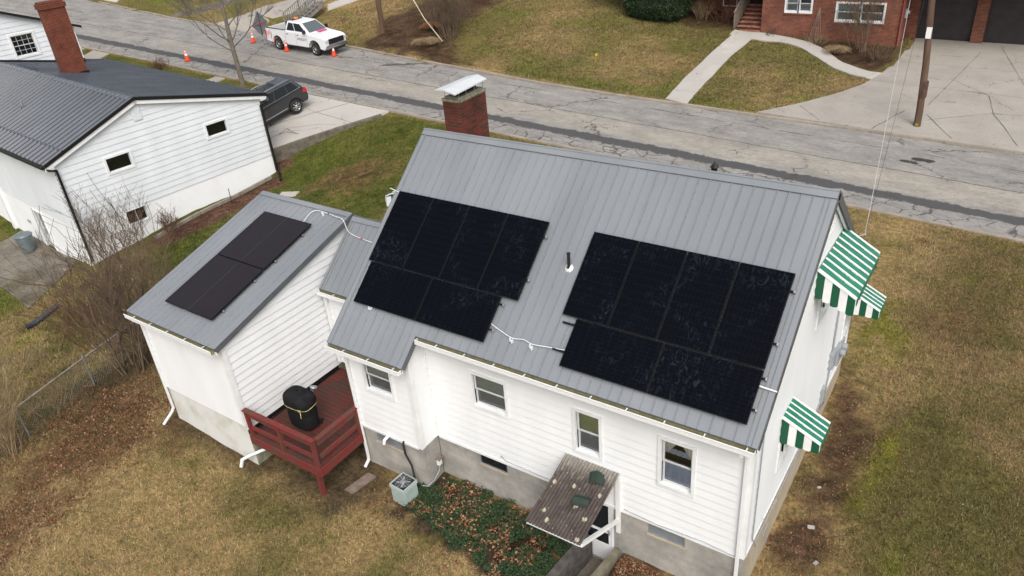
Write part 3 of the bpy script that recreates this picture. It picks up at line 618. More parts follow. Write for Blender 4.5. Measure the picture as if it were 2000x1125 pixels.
# --- walls
XR = 10.01; WL = .139; BX = 2.20; YW = .34; YB = -.28; YF = 8.5; ZFE = 2.55
b = MB()
w2 = (3.57,1.49,4.46,2.39); w3 = (6.27,1.27,6.83,2.36); w4 = (8.22,1.22,8.87,2.40); w1 = (.70,1.34,1.55,2.23)
siding(b, (0,YW,0), (1,0,0), (0,-1,0), [(BX,0),(XR,0),(XR,3.30),(BX,3.30)], [w2, w3, w4])
siding(b, (0,YB,0), (1,0,0), (0,-1,0), [(WL,0),(BX,0),(BX,2.8),(WL,2.8)], [w1])
siding(b, (BX,0,0), (0,1,0), (1,0,0), [(YB,0),(YW,0),(YW,3.3),(YB,2.8)])
b.build('wall', m_siding, H)['label'] = 'rear wall with four sash windows'
b = MB(); fr_z = lambda y: ZR-.82*(y-YR)
gp = [(YW,0),(YF,0),(YF,fr_z(YF)-.08),(YR,ZR-.08),(YW,3.42)]
aw = [(4.2,3.3,5.0,4.55),(2.2,.85,2.78,1.9),(7.7,.9,8.2,1.9)]
siding(b, (XR,0,0), (0,1,0), (1,0,0), gp, aw)
b.build('wall', m_siding, H)['label'] = 'gable wall with the striped awnings'
b = MB(); siding(b, (WL,0,0), (0,1,0), (-1,0,0), [(YB,0),(YF,0),(YF,fr_z(YF)-.08),(YR,ZR-.08),(YB,2.9)])
siding(b, (0,YF,0), (1,0,0), (0,1,0), [(WL,0),(XR,0),(XR,2.6),(WL,2.6)], [(2,.8,3.4,2),(7,.8,8.4,2)]); b.build('wall', m_siding, H)
window(H, (0,YW,0), (1,0,0), (0,-1,0), *w2, blind_or_dark_backing=(1.95, m_blind), low=(1.95, m_room))
window(H, (0,YW,0), (1,0,0), (0,-1,0), *w3, blind_or_dark_backing=(1.82, m_shade), low=(1.8, m_curt_white if False else m_room))
ww, sh, Pn = window(H, (0,YW,0), (1,0,0), (0,-1,0), *w4, low=(1.78, m_curt_blue, 1), label='window with white tie-back and blue cafe curtains')
sh(w4[0]+.03, 1.98, w4[2]-.03, 2.12, -.12, m_curt_blue, 'curtain', 1); tri_curtains(ww, Pn, w4[0]+.03, w4[2]-.03, 1.98, 2.39, m_curt_white)
window(H, (0,YB,0), (1,0,0), (0,-1,0), *w1, blind_or_dark_backing=(1.8, m_blind), low=(1.8, m_room))
for q in aw: window(H, (XR,0,0), (0,1,0), (1,0,0), *q, blind_or_dark_backing=(q[1]+(q[3]-q[1])*.5, m_blind))
window(H, (0,YF,0), (-1,0,0), (0,1,0), -3.4,.8,-2,2); window(H, (0,YF,0), (-1,0,0), (0,1,0), -8.4,.8,-7,2)
# corner trims
b = MB()
for (x0, x1, y0, y1, z1_) in ((XR-.09,XR+.038,YW-.040,YW-.001,3.26),(XR+.001,XR+.040,YW,YW+.09,3.3),(BX-.09,BX+.038,YB-.040,YB-.001,2.78),(BX+.001,BX+.040,YB,YB+.09,2.78),(WL-.024,WL+.09,YB-.040,YB-.001,2.75),
                           (BX+.001,BX+.05,YW-.05,YW-.002,3.2),(XR+.001,XR+.040,YF-.09,YF,2.7)):
    b.box(x0, x1, y0, y1, .0, z1_)
b.box(BX+.06, XR-.1, YW-.036, YW-.004, -.06, .012); b.box(WL+.1, BX-.1, YB-.036, YB-.004, -.06, .012); b.box(XR+.004, XR+.036, YW+.1, YF-.1, -.06, .012)
b.build('corner_trim', m_trim, H)
# fascia, soffit, frieze under eaves and rakes
b = MB()
b.box(BX+.06, LX-.03, .045, .07, ZE-.20, ZE-.04); b.box(BX+.05, XR-.02, .07, YW-.03, ZE-.20, ZE-.18)
b.box(.03, 2.30, YB-.30, YB-.275, 2.70-.20, 2.70-.04); b.box(WL-.02, BX, YB-.275, YB-.03, 2.70-.20, 2.70-.18)
for x0 in (XR+.06, .012):
    b.obox(rear(x0, .08, -.17) if x0 > 1 else rear(x0, -.75, -.17), V(.045,0,0), sv*(5.08 if x0 > 1 else 5.9), nv*.115)
    fs = V(0,1,-.82).normalized(); fn_ = V(0,.82,1).normalized(); b.obox(V(x0,YR,ZR)-fn_*.17, V(.045,0,0), fs*6.0, fn_*.115)
b.build('fascia', m_trim, H)
# --- roof
dR = YR*NS
b = MB()
roof_plane(b, rear(0,0), (1,0,0), sv, nv, LX, 0, dR)
bd = .618*NS
roof_plane(b, rear(0,0,-.0), (1,0,0), sv, nv, 2.335, -bd, -.001)
fs = V(0,1,-.82).normalized(); fn_ = V(0,.82,1).normalized()
roof_plane(b, V(LX,YR,ZR), (-1,0,0), fs, fn_, LX, 0.002, 6.2, first=.22)
rf = b.build('roof', m_roof, H)
b = MB()   # ridge cap, rake and eave trim
b.obox(rear(0-.01, dR-.17, .026), V(LX+.02,0,0), sv*.17, nv*.012); b.obox(V(-.01,YR,ZR)+fn_*.026, V(LX+.02,0,0), fs*.17, fn_*.012)
b.obox(rear(-.012, dR-.024, .036), V(LX+.024,0,0), sv*.034, nv*.016)
b.obox(rear(LX-.10, -.004, .001), V(.11,0,0), sv*(dR-.18), nv*.024); b.obox(rear(-.01, -bd-.004, .001), V(.11,0,0), sv*(dR+bd-.18), nv*.024)
b.obox(rear(2.335-.10, -bd-.004, .001), V(.11,0,0), sv*(bd-.0), nv*.024)
b.build('ridge_cap', m_roof, rf)
b = MB()
b.obox(rear(LX+.011, -.004, -.15), V(.012,0,0), sv*(dR), nv*.174); b.obox(V(LX+.011,YR,ZR)-fn_*.15, V(.012,0,0), fs*6.2, fn_*.174)
b.obox(rear(2.336+.011, -bd-.004, -.12), V(.012,0,0), sv*(bd), nv*.144); b.obox(rear(-.024, -bd-.004, -.15), V(.012,0,0), sv*(dR+bd), nv*.174)
b.box(0, 2.33, -.63, -.618, 2.62, 2.705); b.box(2.36, LX, -.012, 0, 3.13, 3.222)
b.build('edge_trim', m_roof_dark, rf)
# --- gutters
def gutter(x0, x1, y, z, parent, w=.125, sx=0):
    b = MB()
    b.box(x0, x1, y-w, y-w+.012, z-.10, z+.012, 0); b.box(x0, x1, y-w-.014, y-w+.014, z+.006, z+.02, 0); b.box(x0, x1, y-w+.012, y, z-.105, z-.092, 0)
    b.box(x0-.008, x0, y-w, y, z-.105, z+.012, 0); b.box(x1, x1+.008, y-w, y, z-.105, z+.012, 0)
    b.box(x0, x1, y-w+.013, y-w+.018, z-.088, z+.002, 1); b.box(x0, x1, y-w+.019, y-.003, z-.09, z-.07, 1); b.box(x0, x1, y-.003, y, z-.09, z+.0, 1)
    x = x0+.55
    while x < x1: b.box(x, x+.022, y-w+.02, y, z-.012, z+.004, 0); x += .78
    return b.build('gutter', [m_white_plastic, m_gutter_in], parent)
gutter(2.40, LX-.02, -.014, ZE-.030, H, .115); gutter(.0, 2.32, -.634, 2.70-.030, H, .115)
def downspout(path, parent, w=.075, d=.055, mat=None):
    b = MB()
    for p, q in zip(path[:-1], path[1:]):
        p, q = Vector(p), Vector(q); dd = (q-p).normalized(); b.bar(p-dd*.01, q+dd*.02, w, d, up=(0,1,0) if abs(dd.z) > .8 else (0,0,1))
    return b.build('downspout', mat or m_white_plastic, parent, bevel=.008)
downspout([(.10,-.60,2.56),(.10,-.60,2.50),(.19,-.36,2.30),(.19,-.34,-1.05),(.20,-.36,-1.18),(.20,-.52,-1.30)], H)
downspout([(9.9,-.06,3.06),(9.9,-.06,3.0),(9.92,.27,2.78),(9.92,.27,-1.45)], H)
# --- foundation
b = MB()
def fwall(b, p, q, nrm, z0, z1, holes=(), th=.18, m=0):
    p, q, nrm = Vector(p), Vector(q), Vector(nrm); L = (q-p).length; u = (q-p)/L; x = 0
    for (a, c, za, zc) in sorted(holes)+[(L, L, 0, 0)]:
        if a > x: b.obox(p+u*x-nrm*th+V(0,0,z0), u*(a-x), nrm*th, V(0,0,z1-z0), m)
        if c > a:
            b.obox(p+u*a-nrm*th+V(0,0,z0), u*(c-a), nrm*th, V(0,0,za-z0), m)
            if zc < z1: b.obox(p+u*a-nrm*th+V(0,0,zc), u*(c-a), nrm*th, V(0,0,z1-zc), m)
        x = c
fwall(b, (BX,YW+.012,0), (XR-.012,YW+.012,0), (0,-1,0), -2.3, -.001, [(3.47-BX,4.30-BX,-.41,-.02),(6.28-BX,7.12-BX,-1.95,-.03),(7.95-BX,8.79-BX,-.41,-.02)])
fwall(b, (WL,YB+.012,0), (BX-.012,YB+.012,0), (0,-1,0), -2.3, -.001, [(.62-WL,1.50-WL,-.40,-.03)])
fwall(b, (BX-.012,YB+.2,0), (BX-.012,YW+.011,0), (1,0,0), -2.3, -.001)
fwall(b, (WL+.012,YB+.2,0), (WL+.012,YF,0), (-1,0,0), -2.3, -.001)
fwall(b, (WL+.2,YF-.012,0), (XR-.2,YF-.012,0), (0,1,0), -2.3, -.001)
b.build('foundation', m_found, H)
b = MB(); fwall(b, (XR-.012,YW+.2,0), (XR-.012,YF,0), (1,0,0), -2.3, -.08, [(1.5,2.3,-.42,-.13)]); b.box(XR-.03, XR+.02, YW+.9, YF-.1, -.24, -.22)
b.build('foundation', m_parge, H)['label'] = 'tan stained foundation under the gable wall'
def bwin(O, u, n, u0, z0, u1, z1, mt, lab=None):
    fr = MB(); t_ = .03
    ob(fr, O, u, n, u0, u0+t_, z0, z1, -.05, -.012); ob(fr, O, u, n, u1-t_, u1, z0, z1, -.05, -.012); ob(fr, O, u, n, u0+t_, u1-t_, z0, z0+t_, -.05, -.014); ob(fr, O, u, n, u0+t_, u1-t_, z1-t_, z1, -.05, -.014)
    w = fr.build('basement_window', m_metal, H)
    if lab: w['label'] = lab
    g = MB(); ob(g, O, u, n, u0+t_, u1-t_, z0+t_, z1-t_, -.04, -.03); g.build('pane', mt, w)
    s = MB(); ob(s, O, u, n, u0-.02, u1+.02, z0-.045, z0, -.05, .02); s.build('sill', m_parge, w)
m_pane_grey = M('painted_pane', (.20,.22,.24), (.15,.165,.18), .35, scale=3)
m_pane_dark = flat('dark_glass', (.012,.014,.018), .12, spec=.6)
bwin((0,YW,0), (1,0,0), (0,-1,0), 3.47,-.41,4.30,-.02, m_pane_dark, 'dark open basement window'); bwin((0,YW,0), (1,0,0), (0,-1,0), 7.95,-.41,8.79,-.02, m_pane_grey); bwin((0,YB,0), (1,0,0), (0,-1,0), .62,-.40,1.50,-.03, m_pane_grey)
bwin((XR,0,0), (0,1,0), (1,0,0), 1.86,-.42,2.62,-.13, m_pane_grey)
# --- basement storm door
b = MB(); dx0, dx1 = 6.33, 7.07
for (a, c, z0, z1) in ((dx0,dx0+.09,-1.9,-.05),(dx1-.09,dx1,-1.9,-.05),(dx0+.09,dx1-.09,-.14,-.05),(dx0+.09,dx1-.09,-1.9,-1.36),(dx0+.09,dx1-.09,-1.0,-.93)): b.box(a, c, .36, .395, z0, z1)
dr = b.build('door', m_trim, H); dr['label'] = 'white storm door at the foot of the basement steps'
b = MB(); b.box(dx0+.09, dx1-.09, .372, .38, -1.36, -1.0); b.box(dx0+.09, dx1-.09, .372, .38, -.93, -.14); b.build('pane', m_pane_dark, dr)
b = MB(); b.box(dx1-.075, dx1-.045, .325, .36, -.98, -.90); b.box(dx1-.075, dx1-.045, .31, .325, -1.0, -.86); b.build('handle', m_metal, dr)
b = MB(); b.box(6.28, 6.33, .33, .42, -1.95, -.03); b.box(7.07, 7.12, .33, .42, -1.95, -.03); b.box(7.2,7.3,.30,.345,-.75,-.06); b.build('door_frame', m_trim, H)
# --- chimney
b = MB(); cx0, cx1, cy0, cy1, ct = .25, .80, 4.45, 5.58, 7.25
b.box(cx0, cx1, cy0, cy1, 4.3, ct-.10); 
ch = b.build('chimney', m_brick_ch, rf)
b = MB(); b.box(cx0-.012, cx1+.012, cy0-.012, cy1+.012, ct-.10, ct-.03); b.box(cx0+.05, cx1-.05, cy0+.05, cy1-.05, ct-.03, ct+.01); crown = b.build('chimney', M('stained_crown', (.30,.28,.21), (.10,.10,.055), .9, scale=3, stretch=(4,4,4)), rf); crown['label'] = 'mossy mortar crown of the chimney'
b = MB(); b.box(cx0+.14, cx1-.14, cy0+.2, cy1-.2, ct+.01, ct+.10); crown2 = b.build('flue', m_dark, rf)
b = MB(); A = [(.16,4.30,7.47),(.86,4.22,7.44),(.92,5.52,7.50),(.22,5.62,7.48)]
mid = [(.52,4.22,7.52),(.58,5.6,7.56)]
for dz in (0, -.03):
    b.raw([(p[0],p[1],p[2]+dz) for p in (A[0],mid[0],mid[1],A[3])], [(0,1,2,3)]); b.raw([(p[0],p[1],p[2]+dz) for p in (mid[0],A[1],A[2],mid[1])], [(0,1,2,3)])
for p, q in ((A[0],mid[0]),(mid[0],A[1]),(A[1],A[2]),(A[2],mid[1]),(mid[1],A[3]),(A[3],A[0])): b.face([p, q, (q[0],q[1],q[2]-.03), (p[0],p[1],p[2]-.03)])
b.build('chimney_cap', M('white_sheet_metal', (.70,.72,.73), (.60,.62,.62), .4, .2, scale=3), rf)
b = MB()
for x in (cx0+.05, cx1-.05):
    for y in (cy0+.05, cy0+.36, cy0+.72, cy1-.05): b.bar((x,y,ct-.09), (x+.02,y,7.46), .010, .010)
b.build('cap_bracket', m_meter, rf)
# --- plumbing vent on the roof
b = MB(); p = rear(5.36, 2.42, 0); b.tube([p-V(0,0,.1), p+V(0,0,.36)], .035, 14); b.tube([p+V(0,0,.34), p+V(0,0,.37)], .042, 14)
vp = b.build('vent_pipe', m_black_rubber, H)
b = MB(); b.lathe([(.10,0),(.10,.012),(.06,.03),(.04,.06)], p, nv, 16); b.build('flashing', m_white_plastic, vp)
# --- awnings
def awning(y0, y1, zt, xo, zo, dropf, sbw, sbo, ns, nside, lab):
    g = MB(); wt = MB(); np_ = (ns-1)/2; per = (y1-y0)/(np_+.23); cuts = [y0]
    for i in range(ns): cuts.append(cuts[-1]+per*(.77 if i % 2 else .23))
    O = V(XR+.02, 0, zt); out = V(xo-XR-.02, 0, zo-zt); nn = V(-(zo-zt), 0, xo-XR).normalized()
    for i in range(ns):
        green = i % 2 == 1 if ns % 2 else i % 2 == 0
        tgt = g if green else wt; lift = .0 if green else .022; w = cuts[i+1]-cuts[i]
        tgt.obox(V(XR+.02, cuts[i]+.001, zt)+nn*lift, out, V(0, w-.002, 0), nn*.012)
        # front drop with scalloped end
        yl, yr_ = cuts[i]+.003, cuts[i+1]-.003; ym = (yl+yr_)/2; r = (yr_-yl)/2; xx = xo+(.004 if green else -.003)
        pl = [(yl, zo+.01)]+[(ym-r*math.cos(math.pi*k/6), zo-dropf-.05*math.sin(math.pi*k/6)) for k in range(7)]+[(yr_, zo+.01)]
        tgt.prism(pl, (xx, 0, 0), (0,1,0), (0,0,1), (.01,0,0))
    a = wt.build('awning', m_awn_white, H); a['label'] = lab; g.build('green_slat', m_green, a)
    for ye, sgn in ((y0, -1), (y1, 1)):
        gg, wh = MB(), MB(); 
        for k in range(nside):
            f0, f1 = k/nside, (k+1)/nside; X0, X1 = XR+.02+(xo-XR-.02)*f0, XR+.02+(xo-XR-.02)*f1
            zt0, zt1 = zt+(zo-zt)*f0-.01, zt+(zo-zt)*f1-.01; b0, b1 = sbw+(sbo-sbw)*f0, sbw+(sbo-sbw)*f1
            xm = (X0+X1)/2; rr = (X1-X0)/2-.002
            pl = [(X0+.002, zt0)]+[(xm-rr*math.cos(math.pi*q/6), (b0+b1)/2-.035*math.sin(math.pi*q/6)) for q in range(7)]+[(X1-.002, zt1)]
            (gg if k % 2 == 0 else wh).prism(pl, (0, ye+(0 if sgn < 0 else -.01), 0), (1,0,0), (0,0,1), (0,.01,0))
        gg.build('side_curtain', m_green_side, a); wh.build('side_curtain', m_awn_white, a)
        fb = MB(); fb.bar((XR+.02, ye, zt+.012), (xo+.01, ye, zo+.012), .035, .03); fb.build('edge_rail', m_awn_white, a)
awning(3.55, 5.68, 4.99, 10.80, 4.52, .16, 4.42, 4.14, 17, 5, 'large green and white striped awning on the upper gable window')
awning(2.11, 2.85, 2.32, 10.81, 1.93, .15, 1.70, 1.72, 9, 5, 'small striped awning near the rear corner')
awning(7.65, 8.38, 2.34, 10.80, 1.93, .15, 1.72, 1.72, 9, 5, 'small striped awning near the front corner')
b = MB(); g = MB()
for i in range(15):
    y_ = 3.3+i*.14; (g if i % 2 else b).obox(V(WL-.02, y_, 5.2+(0 if i % 2 else .02)), V(-1.32,0,-.5), V(0,.138,0), V(0,0,.012)); (g if i % 2 else b).box(-1.215, -1.205, y_, y_+.138, 4.42, 4.70)
for i in range(7): (g if i % 2 else b).prism([(WL-.02-.185*i,5.18-.07*i),(WL-.02-.185*(i+1)+.004,5.18-.07*(i+1)),(WL-.02-.185*(i+1)+.004,4.42),(WL-.02-.185*i,4.42)], (0,3.29,0), (1,0,0), (0,0,1), (0,.01,0))
a = b.build('awning', m_awn_white, H); a['label'] = 'striped awning on the left gable'; g.build('green_slat', m_green, a)
# attic louvre
b = MB()
for k in range(5): b.box(XR, XR+.03, 4.12+.02*k if False else 4.15, 4.5, 5.40+k*.09, 5.43+k*.09)
b.build('attic_vent', m_trim, H)
# electric meters, conduits on the gable
b = MB(); b.box(XR+.01, XR+.13, 6.35, 6.72, .75, 1.20); b.build('meter_box', m_meter, H, bevel=.01); b = MB(); b.box(XR+.01, XR+.12, 7.05, 7.4, .4, .95); b.build('meter_box', m_meter, H, bevel=.01)
b = MB(); b.tube([(XR+.13,7.22,.75),(XR+.24,7.22,.75)], .09, 16); b.tube([(XR+.07,7.72,.62),(XR+.20,7.72,.62)], .10, 16); b.box(XR+.01,XR+.09,7.6,7.84,.25,.85); b.build('meter', m_meter, H)
b = MB(); b.box(XR+.01, XR+.11, 5.88, 6.08, .05, .45); b.build('disconnect_box', m_meter, H)
b = MB(); b.tube([(XR+.05,6.5,1.2),(XR+.05,6.5,2.6),(XR+.05,6.5,3.6)], .022, 8); b.tube([(XR+.05,6.0,.05),(XR+.05,6.0,-.25),(XR+.05,6.3,-.3),(XR+.05,6.5,.75)], .018, 8); b.build('conduit', m_meter, H)
b = MB(); b.tube([(XR+.07,.62,3.72),(XR+.06,.62,3.45),(XR+.05,.72,3.2),(XR+.05,.72,.2),(XR+.05,.95,-.15),(XR+.05,1.05,-.35)], .013, 6); b.tube([(XR+.05,1.0,-.12),(XR+.05,3.2,-.10),(XR+.05,5.9,.04)], .012, 6)
b.tube([(XR+.05,1.4,.15),(XR+.16,1.45,0),(XR+.10,1.35,-.2),(XR+.2,1.3,-.4),(XR+.04,1.6,-.3)], .008, 5); b.build('cable', m_meter, H)
b = MB(); b.tube([(7.4,YW-.04,.055),(8.2,YW-.05,.02),(9.2,YW-.04,.05),(9.9,YW-.06,.02)], .008, 5); b.build('cable', m_meter, H); b = MB(); b.tube([(4.15,YW-.04,.1),(4.2,YW-.06,.2),(4.3,YW-.04,.06),(5.2,YW-.05,.05),(6.0,YW-.04,.05)], .008, 5); b.build('cable', m_meter, H)
b = MB(); b.box(7.62, 7.74, .27, .34, 3.02-.08, 3.10); b.build('dryer_vent', m_meter, H)
# service mast
b = MB(); b.tube([(10.3,6.9,4.32),(10.16,6.8,4.3),(10.12,6.7,3.2)], .02, 8); b.build('service_mast', m_meter, H)
# --- garage wing (rotated a touch)
GA = -.018; ca, sa = math.cos(GA), math.sin(GA)
def gp_(x, y, z):
    X = x+2.339; Y = y-3.025; return V(-2.339+X*ca-Y*sa, 3.025+X*sa+Y*ca, z)
gu, gvv = V(ca, sa, 0), V(-sa, ca, 0)
gs_ = (4.082-2.621)/(3.025+2.086); gn = math.hypot(1, gs_)
gsv = (gvv+V(0,0,gs_)).normalized(); gnv = gu.cross(gsv).normalized()
gx0, gx1 = -6.148, -2.339; og = .113; gye = -2.086; wy = gye+.228
b = MB()
siding(b, gp_(gx0+og, wy, 0), gu, -gvv, [(0,0),(gx1-gx0-2*og,0),(gx1-gx0-2*og,2.6),(0,2.6)])
ylen = 3.025-wy; yf2 = 5.3
siding(b, gp_(gx1-og, wy, 0), gvv, gu, [(0,-.14),(yf2-wy,-.14),(yf2-wy,2.05),(ylen,4.0),(0,2.62)])
siding(b, gp_(gx0+og, wy, 0), gvv, -gu, [(0,0),(yf2-wy,0),(yf2-wy,2.05),(ylen,4.0),(0,2.62)])
siding(b, gp_(gx0+og, yf2, 0), gu, gvv, [(0,0),(3.58,0),(3.58,2.0),(0,2.0)])
b.build('wall', m_siding, H)['label'] = 'side wing walls beside the deck'
b = MB()
b.obox(gp_(gx0+og-.036, wy-.038, 0), gu*.11, gvv*.036, V(0,0,2.55)); b.obox(gp_(gx1-og-.085, wy-.038, 0), gu*.12, gvv*.036, V(0,0,2.55)); b.obox(gp_(gx1-og+.001, wy-.002, 0), gu*.036, gvv*.09, V(0,0,2.55)); b.obox(gp_(gx0+og-.037, wy, 0), gu*.036, gvv*.09, V(0,0,2.55))
b.obox(gp_(gx0+.01, gye+.02, 2.42), gu*(gx1-gx0-.02), gvv*.025, V(0,0,.16)); b.obox(gp_(gx0+og, gye+.045, 2.42), gu*(gx1-gx0-2*og), gvv*.16, V(0,0,.02))
b.obox(gp_(gx1-.075, gye+.02, 2.42), gu*.04, gsv*5.2, gnv*.12); b.obox(gp_(gx0+.03, gye+.02, 2.42), gu*.04, gsv*5.2, gnv*.12)
b.build('fascia', m_trim, H)
Gp0 = gp_(gx0, gye, 2.621); gL = (3.025+2.086)*gn
b = MB(); roof_plane(b, Gp0, gu, gsv, gnv, gx1-gx0, 0, gL, first=.10)
fsv = (gvv-V(0,0,.86)).normalized(); fnv = (V(0,0,1)+gvv*.86).normalized()
roof_plane(b, gp_(gx1, 3.025, 4.082), -gu, fsv, fnv, gx1-gx0, .002, 3.2, first=.1)
# connector roof
cs_ = (4.02-2.59)/(3.02-1.3); csv = V(0,1,cs_).normalized(); cnv = V(0,-cs_,1).normalized()
roof_plane(b, V(-2.30,1.3,2.59), (1,0,0), csv, cnv, 2.30+WL-.03, 0, math.hypot(1.72,1.43), first=.16)
roof_plane(b, V(WL-.03,3.02,4.02), (-1,0,0), fsv, fnv, 2.2+WL, .002, 3.1, first=.16)
r2 = b.build('roof', m_roof, H); r2['label'] = 'lower roof over the side wing'
b = MB(); b.obox(Gp0+gsv*(gL-.16)+gnv*.026-gu*.01, gu*(gx1-gx0+.02), gsv*.16, gnv*.012); b.obox(gp_(gx0-.01,3.025,4.082)+fnv*.026, gu*(gx1-gx0+.02), fsv*.16, fnv*.012)
b.obox(Gp0-gu*.01+gnv*.001, gu*.10, gsv*(gL-.17), gnv*.024); b.obox(Gp0+gu*(gx1-gx0-.09)+gnv*.001, gu*.10, gsv*(gL-.17), gnv*.024)
b.obox(V(-2.3,3.02,4.02)+cnv*.026-csv*.15, V(2.3+WL,0,0), csv*.15, cnv*.012); b.obox(V(-2.3,3.02,4.02)+fnv*.028, V(2.3+WL,0,0), fsv*.15, fnv*.012)
b.obox(V(-2.30,1.3,2.59)+cnv*.001, V(.07,0,0), csv*2.08, cnv*.03)
b.build('ridge_cap', m_roof, r2)
b = MB(); b.obox(Gp0+gu*(gx1-gx0+.011)-gnv*.13, gu*.012, gsv*gL, gnv*.155); b.obox(Gp0-gu*.023-gnv*.13, gu*.012, gsv*gL, gnv*.155); b.obox(Gp0-gnv*.09-gsv*.012, gu*(gx1-gx0), gsv*.012, gnv*.09); b.obox(V(-2.3,1.29,2.51), V(2.4,0,0), V(0,.012,0), V(0,0,.08)); b.build('edge_trim', m_roof_dark, r2)
b = MB()
w_ = .105
for m_, a0, a1, z0, z1 in ((0,-w_,-w_+.012,-.10,.012),(0,-w_-.014,-w_+.014,.006,.02),(0,-w_+.012,0,-.105,-.092),(1,-w_+.019,-.003,-.09,-.065),(1,-.003,.0,-.09,0)):
    b.obox(gp_(gx0+.02, gye-.016+a0, 2.59+z0), gu*(gx1-gx0-.04), gvv*(a1-a0), V(0,0,z1-z0), m_)
for k in range(5): b.obox(gp_(gx0+.4+k*.75, gye-.016-w_++.01-.01, 2.595), gu*.022, gvv*.10, V(0,0,.012), 0)
b.build('gutter', [m_white_plastic, m_gutter_in], H)
gutter(-2.28, .0, 1.285, 2.56, H, .115)
downspout([gp_(gx0+.2,gye-.04,2.44), gp_(gx0+.2,gye-.02,2.38), gp_(gx0+.16,wy-.06,2.18), gp_(gx0+.16,wy-.06,-.75), gp_(gx0+.12,wy-.10,-.86), gp_(gx0+.02,wy-.42,-1.16)], H)
b = MB(); b.tube([(-1.9,-1.5,-.62),(-2.6,-1.95,-.98),(-2.83,-2.1,-1.12)], .045, 12); b.tube([(-2.83,-2.1,-1.12),(-2.88,-2.16,-1.34)], .05, 12); b.build('downspout', m_white_plastic, H)
# wing foundation
b = MB(); f0 = gp_(gx0+og+.015, wy+.015, 0); f1 = gp_(gx1-og-.015, wy+.015, 0)
b.obox(f0-V(0,0,2.2), f1-f0, gvv*.2, V(0,0,2.19)); b.obox(gp_(gx0+og+.015, wy+.016, -2.2), gu*.2, gvv*7.1, V(0,0,2.19)); b.obox(gp_(gx0+og+.1, yf2-.2, -2.2), gu*3.5, gvv*.19, V(0,0,2.19))
b.build('foundation', m_found_white, H)['label'] = 'white painted block foundation of the wing'
b = MB(); b.obox(gp_(gx1-og-.215, wy+.017, -2.2), gu*.2, gvv*7.1, V(0,0,2.19)); b.build('foundation', M('mossy_block', (.42,.42,.33), (.17,.17,.09), .95, scale=1.6, lo=.4, hi=.65), H)
# connector wall with porch door
b = MB(); dxa, dxb = -1.65, -.85
siding(b, (0,1.52,0), (1,0,0), (0,-1,0), [(-2.42,0),(WL,0),(WL,2.55),(-2.42,2.55)], [(dxa,.02,dxb,2.1)]); b.build('wall', m_siding, H)['label'] = 'short porch wall between wing and house'
b = MB(); b.box(dxa-.10, dxa, 1.47, 1.53, 0, 2.2); b.box(dxb, dxb+.10, 1.47, 1.53, 0, 2.2); b.box(dxa, dxb, 1.47, 1.53, 2.1, 2.2); b.box(-2.42,-2.3,1.45,1.51,0,2.5); b.build('door_frame', m_trim, H)
b = MB(); b.box(dxa, dxb, 1.56, 1.60, 0, 2.1); dd = b.build('door', m_pane_dark, H); dd['label'] = 'dark glazed porch door'
b = MB(); b.box(dxa, dxa+.07, 1.535, 1.56, .02, 2.09); b.box(dxb-.07, dxb, 1.535, 1.56, .02, 2.09); b.box(dxa+.07, dxb-.07, 1.535, 1.56, .02, .5); b.build('door_panel', m_trim, dd)
# white pvc elbow, black hose
b = MB(); b.tube([(1.14,YB-.01,.02),(1.14,YB-.12,.02),(1.12,YB-.2,-.02),(1.10,YB-.22,-.14)], .042, 12); b.build('exhaust_elbow', m_white_plastic, H)
b = MB(); b.tube([(1.62,YB-.02,.02),(1.62,YB-.07,-.05),(1.66,YB-.09,-.35),(1.84,YB-.12,-.62),(1.93,YB-.18,-.95),(1.96,YB-.25,-1.1)], .028, 10); b.build('hose', m_black_rubber, H)
b = MB(); b.box(2.2,2.29,.12,.24,-.86,-.66); b.build('outlet_box', m_white_plastic, H); b = MB(); b.box(2.19,2.33,.09,.27,-.66,-.64); b.build('hood', m_wood, H)
b = MB(); b.tube([(2.25,.16,-.86),(2.26,.12,-1.02),(2.24,-.1,-1.18),(2.22,-.34,-1.2),(2.1,-.4,-1.18)], .014, 8); b.build('conduit', m_meter, H)
# --- corrugated canopy over the basement door
def corr(b, x0, x1, ya, za, yb, zb_, amp=.018, wl=.075):
    n = int((x1-x0)/wl*8); d = V(0, yb-ya, zb_-za); nn = V(1,0,0).cross(d).normalized(); nn = nn if nn.z > 0 else -nn
    for th in (0, -.006):
        vs = []; M_ = 10
        for i in range(n+1):
            x = x0+(x1-x0)*i/n; h = amp*math.cos(2*math.pi*(x-x0)/wl)
            for j in range(M_+1): vs.append(V(x, ya, za)+d*(j/M_)+nn*(h+th)+V(0,0,-.02*math.sin(math.pi*j/M_)))
        b.raw(vs, [(i*(M_+1)+j, (i+1)*(M_+1)+j, (i+1)*(M_+1)+j+1, i*(M_+1)+j+1) for i in range(n) for j in range(M_)], 0, True)
t = NT('brown_corrugated_sheet'); co = t.coord('World'); nz = t.noise(co, 3, 7, .7); n2 = t.noise(t.coord('World', (1,.18,.3)), 26, 5, .7)
ca_ = t.ramp(nz, 'Fac', [(.35, (.058,.045,.040)), (.65, (.105,.085,.076))]); sp = t.n('ShaderNodeSeparateXYZ'); t.l(co, 'Vector', sp, 'Vector')
lw0 = t.fr(n2, 'Fac', .50, .66); li = t.math('ADD', (t.fr(sp, 'Y', -.35, .34), 0), (t.math('MULTIPLY', (lw0, 0), .55), 0)); lw = t.fr(li, 0, .35, 1.25)
mx = t.mix((lw, 0), (ca_, 'Color'), (.33,.315,.27)); acc = (mx, 2)
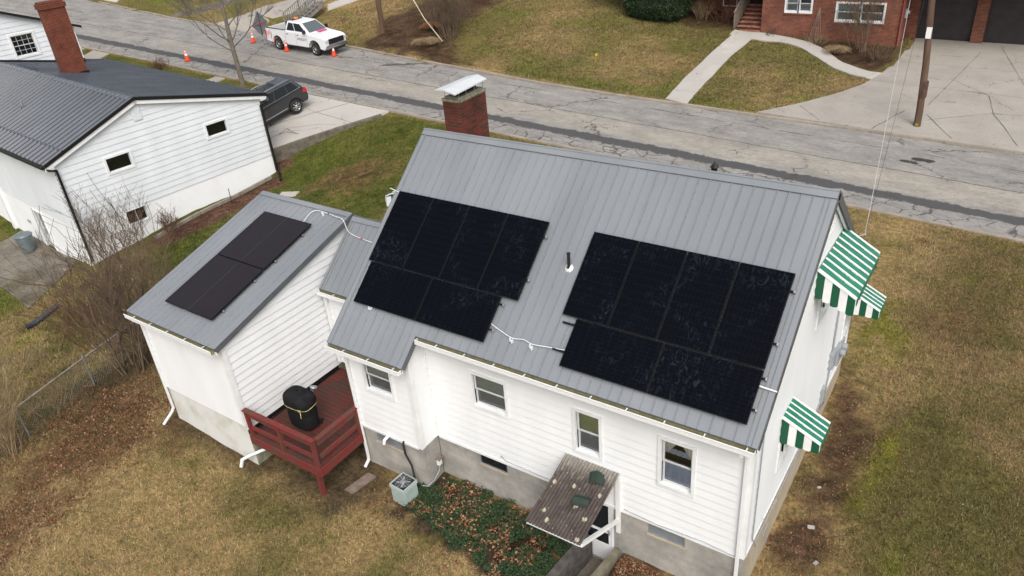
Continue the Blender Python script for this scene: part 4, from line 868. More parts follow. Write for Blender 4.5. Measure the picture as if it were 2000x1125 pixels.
for sc_, r0, r1 in ((1.9,.10,.075),(5,.055,.025)):
    vo = t.n('ShaderNodeTexVoronoi', voronoi_dimensions='2D'); vo.inputs['Scale'].default_value = sc_; t.l(co, 'Vector', vo, 'Vector')
    n3 = t.noise(co, 16, 3); vd = t.math('ADD', (vo, 'Distance'), (t.math('MULTIPLY', (t.math('SUBTRACT', (n3, 'Fac'), .5), 0), .14), 0)); mk = t.fr(vd, 0, r0, r1); m4 = t.mix((t.math('MULTIPLY', (mk, 0), .75), 0), acc, (.52,.50,.38)); acc = (m4, 2)
t.l(acc[0], acc[1], t.b, 'Base Color'); m_corr = t.set(.8, 0, .25)
b = MB(); corr(b, 6.0, 7.3, .30, 1.06, -1.44, .60); cn = b.build('canopy', m_corr, H); cn['label'] = 'lichen spotted brown corrugated canopy over the basement door'
b = MB(); b.bar((6.02,-1.41,.56),(7.28,-1.41,.56),.035,.04); b.bar((6.10,.3,.98),(6.10,-1.38,.54),.04,.05); b.bar((7.22,.3,.98),(7.22,-1.38,.54),.04,.05); b.bar((6.1,-.5,.75),(7.2,-.5,.75),.04,.05)
b.bar((7.27,.27,-.32),(7.27,-1.36,.52),.075,.075); b.bar((6.03,.27,-.32),(6.03,-1.36,.52),.075,.075); b.box(7.22,7.32,.25,.315,-.45,.98); b.box(5.98,6.08,.25,.315,-.45,.98)
b.build('canopy_bracket', m_trim, cn)
# stairwell
sw = thing('stairwell', 'sunken concrete stairwell in front of the basement door', 'steps', (6.85,-.6,-1.9))
b = MB(); b.obox((6.36,.30,-2.2),(.22,0,0),(-.17,-1.9,0),(0,0,.98)); b.build('side_wall', M('dark_old_boards', (.11,.10,.09), (.05,.045,.04), .9, scale=6, bump=.3), sw); b = MB(); b.obox((7.16,.30,-2.2),(.17,0,0),(-.20,-1.9,0),(0,0,.93)); b.build('side_wall', M('mossy_kerb', (.20,.18,.13), (.12,.105,.07), .9, scale=5), sw)
b = MB(); b.box(6.4,7.2,-1.6,.3,-2.25,-1.93); b.box(6.35,7.1,-1.6,-1.2,-1.93,-1.7); b.build('steps', m_patio, sw)

# ------------------------------------------------------------------ solar panels
def panel_mat(name, base, spec, linc, sm, rough=.22):
    t = NT(name); tc = t.n('ShaderNodeUVMap'); sp = t.n('ShaderNodeSeparateXYZ'); t.l(tc, 'UV', sp, 'Vector')   # uv in metres
    def grid(ax, per, w):
        f = t.math('FRACT', (t.math('MULTIPLY', (sp, ax), 1/per), 0)); d = t.math('ABSOLUTE', (t.math('SUBTRACT', (f, 0), .5), 0)); return t.fr(d, 0, .5-w/per*.5, .5-w/per*.5+.004/per)
    g1 = grid('X', .166, .006); g2 = grid('Y', .083, .006); g3 = grid('Y', .0415, .005)
    g = t.math('MAXIMUM', (g1, 0), (g2, 0)); gg = t.math('MAXIMUM', (g, 0), (t.math('MULTIPLY', (g3, 0), .45), 0))
    co = t.coord('World', (1,1,1)); n1 = t.noise(co, 1.1, 3, .5, .6); n2 = t.noise(t.coord('World', (1.6,.8,.8)), 5, 6, .68, 2.4)
    s1 = t.fr(n2, 'Fac', .52, .74); s2 = t.fr(n1, 'Fac', .49, .66); s = t.math('MULTIPLY', (s1, 0), (s2, 0), True)
    a = t.mix((gg, 0), base, linc); b_ = t.mix((t.math('MULTIPLY', (s, 0), sm), 0), (a, 2), (.032,.042,.058)); t.l(b_, 2, t.b, 'Base Color')
    return t.set(rough, 0, spec)
m_pv = panel_mat('black_solar_glass', (.0028,.0034,.0055), .03, (.016,.019,.026), .75)
m_pv2 = panel_mat('brown_black_solar_glass', (.016,.012,.015), .22, (.026,.022,.026), .25, .3)  # brown cast of the grazing reflection is put into the base colour
m_pvf = flat('black_panel_frame', (.010,.010,.011), .5, spec=.15)
m_alu = M('aluminium', (.45,.46,.47), (.36,.37,.38), .4, .7)
def solar(O, u, s, n, W, L, label, group, mat, clampside=None, mid=False):
    O, u, s, n = Vector(O), Vector(u).normalized(), Vector(s).normalized(), Vector(n).normalized()
    r = thing('solar_panel', label, 'solar panel', O, 0, group)
    f = MB(); t_ = .012; h = .038
    f.obox(O, u*W, s*t_, n*h); f.obox(O+s*(L-t_), u*W, s*t_, n*h); f.obox(O+s*t_, u*t_, s*(L-2*t_), n*h); f.obox(O+s*t_+u*(W-t_), u*t_, s*(L-2*t_), n*h)
    f.build('frame', m_pvf, r)
    g = MB(); g.obox(O+u*t_+s*t_+n*.006, u*(W-2*t_), s*(L-2*t_), n*.027); go = g.build('glass', mat, r)
    me = go.data; uv = me.uv_layers.new(name='UVMap')
    for lp in me.loops:
        p = Vector(me.vertices[lp.vertex_index].co); q = (p.dot(u)-t_, p.dot(s)-t_); 
        uv.data[lp.index].uv = (q[0]+.0, q[1]+.0) if L < W else (q[1], q[0])
    if mid:
        c = MB(); c.obox(O+s*t_+u*(W/2-.004)+n*.033, u*.008, s*(L-2*t_), n*.0015); c.build('centre_seam', flat('dull_seam', (.06,.06,.07), .6), r)
    return r
HP = .085
def arr(x0, d_top, w, Lh, gap, lx, side):
    for i in range(4):
        P = rear(x0+i*(w+gap), d_top-Lh, HP)
        pos = ['leftmost', 'second from the left', 'third from the left', 'rightmost'][i]
        solar(P, (1,0,0), sv, nv, w, Lh, f'upright black solar panel, {pos} in the {side} array upper row', 'solar panels on the main roof', m_pv)
    for i in range(2):
        P = rear(lx+i*(Lh+gap), d_top-Lh-gap-w, HP)
        solar(P, (1,0,0), sv, nv, Lh, w, f'sideways black solar panel, {["left", "right"][i]} half of the {side} array lower row', 'solar panels on the main roof', m_pv)
arr(.20, 2.53*NS, 1.072, 1.905, .018, .30, 'left'); arr(5.67, 2.525*NS, 1.036, 1.915, .018, 6.02, 'right')
gpan = Gp0+gu*1.02+gsv*(.62*gn)+gnv*.09
for i in range(2):
    P = gpan+gsv*(i*1.935)-gu*.0
    solar(P+gu*.0, gu, gsv, gnv, 1.98, 1.915, ['lower brown black solar panel on the side wing roof', 'upper brown black solar panel on the side wing roof, nearer the ridge'][i], 'solar panels on the side wing roof', m_pv2, mid=True)
# racking under the arrays
for (xa, xb, d0, nm, lb) in ((.25, 4.55, .62, 'left', 0), (5.72, 9.9, .62, 'right', 0)):
    rk = thing('racking', f'mounting rails and end clamps under the {nm} solar array of the main roof', 'mounting rails', rear(xa, d0, .03))
    for d, xe in ((.62, xb-.36 if nm == 'left' else xb), (1.22, xb-.36 if nm == 'left' else xb), (1.9, xb), (2.95, xb)):
        b = MB(); b.obox(rear(xa, d, .028), V(xe-xa+.03,0,0), sv*.035, nv*.055); b.build('rail', m_pvf, rk)
        b = MB(); b.obox(rear(xe+.03, d-.01, .03), V(.03,0,0), sv*.05, nv*.07); b.build('clamp', m_alu, rk)
rk = thing('racking', 'mounting rails and end clamps under the two panels of the side wing', 'mounting rails', gpan)
for d in (.35, 1.5, 2.3, 3.4):
    b = MB(); b.obox(gpan+gsv*d-gnv*.062, gu*2.0, gsv*.035, gnv*.055); b.build('rail', m_pvf, rk)
    b = MB(); b.obox(gpan+gsv*d-gnv*.05+gu*2.0, gu*.03, gsv*.05, gnv*.05); b.build('clamp', m_alu, rk)
m_cond = flat('white_conduit', (.72,.74,.75), .35); m_red_tape = flat('red_label', (.55,.03,.05), .5)
def conduit(path, label, marks=(), straps=(), r=.0105):
    o = thing('conduit', label, 'conduit', path[0])
    P = [Vector(p) for p in path]; Q = []
    for i in range(len(P)-1):
        for k in range(6):
            t_ = k/6; p0 = P[max(i-1,0)]; p1 = P[i]; p2 = P[i+1]; p3 = P[min(i+2,len(P)-1)]
            Q.append(.5*((2*p1)+(p2-p0)*t_+(2*p0-5*p1+4*p2-p3)*t_*t_+(3*p1-p0-3*p2+p3)*t_**3))
    Q.append(P[-1]); b = MB(); b.tube(Q, r, 8); b.build('pipe', m_cond, o)
    for m in marks:
        p, q = Q[m], Q[m+1]; b = MB(); b.tube([p, p+(q-p)*.8], r*1.25, 8); b.build('label_tape', m_red_tape, o)
    for p in straps:
        p = Vector(p); b = MB(); b.box(p.x-.02, p.x+.02, p.y-.04, p.y+.03, p.z-.045, p.z-.005); b.box(p.x-.05, p.x-.03, p.y-.02, p.y+.05, p.z-.045, p.z+.035); b.box(p.x+.03, p.x+.045, p.y-.07, p.y+.01, p.z-.06, p.z+.03); b.build('strap', m_cond, o, bevel=.005)
    return o
def rearxy(x, y, h): return rear(x, y*NS, h)
conduit([rearxy(4.05,.60,.05), rearxy(4.4,.52,.05), rearxy(4.73,.46,.05), rearxy(5.0,.49,.05), rearxy(5.23,.46,.05), rearxy(5.6,.49,.05), rearxy(6.1,.53,.05)], 'white conduit running across the main roof between the two arrays', straps=[rearxy(4.73,.43,.05), rearxy(5.23,.42,.05)])
conduit([gp_(-3.50,2.15,3.91), gp_(-3.62,2.6,4.03), gp_(-3.52,2.76,4.075), gp_(-3.2,2.78,4.08), gp_(-2.73,2.74,4.06), gp_(-2.38,2.69,4.05), V(-2.15,2.61,3.76), V(-1.66,2.55,3.69), V(-.95,2.52,3.66), V(.1,2.5,3.65)], 'white conduit bending along the side wing ridge towards the main roof', marks=(20,42), straps=[gp_(-3.2,2.72,4.06)])
conduit([rearxy(9.6,.84,.05), rearxy(9.85,.83,.06), rearxy(10.18,.82,.05)], 'short white conduit with red label at the right roof edge', marks=(2,), r=.018)
b = MB(); b.box(.76,.84,.16,.28,3.40,3.46); b.box(.72,.76,.2,.26,3.41,3.49); b.box(.84,.87,.19,.23,3.44,3.50); o = b.build('roof_bracket', m_cond, None, bevel=.006); tag(o, 'loose white bracket lying on the roof below the left array', 'bracket')
conduit([rear(.12,3.30,.05), rear(-.16,3.34,.10)], 'white pipe end poking out at the left rake beside the panels')
# ------------------------------------------------------------------ deck
D = thing('deck', 'weathered red wooden deck with railing in the corner between wing and house', 'deck', (-1.2,-.4,-.3))
dz = -.27; X0, X1, Y0, Y1 = -2.44, .10, -1.86, 1.50
b = MB(); y = Y0; k = 0
while y < Y1:
    b.box(X0+.03+random.uniform(-.004,.004), X1+.04, y, min(y+.134, Y1), dz-.035, dz+random.uniform(-.002,.003)); y += .141
b.build('floor_board', m_deck, D)['label'] = 'deck floor of red boards'
b = MB(); b.box(X0, X1+.06, Y0-.045, Y0-.003, dz-.26, dz-.012); b.build('rim_beam', m_redwood, D)
b = MB(); b.box(X1+.063, X1+.10, Y0-.045, YB-.03, dz-.26, dz-.012); b.build('rim_beam', m_redwood, D)
b = MB()
for yy in (-1.2,-.5,.3): b.box(X0+.03, X1+.03, yy, yy+.04, dz-.22, dz-.037)
b.build('joist', m_redwood, D)
b = MB(); b.box(-.20,-.08,-1.80,-1.69,-1.50,dz-.26); b.build('post', m_redwood, D)['label'] = 'corner post carrying the deck'
zt = .58
def rail_run(p, q, posts):
    p, q = Vector(p), Vector(q); d = (q-p).normalized()
    b = MB(); b.bar(p+V(0,0,zt), q+V(0,0,zt), .14, .04); b.build('handrail', m_redwood, D)
    for h in (zt-.13, dz+.30): b = MB(); b.bar(p+V(0,0,h), q+V(0,0,h), .04, .13); b.build('rail', m_redwood, D)
    for t_ in posts: c = p+(q-p)*t_; b = MB(); b.bar((c.x,c.y,dz-.2),(c.x,c.y,zt-.021), .09, .09, up=(0,1,0)); b.build('baluster_post', m_redwood, D)
rail_run((X0-.0,Y0+.02,0),(X1+.05,Y0+.02,0),(.03,.5,.975))
rail_run((X1+.05,Y0+.1,0),(X1+.05,YB-.04,0),(.95,))
b = MB(); b.bar((-2.44,-1.8,dz+.005),(-2.44,1.5,dz+.005),.02,.02); b.obox(gp_(gx1-og+.02,wy,-.27), gvv*3.3, gu*.012, V(0,0,.125)); b.build('flashing', m_black_trim, D)
# covered grill
gr = thing('grill', 'covered barbecue grill tied with a yellow cord on the red deck', 'grill', (-1.40,-.85,dz))
b = MB(); L_ = 18
def ring(rx, ry, z, ox=0, oy=0, sq=.75, wob=.03, k=0):
    out = []
    for j in range(24):
        a = 2*math.pi*j/24; c, s_ = math.cos(a), math.sin(a)
        out.append(V(-1.40+ox+rx*math.copysign(abs(c)**sq, c)*(1+wob*math.sin(5*a+k)), -.85+oy+ry*math.copysign(abs(s_)**sq, s_)*(1+wob*math.cos(3*a+k*2)), dz+z))
    return out
prof = [(.40,.25,.10),(.41,.26,.25),(.42,.27,.5),(.40,.26,.66),(.44,.30,.78),(.45,.31,.92),(.42,.29,1.04),(.33,.22,1.12),(.18,.12,1.16),(.02,.02,1.165)]
vs = []
for i, (rx_, ry_, z) in enumerate(prof): vs += ring(rx_, ry_, z, sq=.62, wob=.035 if i < 8 else 0, k=i*.9)
b.raw(vs, [(i*24+j, i*24+(j+1) % 24, (i+1)*24+(j+1) % 24, (i+1)*24+j) for i in range(len(prof)-1) for j in range(24)], 0, True); b.build('cover', M('black_fabric_cover', (.012,.012,.013), (.02,.02,.022), .9, spec=.08, scale=8, bump=.3, bscale=12), gr)
b = MB(); c = ring(.435,.29,.76, sq=.62, wob=.03, k=3.4); b.tube(c+[c[0]], .010, 6); b.tube([c[20]+V(0,-.01,.02), c[20]+V(.05,-.05,-.08), c[20]+V(.02,-.04,-.2)], .011, 6); b.tube([c[20]+V(0,-.01,.02), c[20]+V(-.05,-.04,.05), c[20]+V(-.02,-.04,.0), c[20]+V(.05,-.03,.06)], .009, 6); b.build('cord', flat('yellow_cord', (.55,.47,.20), .7), gr)
for sx in (-.3,.3): b = MB(); b.tube([(-1.40+sx,-.62,dz+.09),(-1.40+sx+.04,-.62,dz+.09)], .09, 14); b.build('wheel', m_black_rubber, gr)
b = MB(); b.box(-1.72,-1.08,-1.0,-.7,dz+.09,dz+.14)
for sx in (-1.7,-1.12): b.box(sx,sx+.03,-1.0,-.97,dz+.003,dz+.6)
b.build('leg', m_black_rubber, gr)
b = MB(); b.lathe([(.0,.0),(.09,.02),(.1,.07),(.0,.075)], (-1.30,-.42,dz+.95), (0,.4,1), 14); b.box(-1.33,-1.27,-.5,-.46,dz+.6,dz+.98); b.build('side_lid', m_metal, gr)
# condenser unit
ac = thing('air_conditioner', 'pale green air conditioning unit beside the grey foundation', 'air conditioner', (1.85,-.80,-1.40), R(-4))
m_ac = M('pale_green_enamel', (.42,.50,.47), (.34,.41,.385), .5, scale=3)
b = MB()
b.obox((-.24,-.24,0),(.48,0,0),(0,.48,0),(0,0,.025)); b.obox((-.23,-.23,.025),(.46,0,0),(0,.46,0),(0,0,.53))
for k in range(9):
    a = -.215+k*.05; b.obox((a,-.242,.04),(.030,0,0),(0,.012,0),(0,0,.42)); b.obox((.23,a,.04),(.012,0,0),(0,.030,0),(0,0,.42)); b.obox((-.242,a,.04),(.012,0,0),(0,.030,0),(0,0,.42))
b.obox((-.25,-.25,.48),(.50,0,0),(0,.03,0),(0,0,.10)); b.obox((-.25,.22,.48),(.50,0,0),(0,.03,0),(0,0,.10)); b.obox((-.25,-.22,.48),(.03,0,0),(0,.44,0),(0,0,.10)); b.obox((.22,-.22,.48),(.03,0,0),(0,.44,0),(0,0,.10))
b.build('casing', m_ac, ac, local=True, bevel=.006)
b = MB(); b.obox((-.215,-.215,.556),(.43,0,0),(0,.43,0),(0,0,.004)); b.build('fan_opening', m_dark, ac, local=True)
b = MB(); 
for k in range(12): a = 2*math.pi*k/12; b.bar((0,0,.588),(.21*math.cos(a),.21*math.sin(a),.582),.007,.006)
for r_ in (.07,.12,.165,.205): b.tube([(r_*math.cos(2*math.pi*j/20), r_*math.sin(2*math.pi*j/20), .587) for j in range(21)], .004, 5)
b.build('grille', m_metal, ac, local=True)
b = MB(); b.lathe([(0,.02),(.07,.02),(.07,0)], (0,0,.565), (0,0,1), 14)
for k in range(4): a = math.pi/2*k+.4; b.obox((0,0,.566),(.17*math.cos(a),.17*math.sin(a),.01),(-.05*math.sin(a),.05*math.cos(a),-.004),(0,0,.003))
b.build('fan', m_meter, ac, local=True)
# planks, shingle caps, board
o = MB(); o.obox((.28,-1.42,zb(.3,-1)+.01),(.30,0,0),(.13,.78,0),(0,0,.05)); o = o.build('plank', m_wood, None, bevel=.01); tag(o, 'old dark plank on the ground below the downspout by the deck', 'plank')
def cap_piece(x, y, rz, lab):
    zz = 1.06+(y-.3)*(.46/1.74)+.03; r = thing('ridge_shingle', lab, 'shingle', (x,y,zz), rz, 'dark green shingle pieces on the canopy')
    b = MB(); b.obox((-.17,0,.075),(.34,0,0),(0,-.16,-.055),(0,0,.012)); b.obox((-.17,0,.062),(.34,0,0),(0,.17,-.085),(0,0,.012)); b.build('sheet', M('dark_green_shingle', (.022,.038,.029), (.034,.056,.043), .8, scale=9, bump=.3), r, local=True)
    b = MB(); b.obox((-.16,-.158,.024),(.32,0,0),(0,.05,.018),(0,0,.012)); b.build('tab', flat('black_green_tab', (.02,.034,.026), .8), r, local=True)
cap_piece(6.93,-.02,R(-68),'dark green folded shingle piece nearest the wall on the brown canopy'); cap_piece(6.88,-.60,R(12),'dark green folded shingle piece in the middle of the brown canopy')
def flatboard(x, y, sx, sy, rz, name, lab, cat, mt, h=.04):
    z = zb(x, y)+.02; c, s_ = math.cos(rz), math.sin(rz); b = MB(); b.obox((x-sx/2*c+sy/2*s_, y-sx/2*s_-sy/2*c, z), (sx*c,sx*s_,0), (-sy*s_,sy*c,0), (0,0,h)); return tag(b.build(name, mt, None, bevel=.01), lab, cat)
flatboard(-15.9,11.5,1.0,.6,.5,'splash_block','pale stone slab lying on the green lawn behind the wing roof','slab',m_concrete)
for (x,y,s_,rz) in ((10.75,3.1,.16,.3),(11.1,2.2,.12,1.2),(10.6,4.3,.10,.7)): flatboard(x,y,s_,s_*.7,rz,'stone',{.16:'largest flat grey stone in the soil strip',.12:'middle sized stone further back along the gable soil strip',.10:'small stone in the bare soil nearest the gable wall'}[s_],'stone',m_found,.03)
flatboard(8.2,-.15,.35,.2,.5,'stone','dark flat stone in the leaves beside the stairwell','stone',m_patio,.05)
# lamp post in front of the house
lp = thing('lamp_post', 'black lantern on a post behind the roof ridge', 'lamp post', (3.3,16.3,zb(3.3,16.3)))
zz = zb(3.3,16.3)
b = MB(); b.tube([(3.3,16.3,zz-.1),(3.3,16.3,zz+1.75)], .035, 10); b.build('post', m_black_trim, lp)
b = MB(); b.lathe([(.04,0),(.10,.04),(.14,.28),(.19,.30),(.06,.42),(.02,.50),(0,.52)], (3.3,16.3,zz+1.75), (0,0,1), 6, smooth=False); b.build('lantern', m_black_trim, lp)

# ------------------------------------------------------------------ neighbour's house
TH = -.109; Au = V(-math.sin(TH), math.cos(TH), 0); Av = V(-math.cos(TH), -math.sin(TH), 0); A0 = V(-19.99,3.41,0)
def LW(a, c, z): return A0+Au*a+Av*c+V(0,0,z)
N = thing('neighbour_house', 'white clapboard house with black ribbed roof and brick chimney', 'house', LW(5,6,-1.5))
Wd = 9.98; um_, zp_, ze_ = 3.985, 4.483, 2.91
m_clap = M('white_clapboard', (.74,.77,.79), (.66,.69,.71), .5, scale=1, stretch=(1,1,.3))
zr1 = lambda a: zp_-(um_-a)*(zp_-2.87)/(um_+.36); zr2 = lambda a: zp_-(a-um_)*(zp_-2.95)/(Wd+.36-um_)
gpoly = [(0,-.12),(Wd,-.12),(Wd,zr2(Wd)-.12),(um_,zp_-.12),(0,zr1(0)-.12)]
hw1 = (2.07,1.68,3.12,2.30); hw2 = (6.90,1.75,7.95,2.33); hw3 = (2.12,-.85,3.02,-.22)
NL = 17.0
b = MB(); siding(b, LW(0,0,0), Au, -Av, gpoly, [hw1,hw2], .265, .022); b.build('wall', m_clap, N)['label'] = 'clapboard gable wall facing the green lawn'
b = MB(); siding(b, LW(0,0,0), Av, -Au, [(0,-.12),(NL,-.12),(NL,2.75),(0,2.75)], [], .20, .028); b.build('wall', m_clap, N)
b = MB(); siding(b, LW(Wd,0,0), Av, Au, [(0,-.12),(NL,-.12),(NL,2.75),(0,2.75)], [], .265, .022); b.build('wall', m_clap, N)
b = MB(); O = LW(0,0,0)
def lf(a0, a1, z0, z1): b.obox(LW(a0,.012,z0), Au*(a1-a0), Av*.2, V(0,0,z1-z0))
lf(0,hw3[0],-3,-.121); lf(hw3[0],hw3[2],-3,hw3[1]); lf(hw3[0],hw3[2],hw3[3],-.121); lf(hw3[2],Wd,-3,-.121)
def rfn(c0, c1, z0, z1): b.obox(LW(.012,c0,z0), Av*(c1-c0), Au*.2, V(0,0,z1-z0))
rfn(.212,4.05,-3,-.121); rfn(4.05,5.0,-.38,-.121); rfn(4.05,5.0,-3,-2.42); rfn(5.0,NL,-3,-.121)
b.obox(LW(Wd-.2,.22,-3), Av*NL, Au*.19, V(0,0,2.87))
m_nf = M('white_masonry', (.86,.87,.87), (.78,.79,.775), .85, scale=1.2, detail=8, bump=.15, lo=.45, hi=.8)
b.build('foundation', m_nf, N)
def nwin(h, st, lab=None, mun=None, tr=.09):
    return window(N, LW(0,0,0) if st != 'low' else LW(0,.012,0), Au, -Av, *h, style={'low':'slider'}.get(st, st), trim=tr, label=lab, muntin=mun, blind_or_dark_backing=(h[1]+.03, m_dark))  # no blind here: near-black backing sheet paints the dark behind the glass
nwin(hw1, 'fixed'); nwin(hw2, 'fixed'); nwin(hw3, 'low', tr=.04)
b = MB(); b.obox(LW(3.76,-.03,3.48), Au*.40, -Av*.02, V(0,0,.56)); 
for k in range(9): b.obox(LW(3.79,-.052,3.52+k*.055), Au*.34, -Av*.012, V(0,0,.03))
b.build('gable_vent', m_clap, N)
# rear door
b = MB(); b.obox(LW(.10,4.05,-2.42), Av*.95, Au*.04, V(0,0,2.04)); d_ = b.build('door', m_sash, N)
b = MB()
for i in range(3):
    for k in range(2): b.obox(LW(.09,4.2+k*.32,-1.62+i*.38), Av*.27, Au*.012, V(0,0,.32))
b.build('pane', m_pane_grey, d_)
b = MB(); b.obox(LW(-.03,3.95,-2.45), Av*.1, Au*.13, V(0,0,2.1)); b.obox(LW(-.03,5.0,-2.45), Av*.1, Au*.13, V(0,0,2.1)); b.obox(LW(-.03,4.05,-.40), Av*.95, Au*.13, V(0,0,.08)); b.build('door_frame', m_trim, N)
b = MB(); b.obox(LW(-.03,6.1,-1.35), Av*.3, Au*.03, V(0,0,.15)); b.build('vent', m_meter, N)
b = MB(); b.obox(LW(.012,8.6,-2.6), Av*.25, -Au*.14, V(0,0,2.6)); b.build('downspout', m_trim, N)
# roof
s1 = (zp_-2.87)/(um_+.36); s2 = (zp_-2.95)/(Wd+.36-um_)
RS1 = (Au+V(0,0,s1)).normalized(); RN1 = Av.cross(RS1); RN1 = RN1 if RN1.z > 0 else -RN1
RS2 = (Au-V(0,0,s2)).normalized(); RN2 = Av.cross(RS2); RN2 = RN2 if RN2.z > 0 else -RN2
L1 = (um_+.36)*math.hypot(1,s1); L2 = (Wd+.36-um_)*math.hypot(1,s2)
b = MB(); roof_plane(b, LW(-.36,-.18,2.87), Av, RS1, RN1, NL, 0, L1, rib=.42, ribh=.075, ribw=.19, every=0, first=.1)
roof_plane(b, LW(um_,-.18,zp_), Av, RS2, RN2, NL, .002, L2, rib=.42, ribh=.075, ribw=.19, every=0, first=.1)
nr = b.build('roof', m_roof_black, N)
b = MB(); b.obox(LW(um_,-.2,zp_)-RS1*.22+RN1*.034, Av*NL, RS1*.22, RN1*.015); b.obox(LW(um_,-.2,zp_)+RN2*.034, Av*NL, RS2*.22, RN2*.015)
b.build('ridge_cap', M('dark_ridge_metal', (.10,.115,.135), (.17,.19,.21), .35, .1, scale=3), nr)
b = MB(); b.obox(LW(-.36,-.18,2.87)+RS1*.9+RN1*.03, Av*NL, RS1*.10, RN1*.02); b.obox(LW(um_,-.18,zp_)+RS2*(L2-.95)+RN2*.024, Av*NL, RS2*.12, RN2*.03)
b.build('snow_guard', m_roof_black, nr)
b = MB(); b.obox(LW(-.36,-.2,2.87)-RN1*.10, -Av*.02, RS1*L1, RN1*.145); b.obox(LW(um_,-.2,zp_)-RN2*.10, -Av*.02, RS2*L2, RN2*.145); b.obox(LW(-.38,-.2,2.74), Av*NL, -Au*.10, V(0,0,.11)); b.obox(LW(Wd+.37,-.2,2.80), Av*NL, Au*.10, V(0,0,.11))
b.build('gutter', m_black_trim, N)
b = MB(); b.obox(LW(-.36,-.185,2.87)-RN1*.26, Av*.15, RS1*L1, RN1*.16); b.obox(LW(um_,-.185,zp_)-RN2*.26, Av*.15, RS2*L2, RN2*.16); b.obox(LW(-.36,-.17,2.62), Av*NL, Au*.36, V(0,0,.12)); b.obox(LW(Wd,-.17,2.68), Av*NL, Au*.36, V(0,0,.12))
b.build('fascia', m_trim, N)
downspout([LW(-.40,-.05,2.78), LW(-.2,-.2,2.62), LW(.05,-.10,2.52), LW(.05,-.10,-1.7)], N, .10, .08, m_black_trim)
downspout([LW(Wd+.4,-.1,2.8), LW(Wd+.3,-.25,2.6), LW(Wd-.05,-.12,2.45), LW(Wd-.02,-.12,-.95), LW(Wd-.1,-.4,-1.02), LW(Wd-.6,-1.2,-1.08)], N, .12, .10, m_black_trim)
# second storey
v2 = 15.0
b = MB(); u_a, u_b, u_m = 1.0, 8.35, 3.9
base = lambda a: (zr2(a) if a > um_ else zr1(a))-.05
sp2 = [(u_a,3.2),(u_b,3.3),(u_b,5.45),(u_m,7.15),(u_a,6.2)]
w5 = (4.95,4.55,6.1,5.65)
siding(b, LW(0,v2,0), Au, -Av, [(u_a,3.2),(u_b,3.2),(u_b,5.55),(u_m,7.30),(u_a,6.3)], [w5], .265, .022)
siding(b, LW(u_b,v2,0), Av, Au, [(0,3.0),(6,3.0),(6,5.55),(0,5.55)], [], .265, .022)
b.build('wall', m_clap, N)['label'] = 'upper storey wall behind the chimney'
window(N, LW(0,v2,0), Au, -Av, *w5, style='double', trim=.10, muntin=(4,2), label='white window with small panes behind the chimney')
b = MB(); p0 = LW(u_m,v2-.3,7.42); p1 = LW(u_b+.35,v2-.3,5.52); b.obox(p0, p1-p0, Av*7, V(0,0,-.14)); p2 = LW(u_a-.3,v2-.3,6.25); b.obox(p2, p0-p2, Av*7, V(0,0,-.14)); b.build('roof', m_black_trim, N)
b = MB(); b.obox(LW(u_a,v2-.03,base(um_)-.9), Au*(u_b-u_a+.03), Av*.02, V(0,0,.2)); 
b.obox(LW(um_,v2-.04,zr2(um_)+.02), (LW(u_b+.02,v2-.04,zr2(u_b)+.02)-LW(um_,v2-.04,zr2(um_)+.02)), Av*.03, V(0,0,.14)); b.build('flashing', m_black_trim, N)
b = MB(); c0 = LW(5.05,9.35,3.6); b.obox(c0, Au*1.12, Av*.62, V(0,0,3.75)); nch = b.build('chimney', m_brick_nb, N)
b = MB(); b.obox(LW(4.99,9.29,7.35), Au*1.24, Av*.74, V(0,0,.22)); b.obox(LW(5.05,9.35,7.57), Au*1.12, Av*.62, V(0,0,.10)); b.build('chimney_crown', m_brick_nb, nch)
b = MB(); b.obox(LW(5.0,9.30,zr2(6.2)-.1), Au*1.22, Av*.72, V(0,0,.30)); b.build('flashing', m_black_trim, nch)
b = MB(); p = LW(1.82,6.8,3.66); b.tube([p-V(0,0,.1), p+V(0,0,.34)], .04, 12); b.build('vent_pipe', m_metal, N); b = MB(); b.lathe([(.11,0),(.07,.05),(.05,.10)], p, RN1, 12); b.build('vent_boot', m_black_trim, N)
# trash can by the rear door
P = V(-25.35,3.25,zb(-25.35,3.2)+.05)
tc_ = thing('trash_can', 'galvanised metal trash can against the white rear wall', 'trash can', P)
m_galv = M('galvanised_can', (.22,.26,.27), (.14,.17,.18), .45, .35, .5, scale=4)
b = MB(); b.lathe([(0,0),(.27,0),(.28,.02),(.29,.1),(.32,.3),(.33,.33),(.34,.36),(.36,.62),(.37,.66),(.385,.84)], P, (0,0,1), 22); b.build('body', m_galv, tc_)
b = MB(); b.lathe([(.40,.83),(.405,.86),(.36,.90),(.15,.95),(0,.96)], P, (0,0,1), 22); b.tube([P+V(-.08,0,.95),P+V(-.06,0,1.0),P+V(.06,0,1.0),P+V(.08,0,.95)], .012, 6); b.build('lid', m_galv, tc_)
for s_ in (-1,1): b = MB(); b.tube([P+V(s_*.36,-.08,.62),P+V(s_*.43,-.06,.6),P+V(s_*.43,.06,.6),P+V(s_*.36,.08,.62)], .012, 6); b.build('handle', m_galv, tc_)
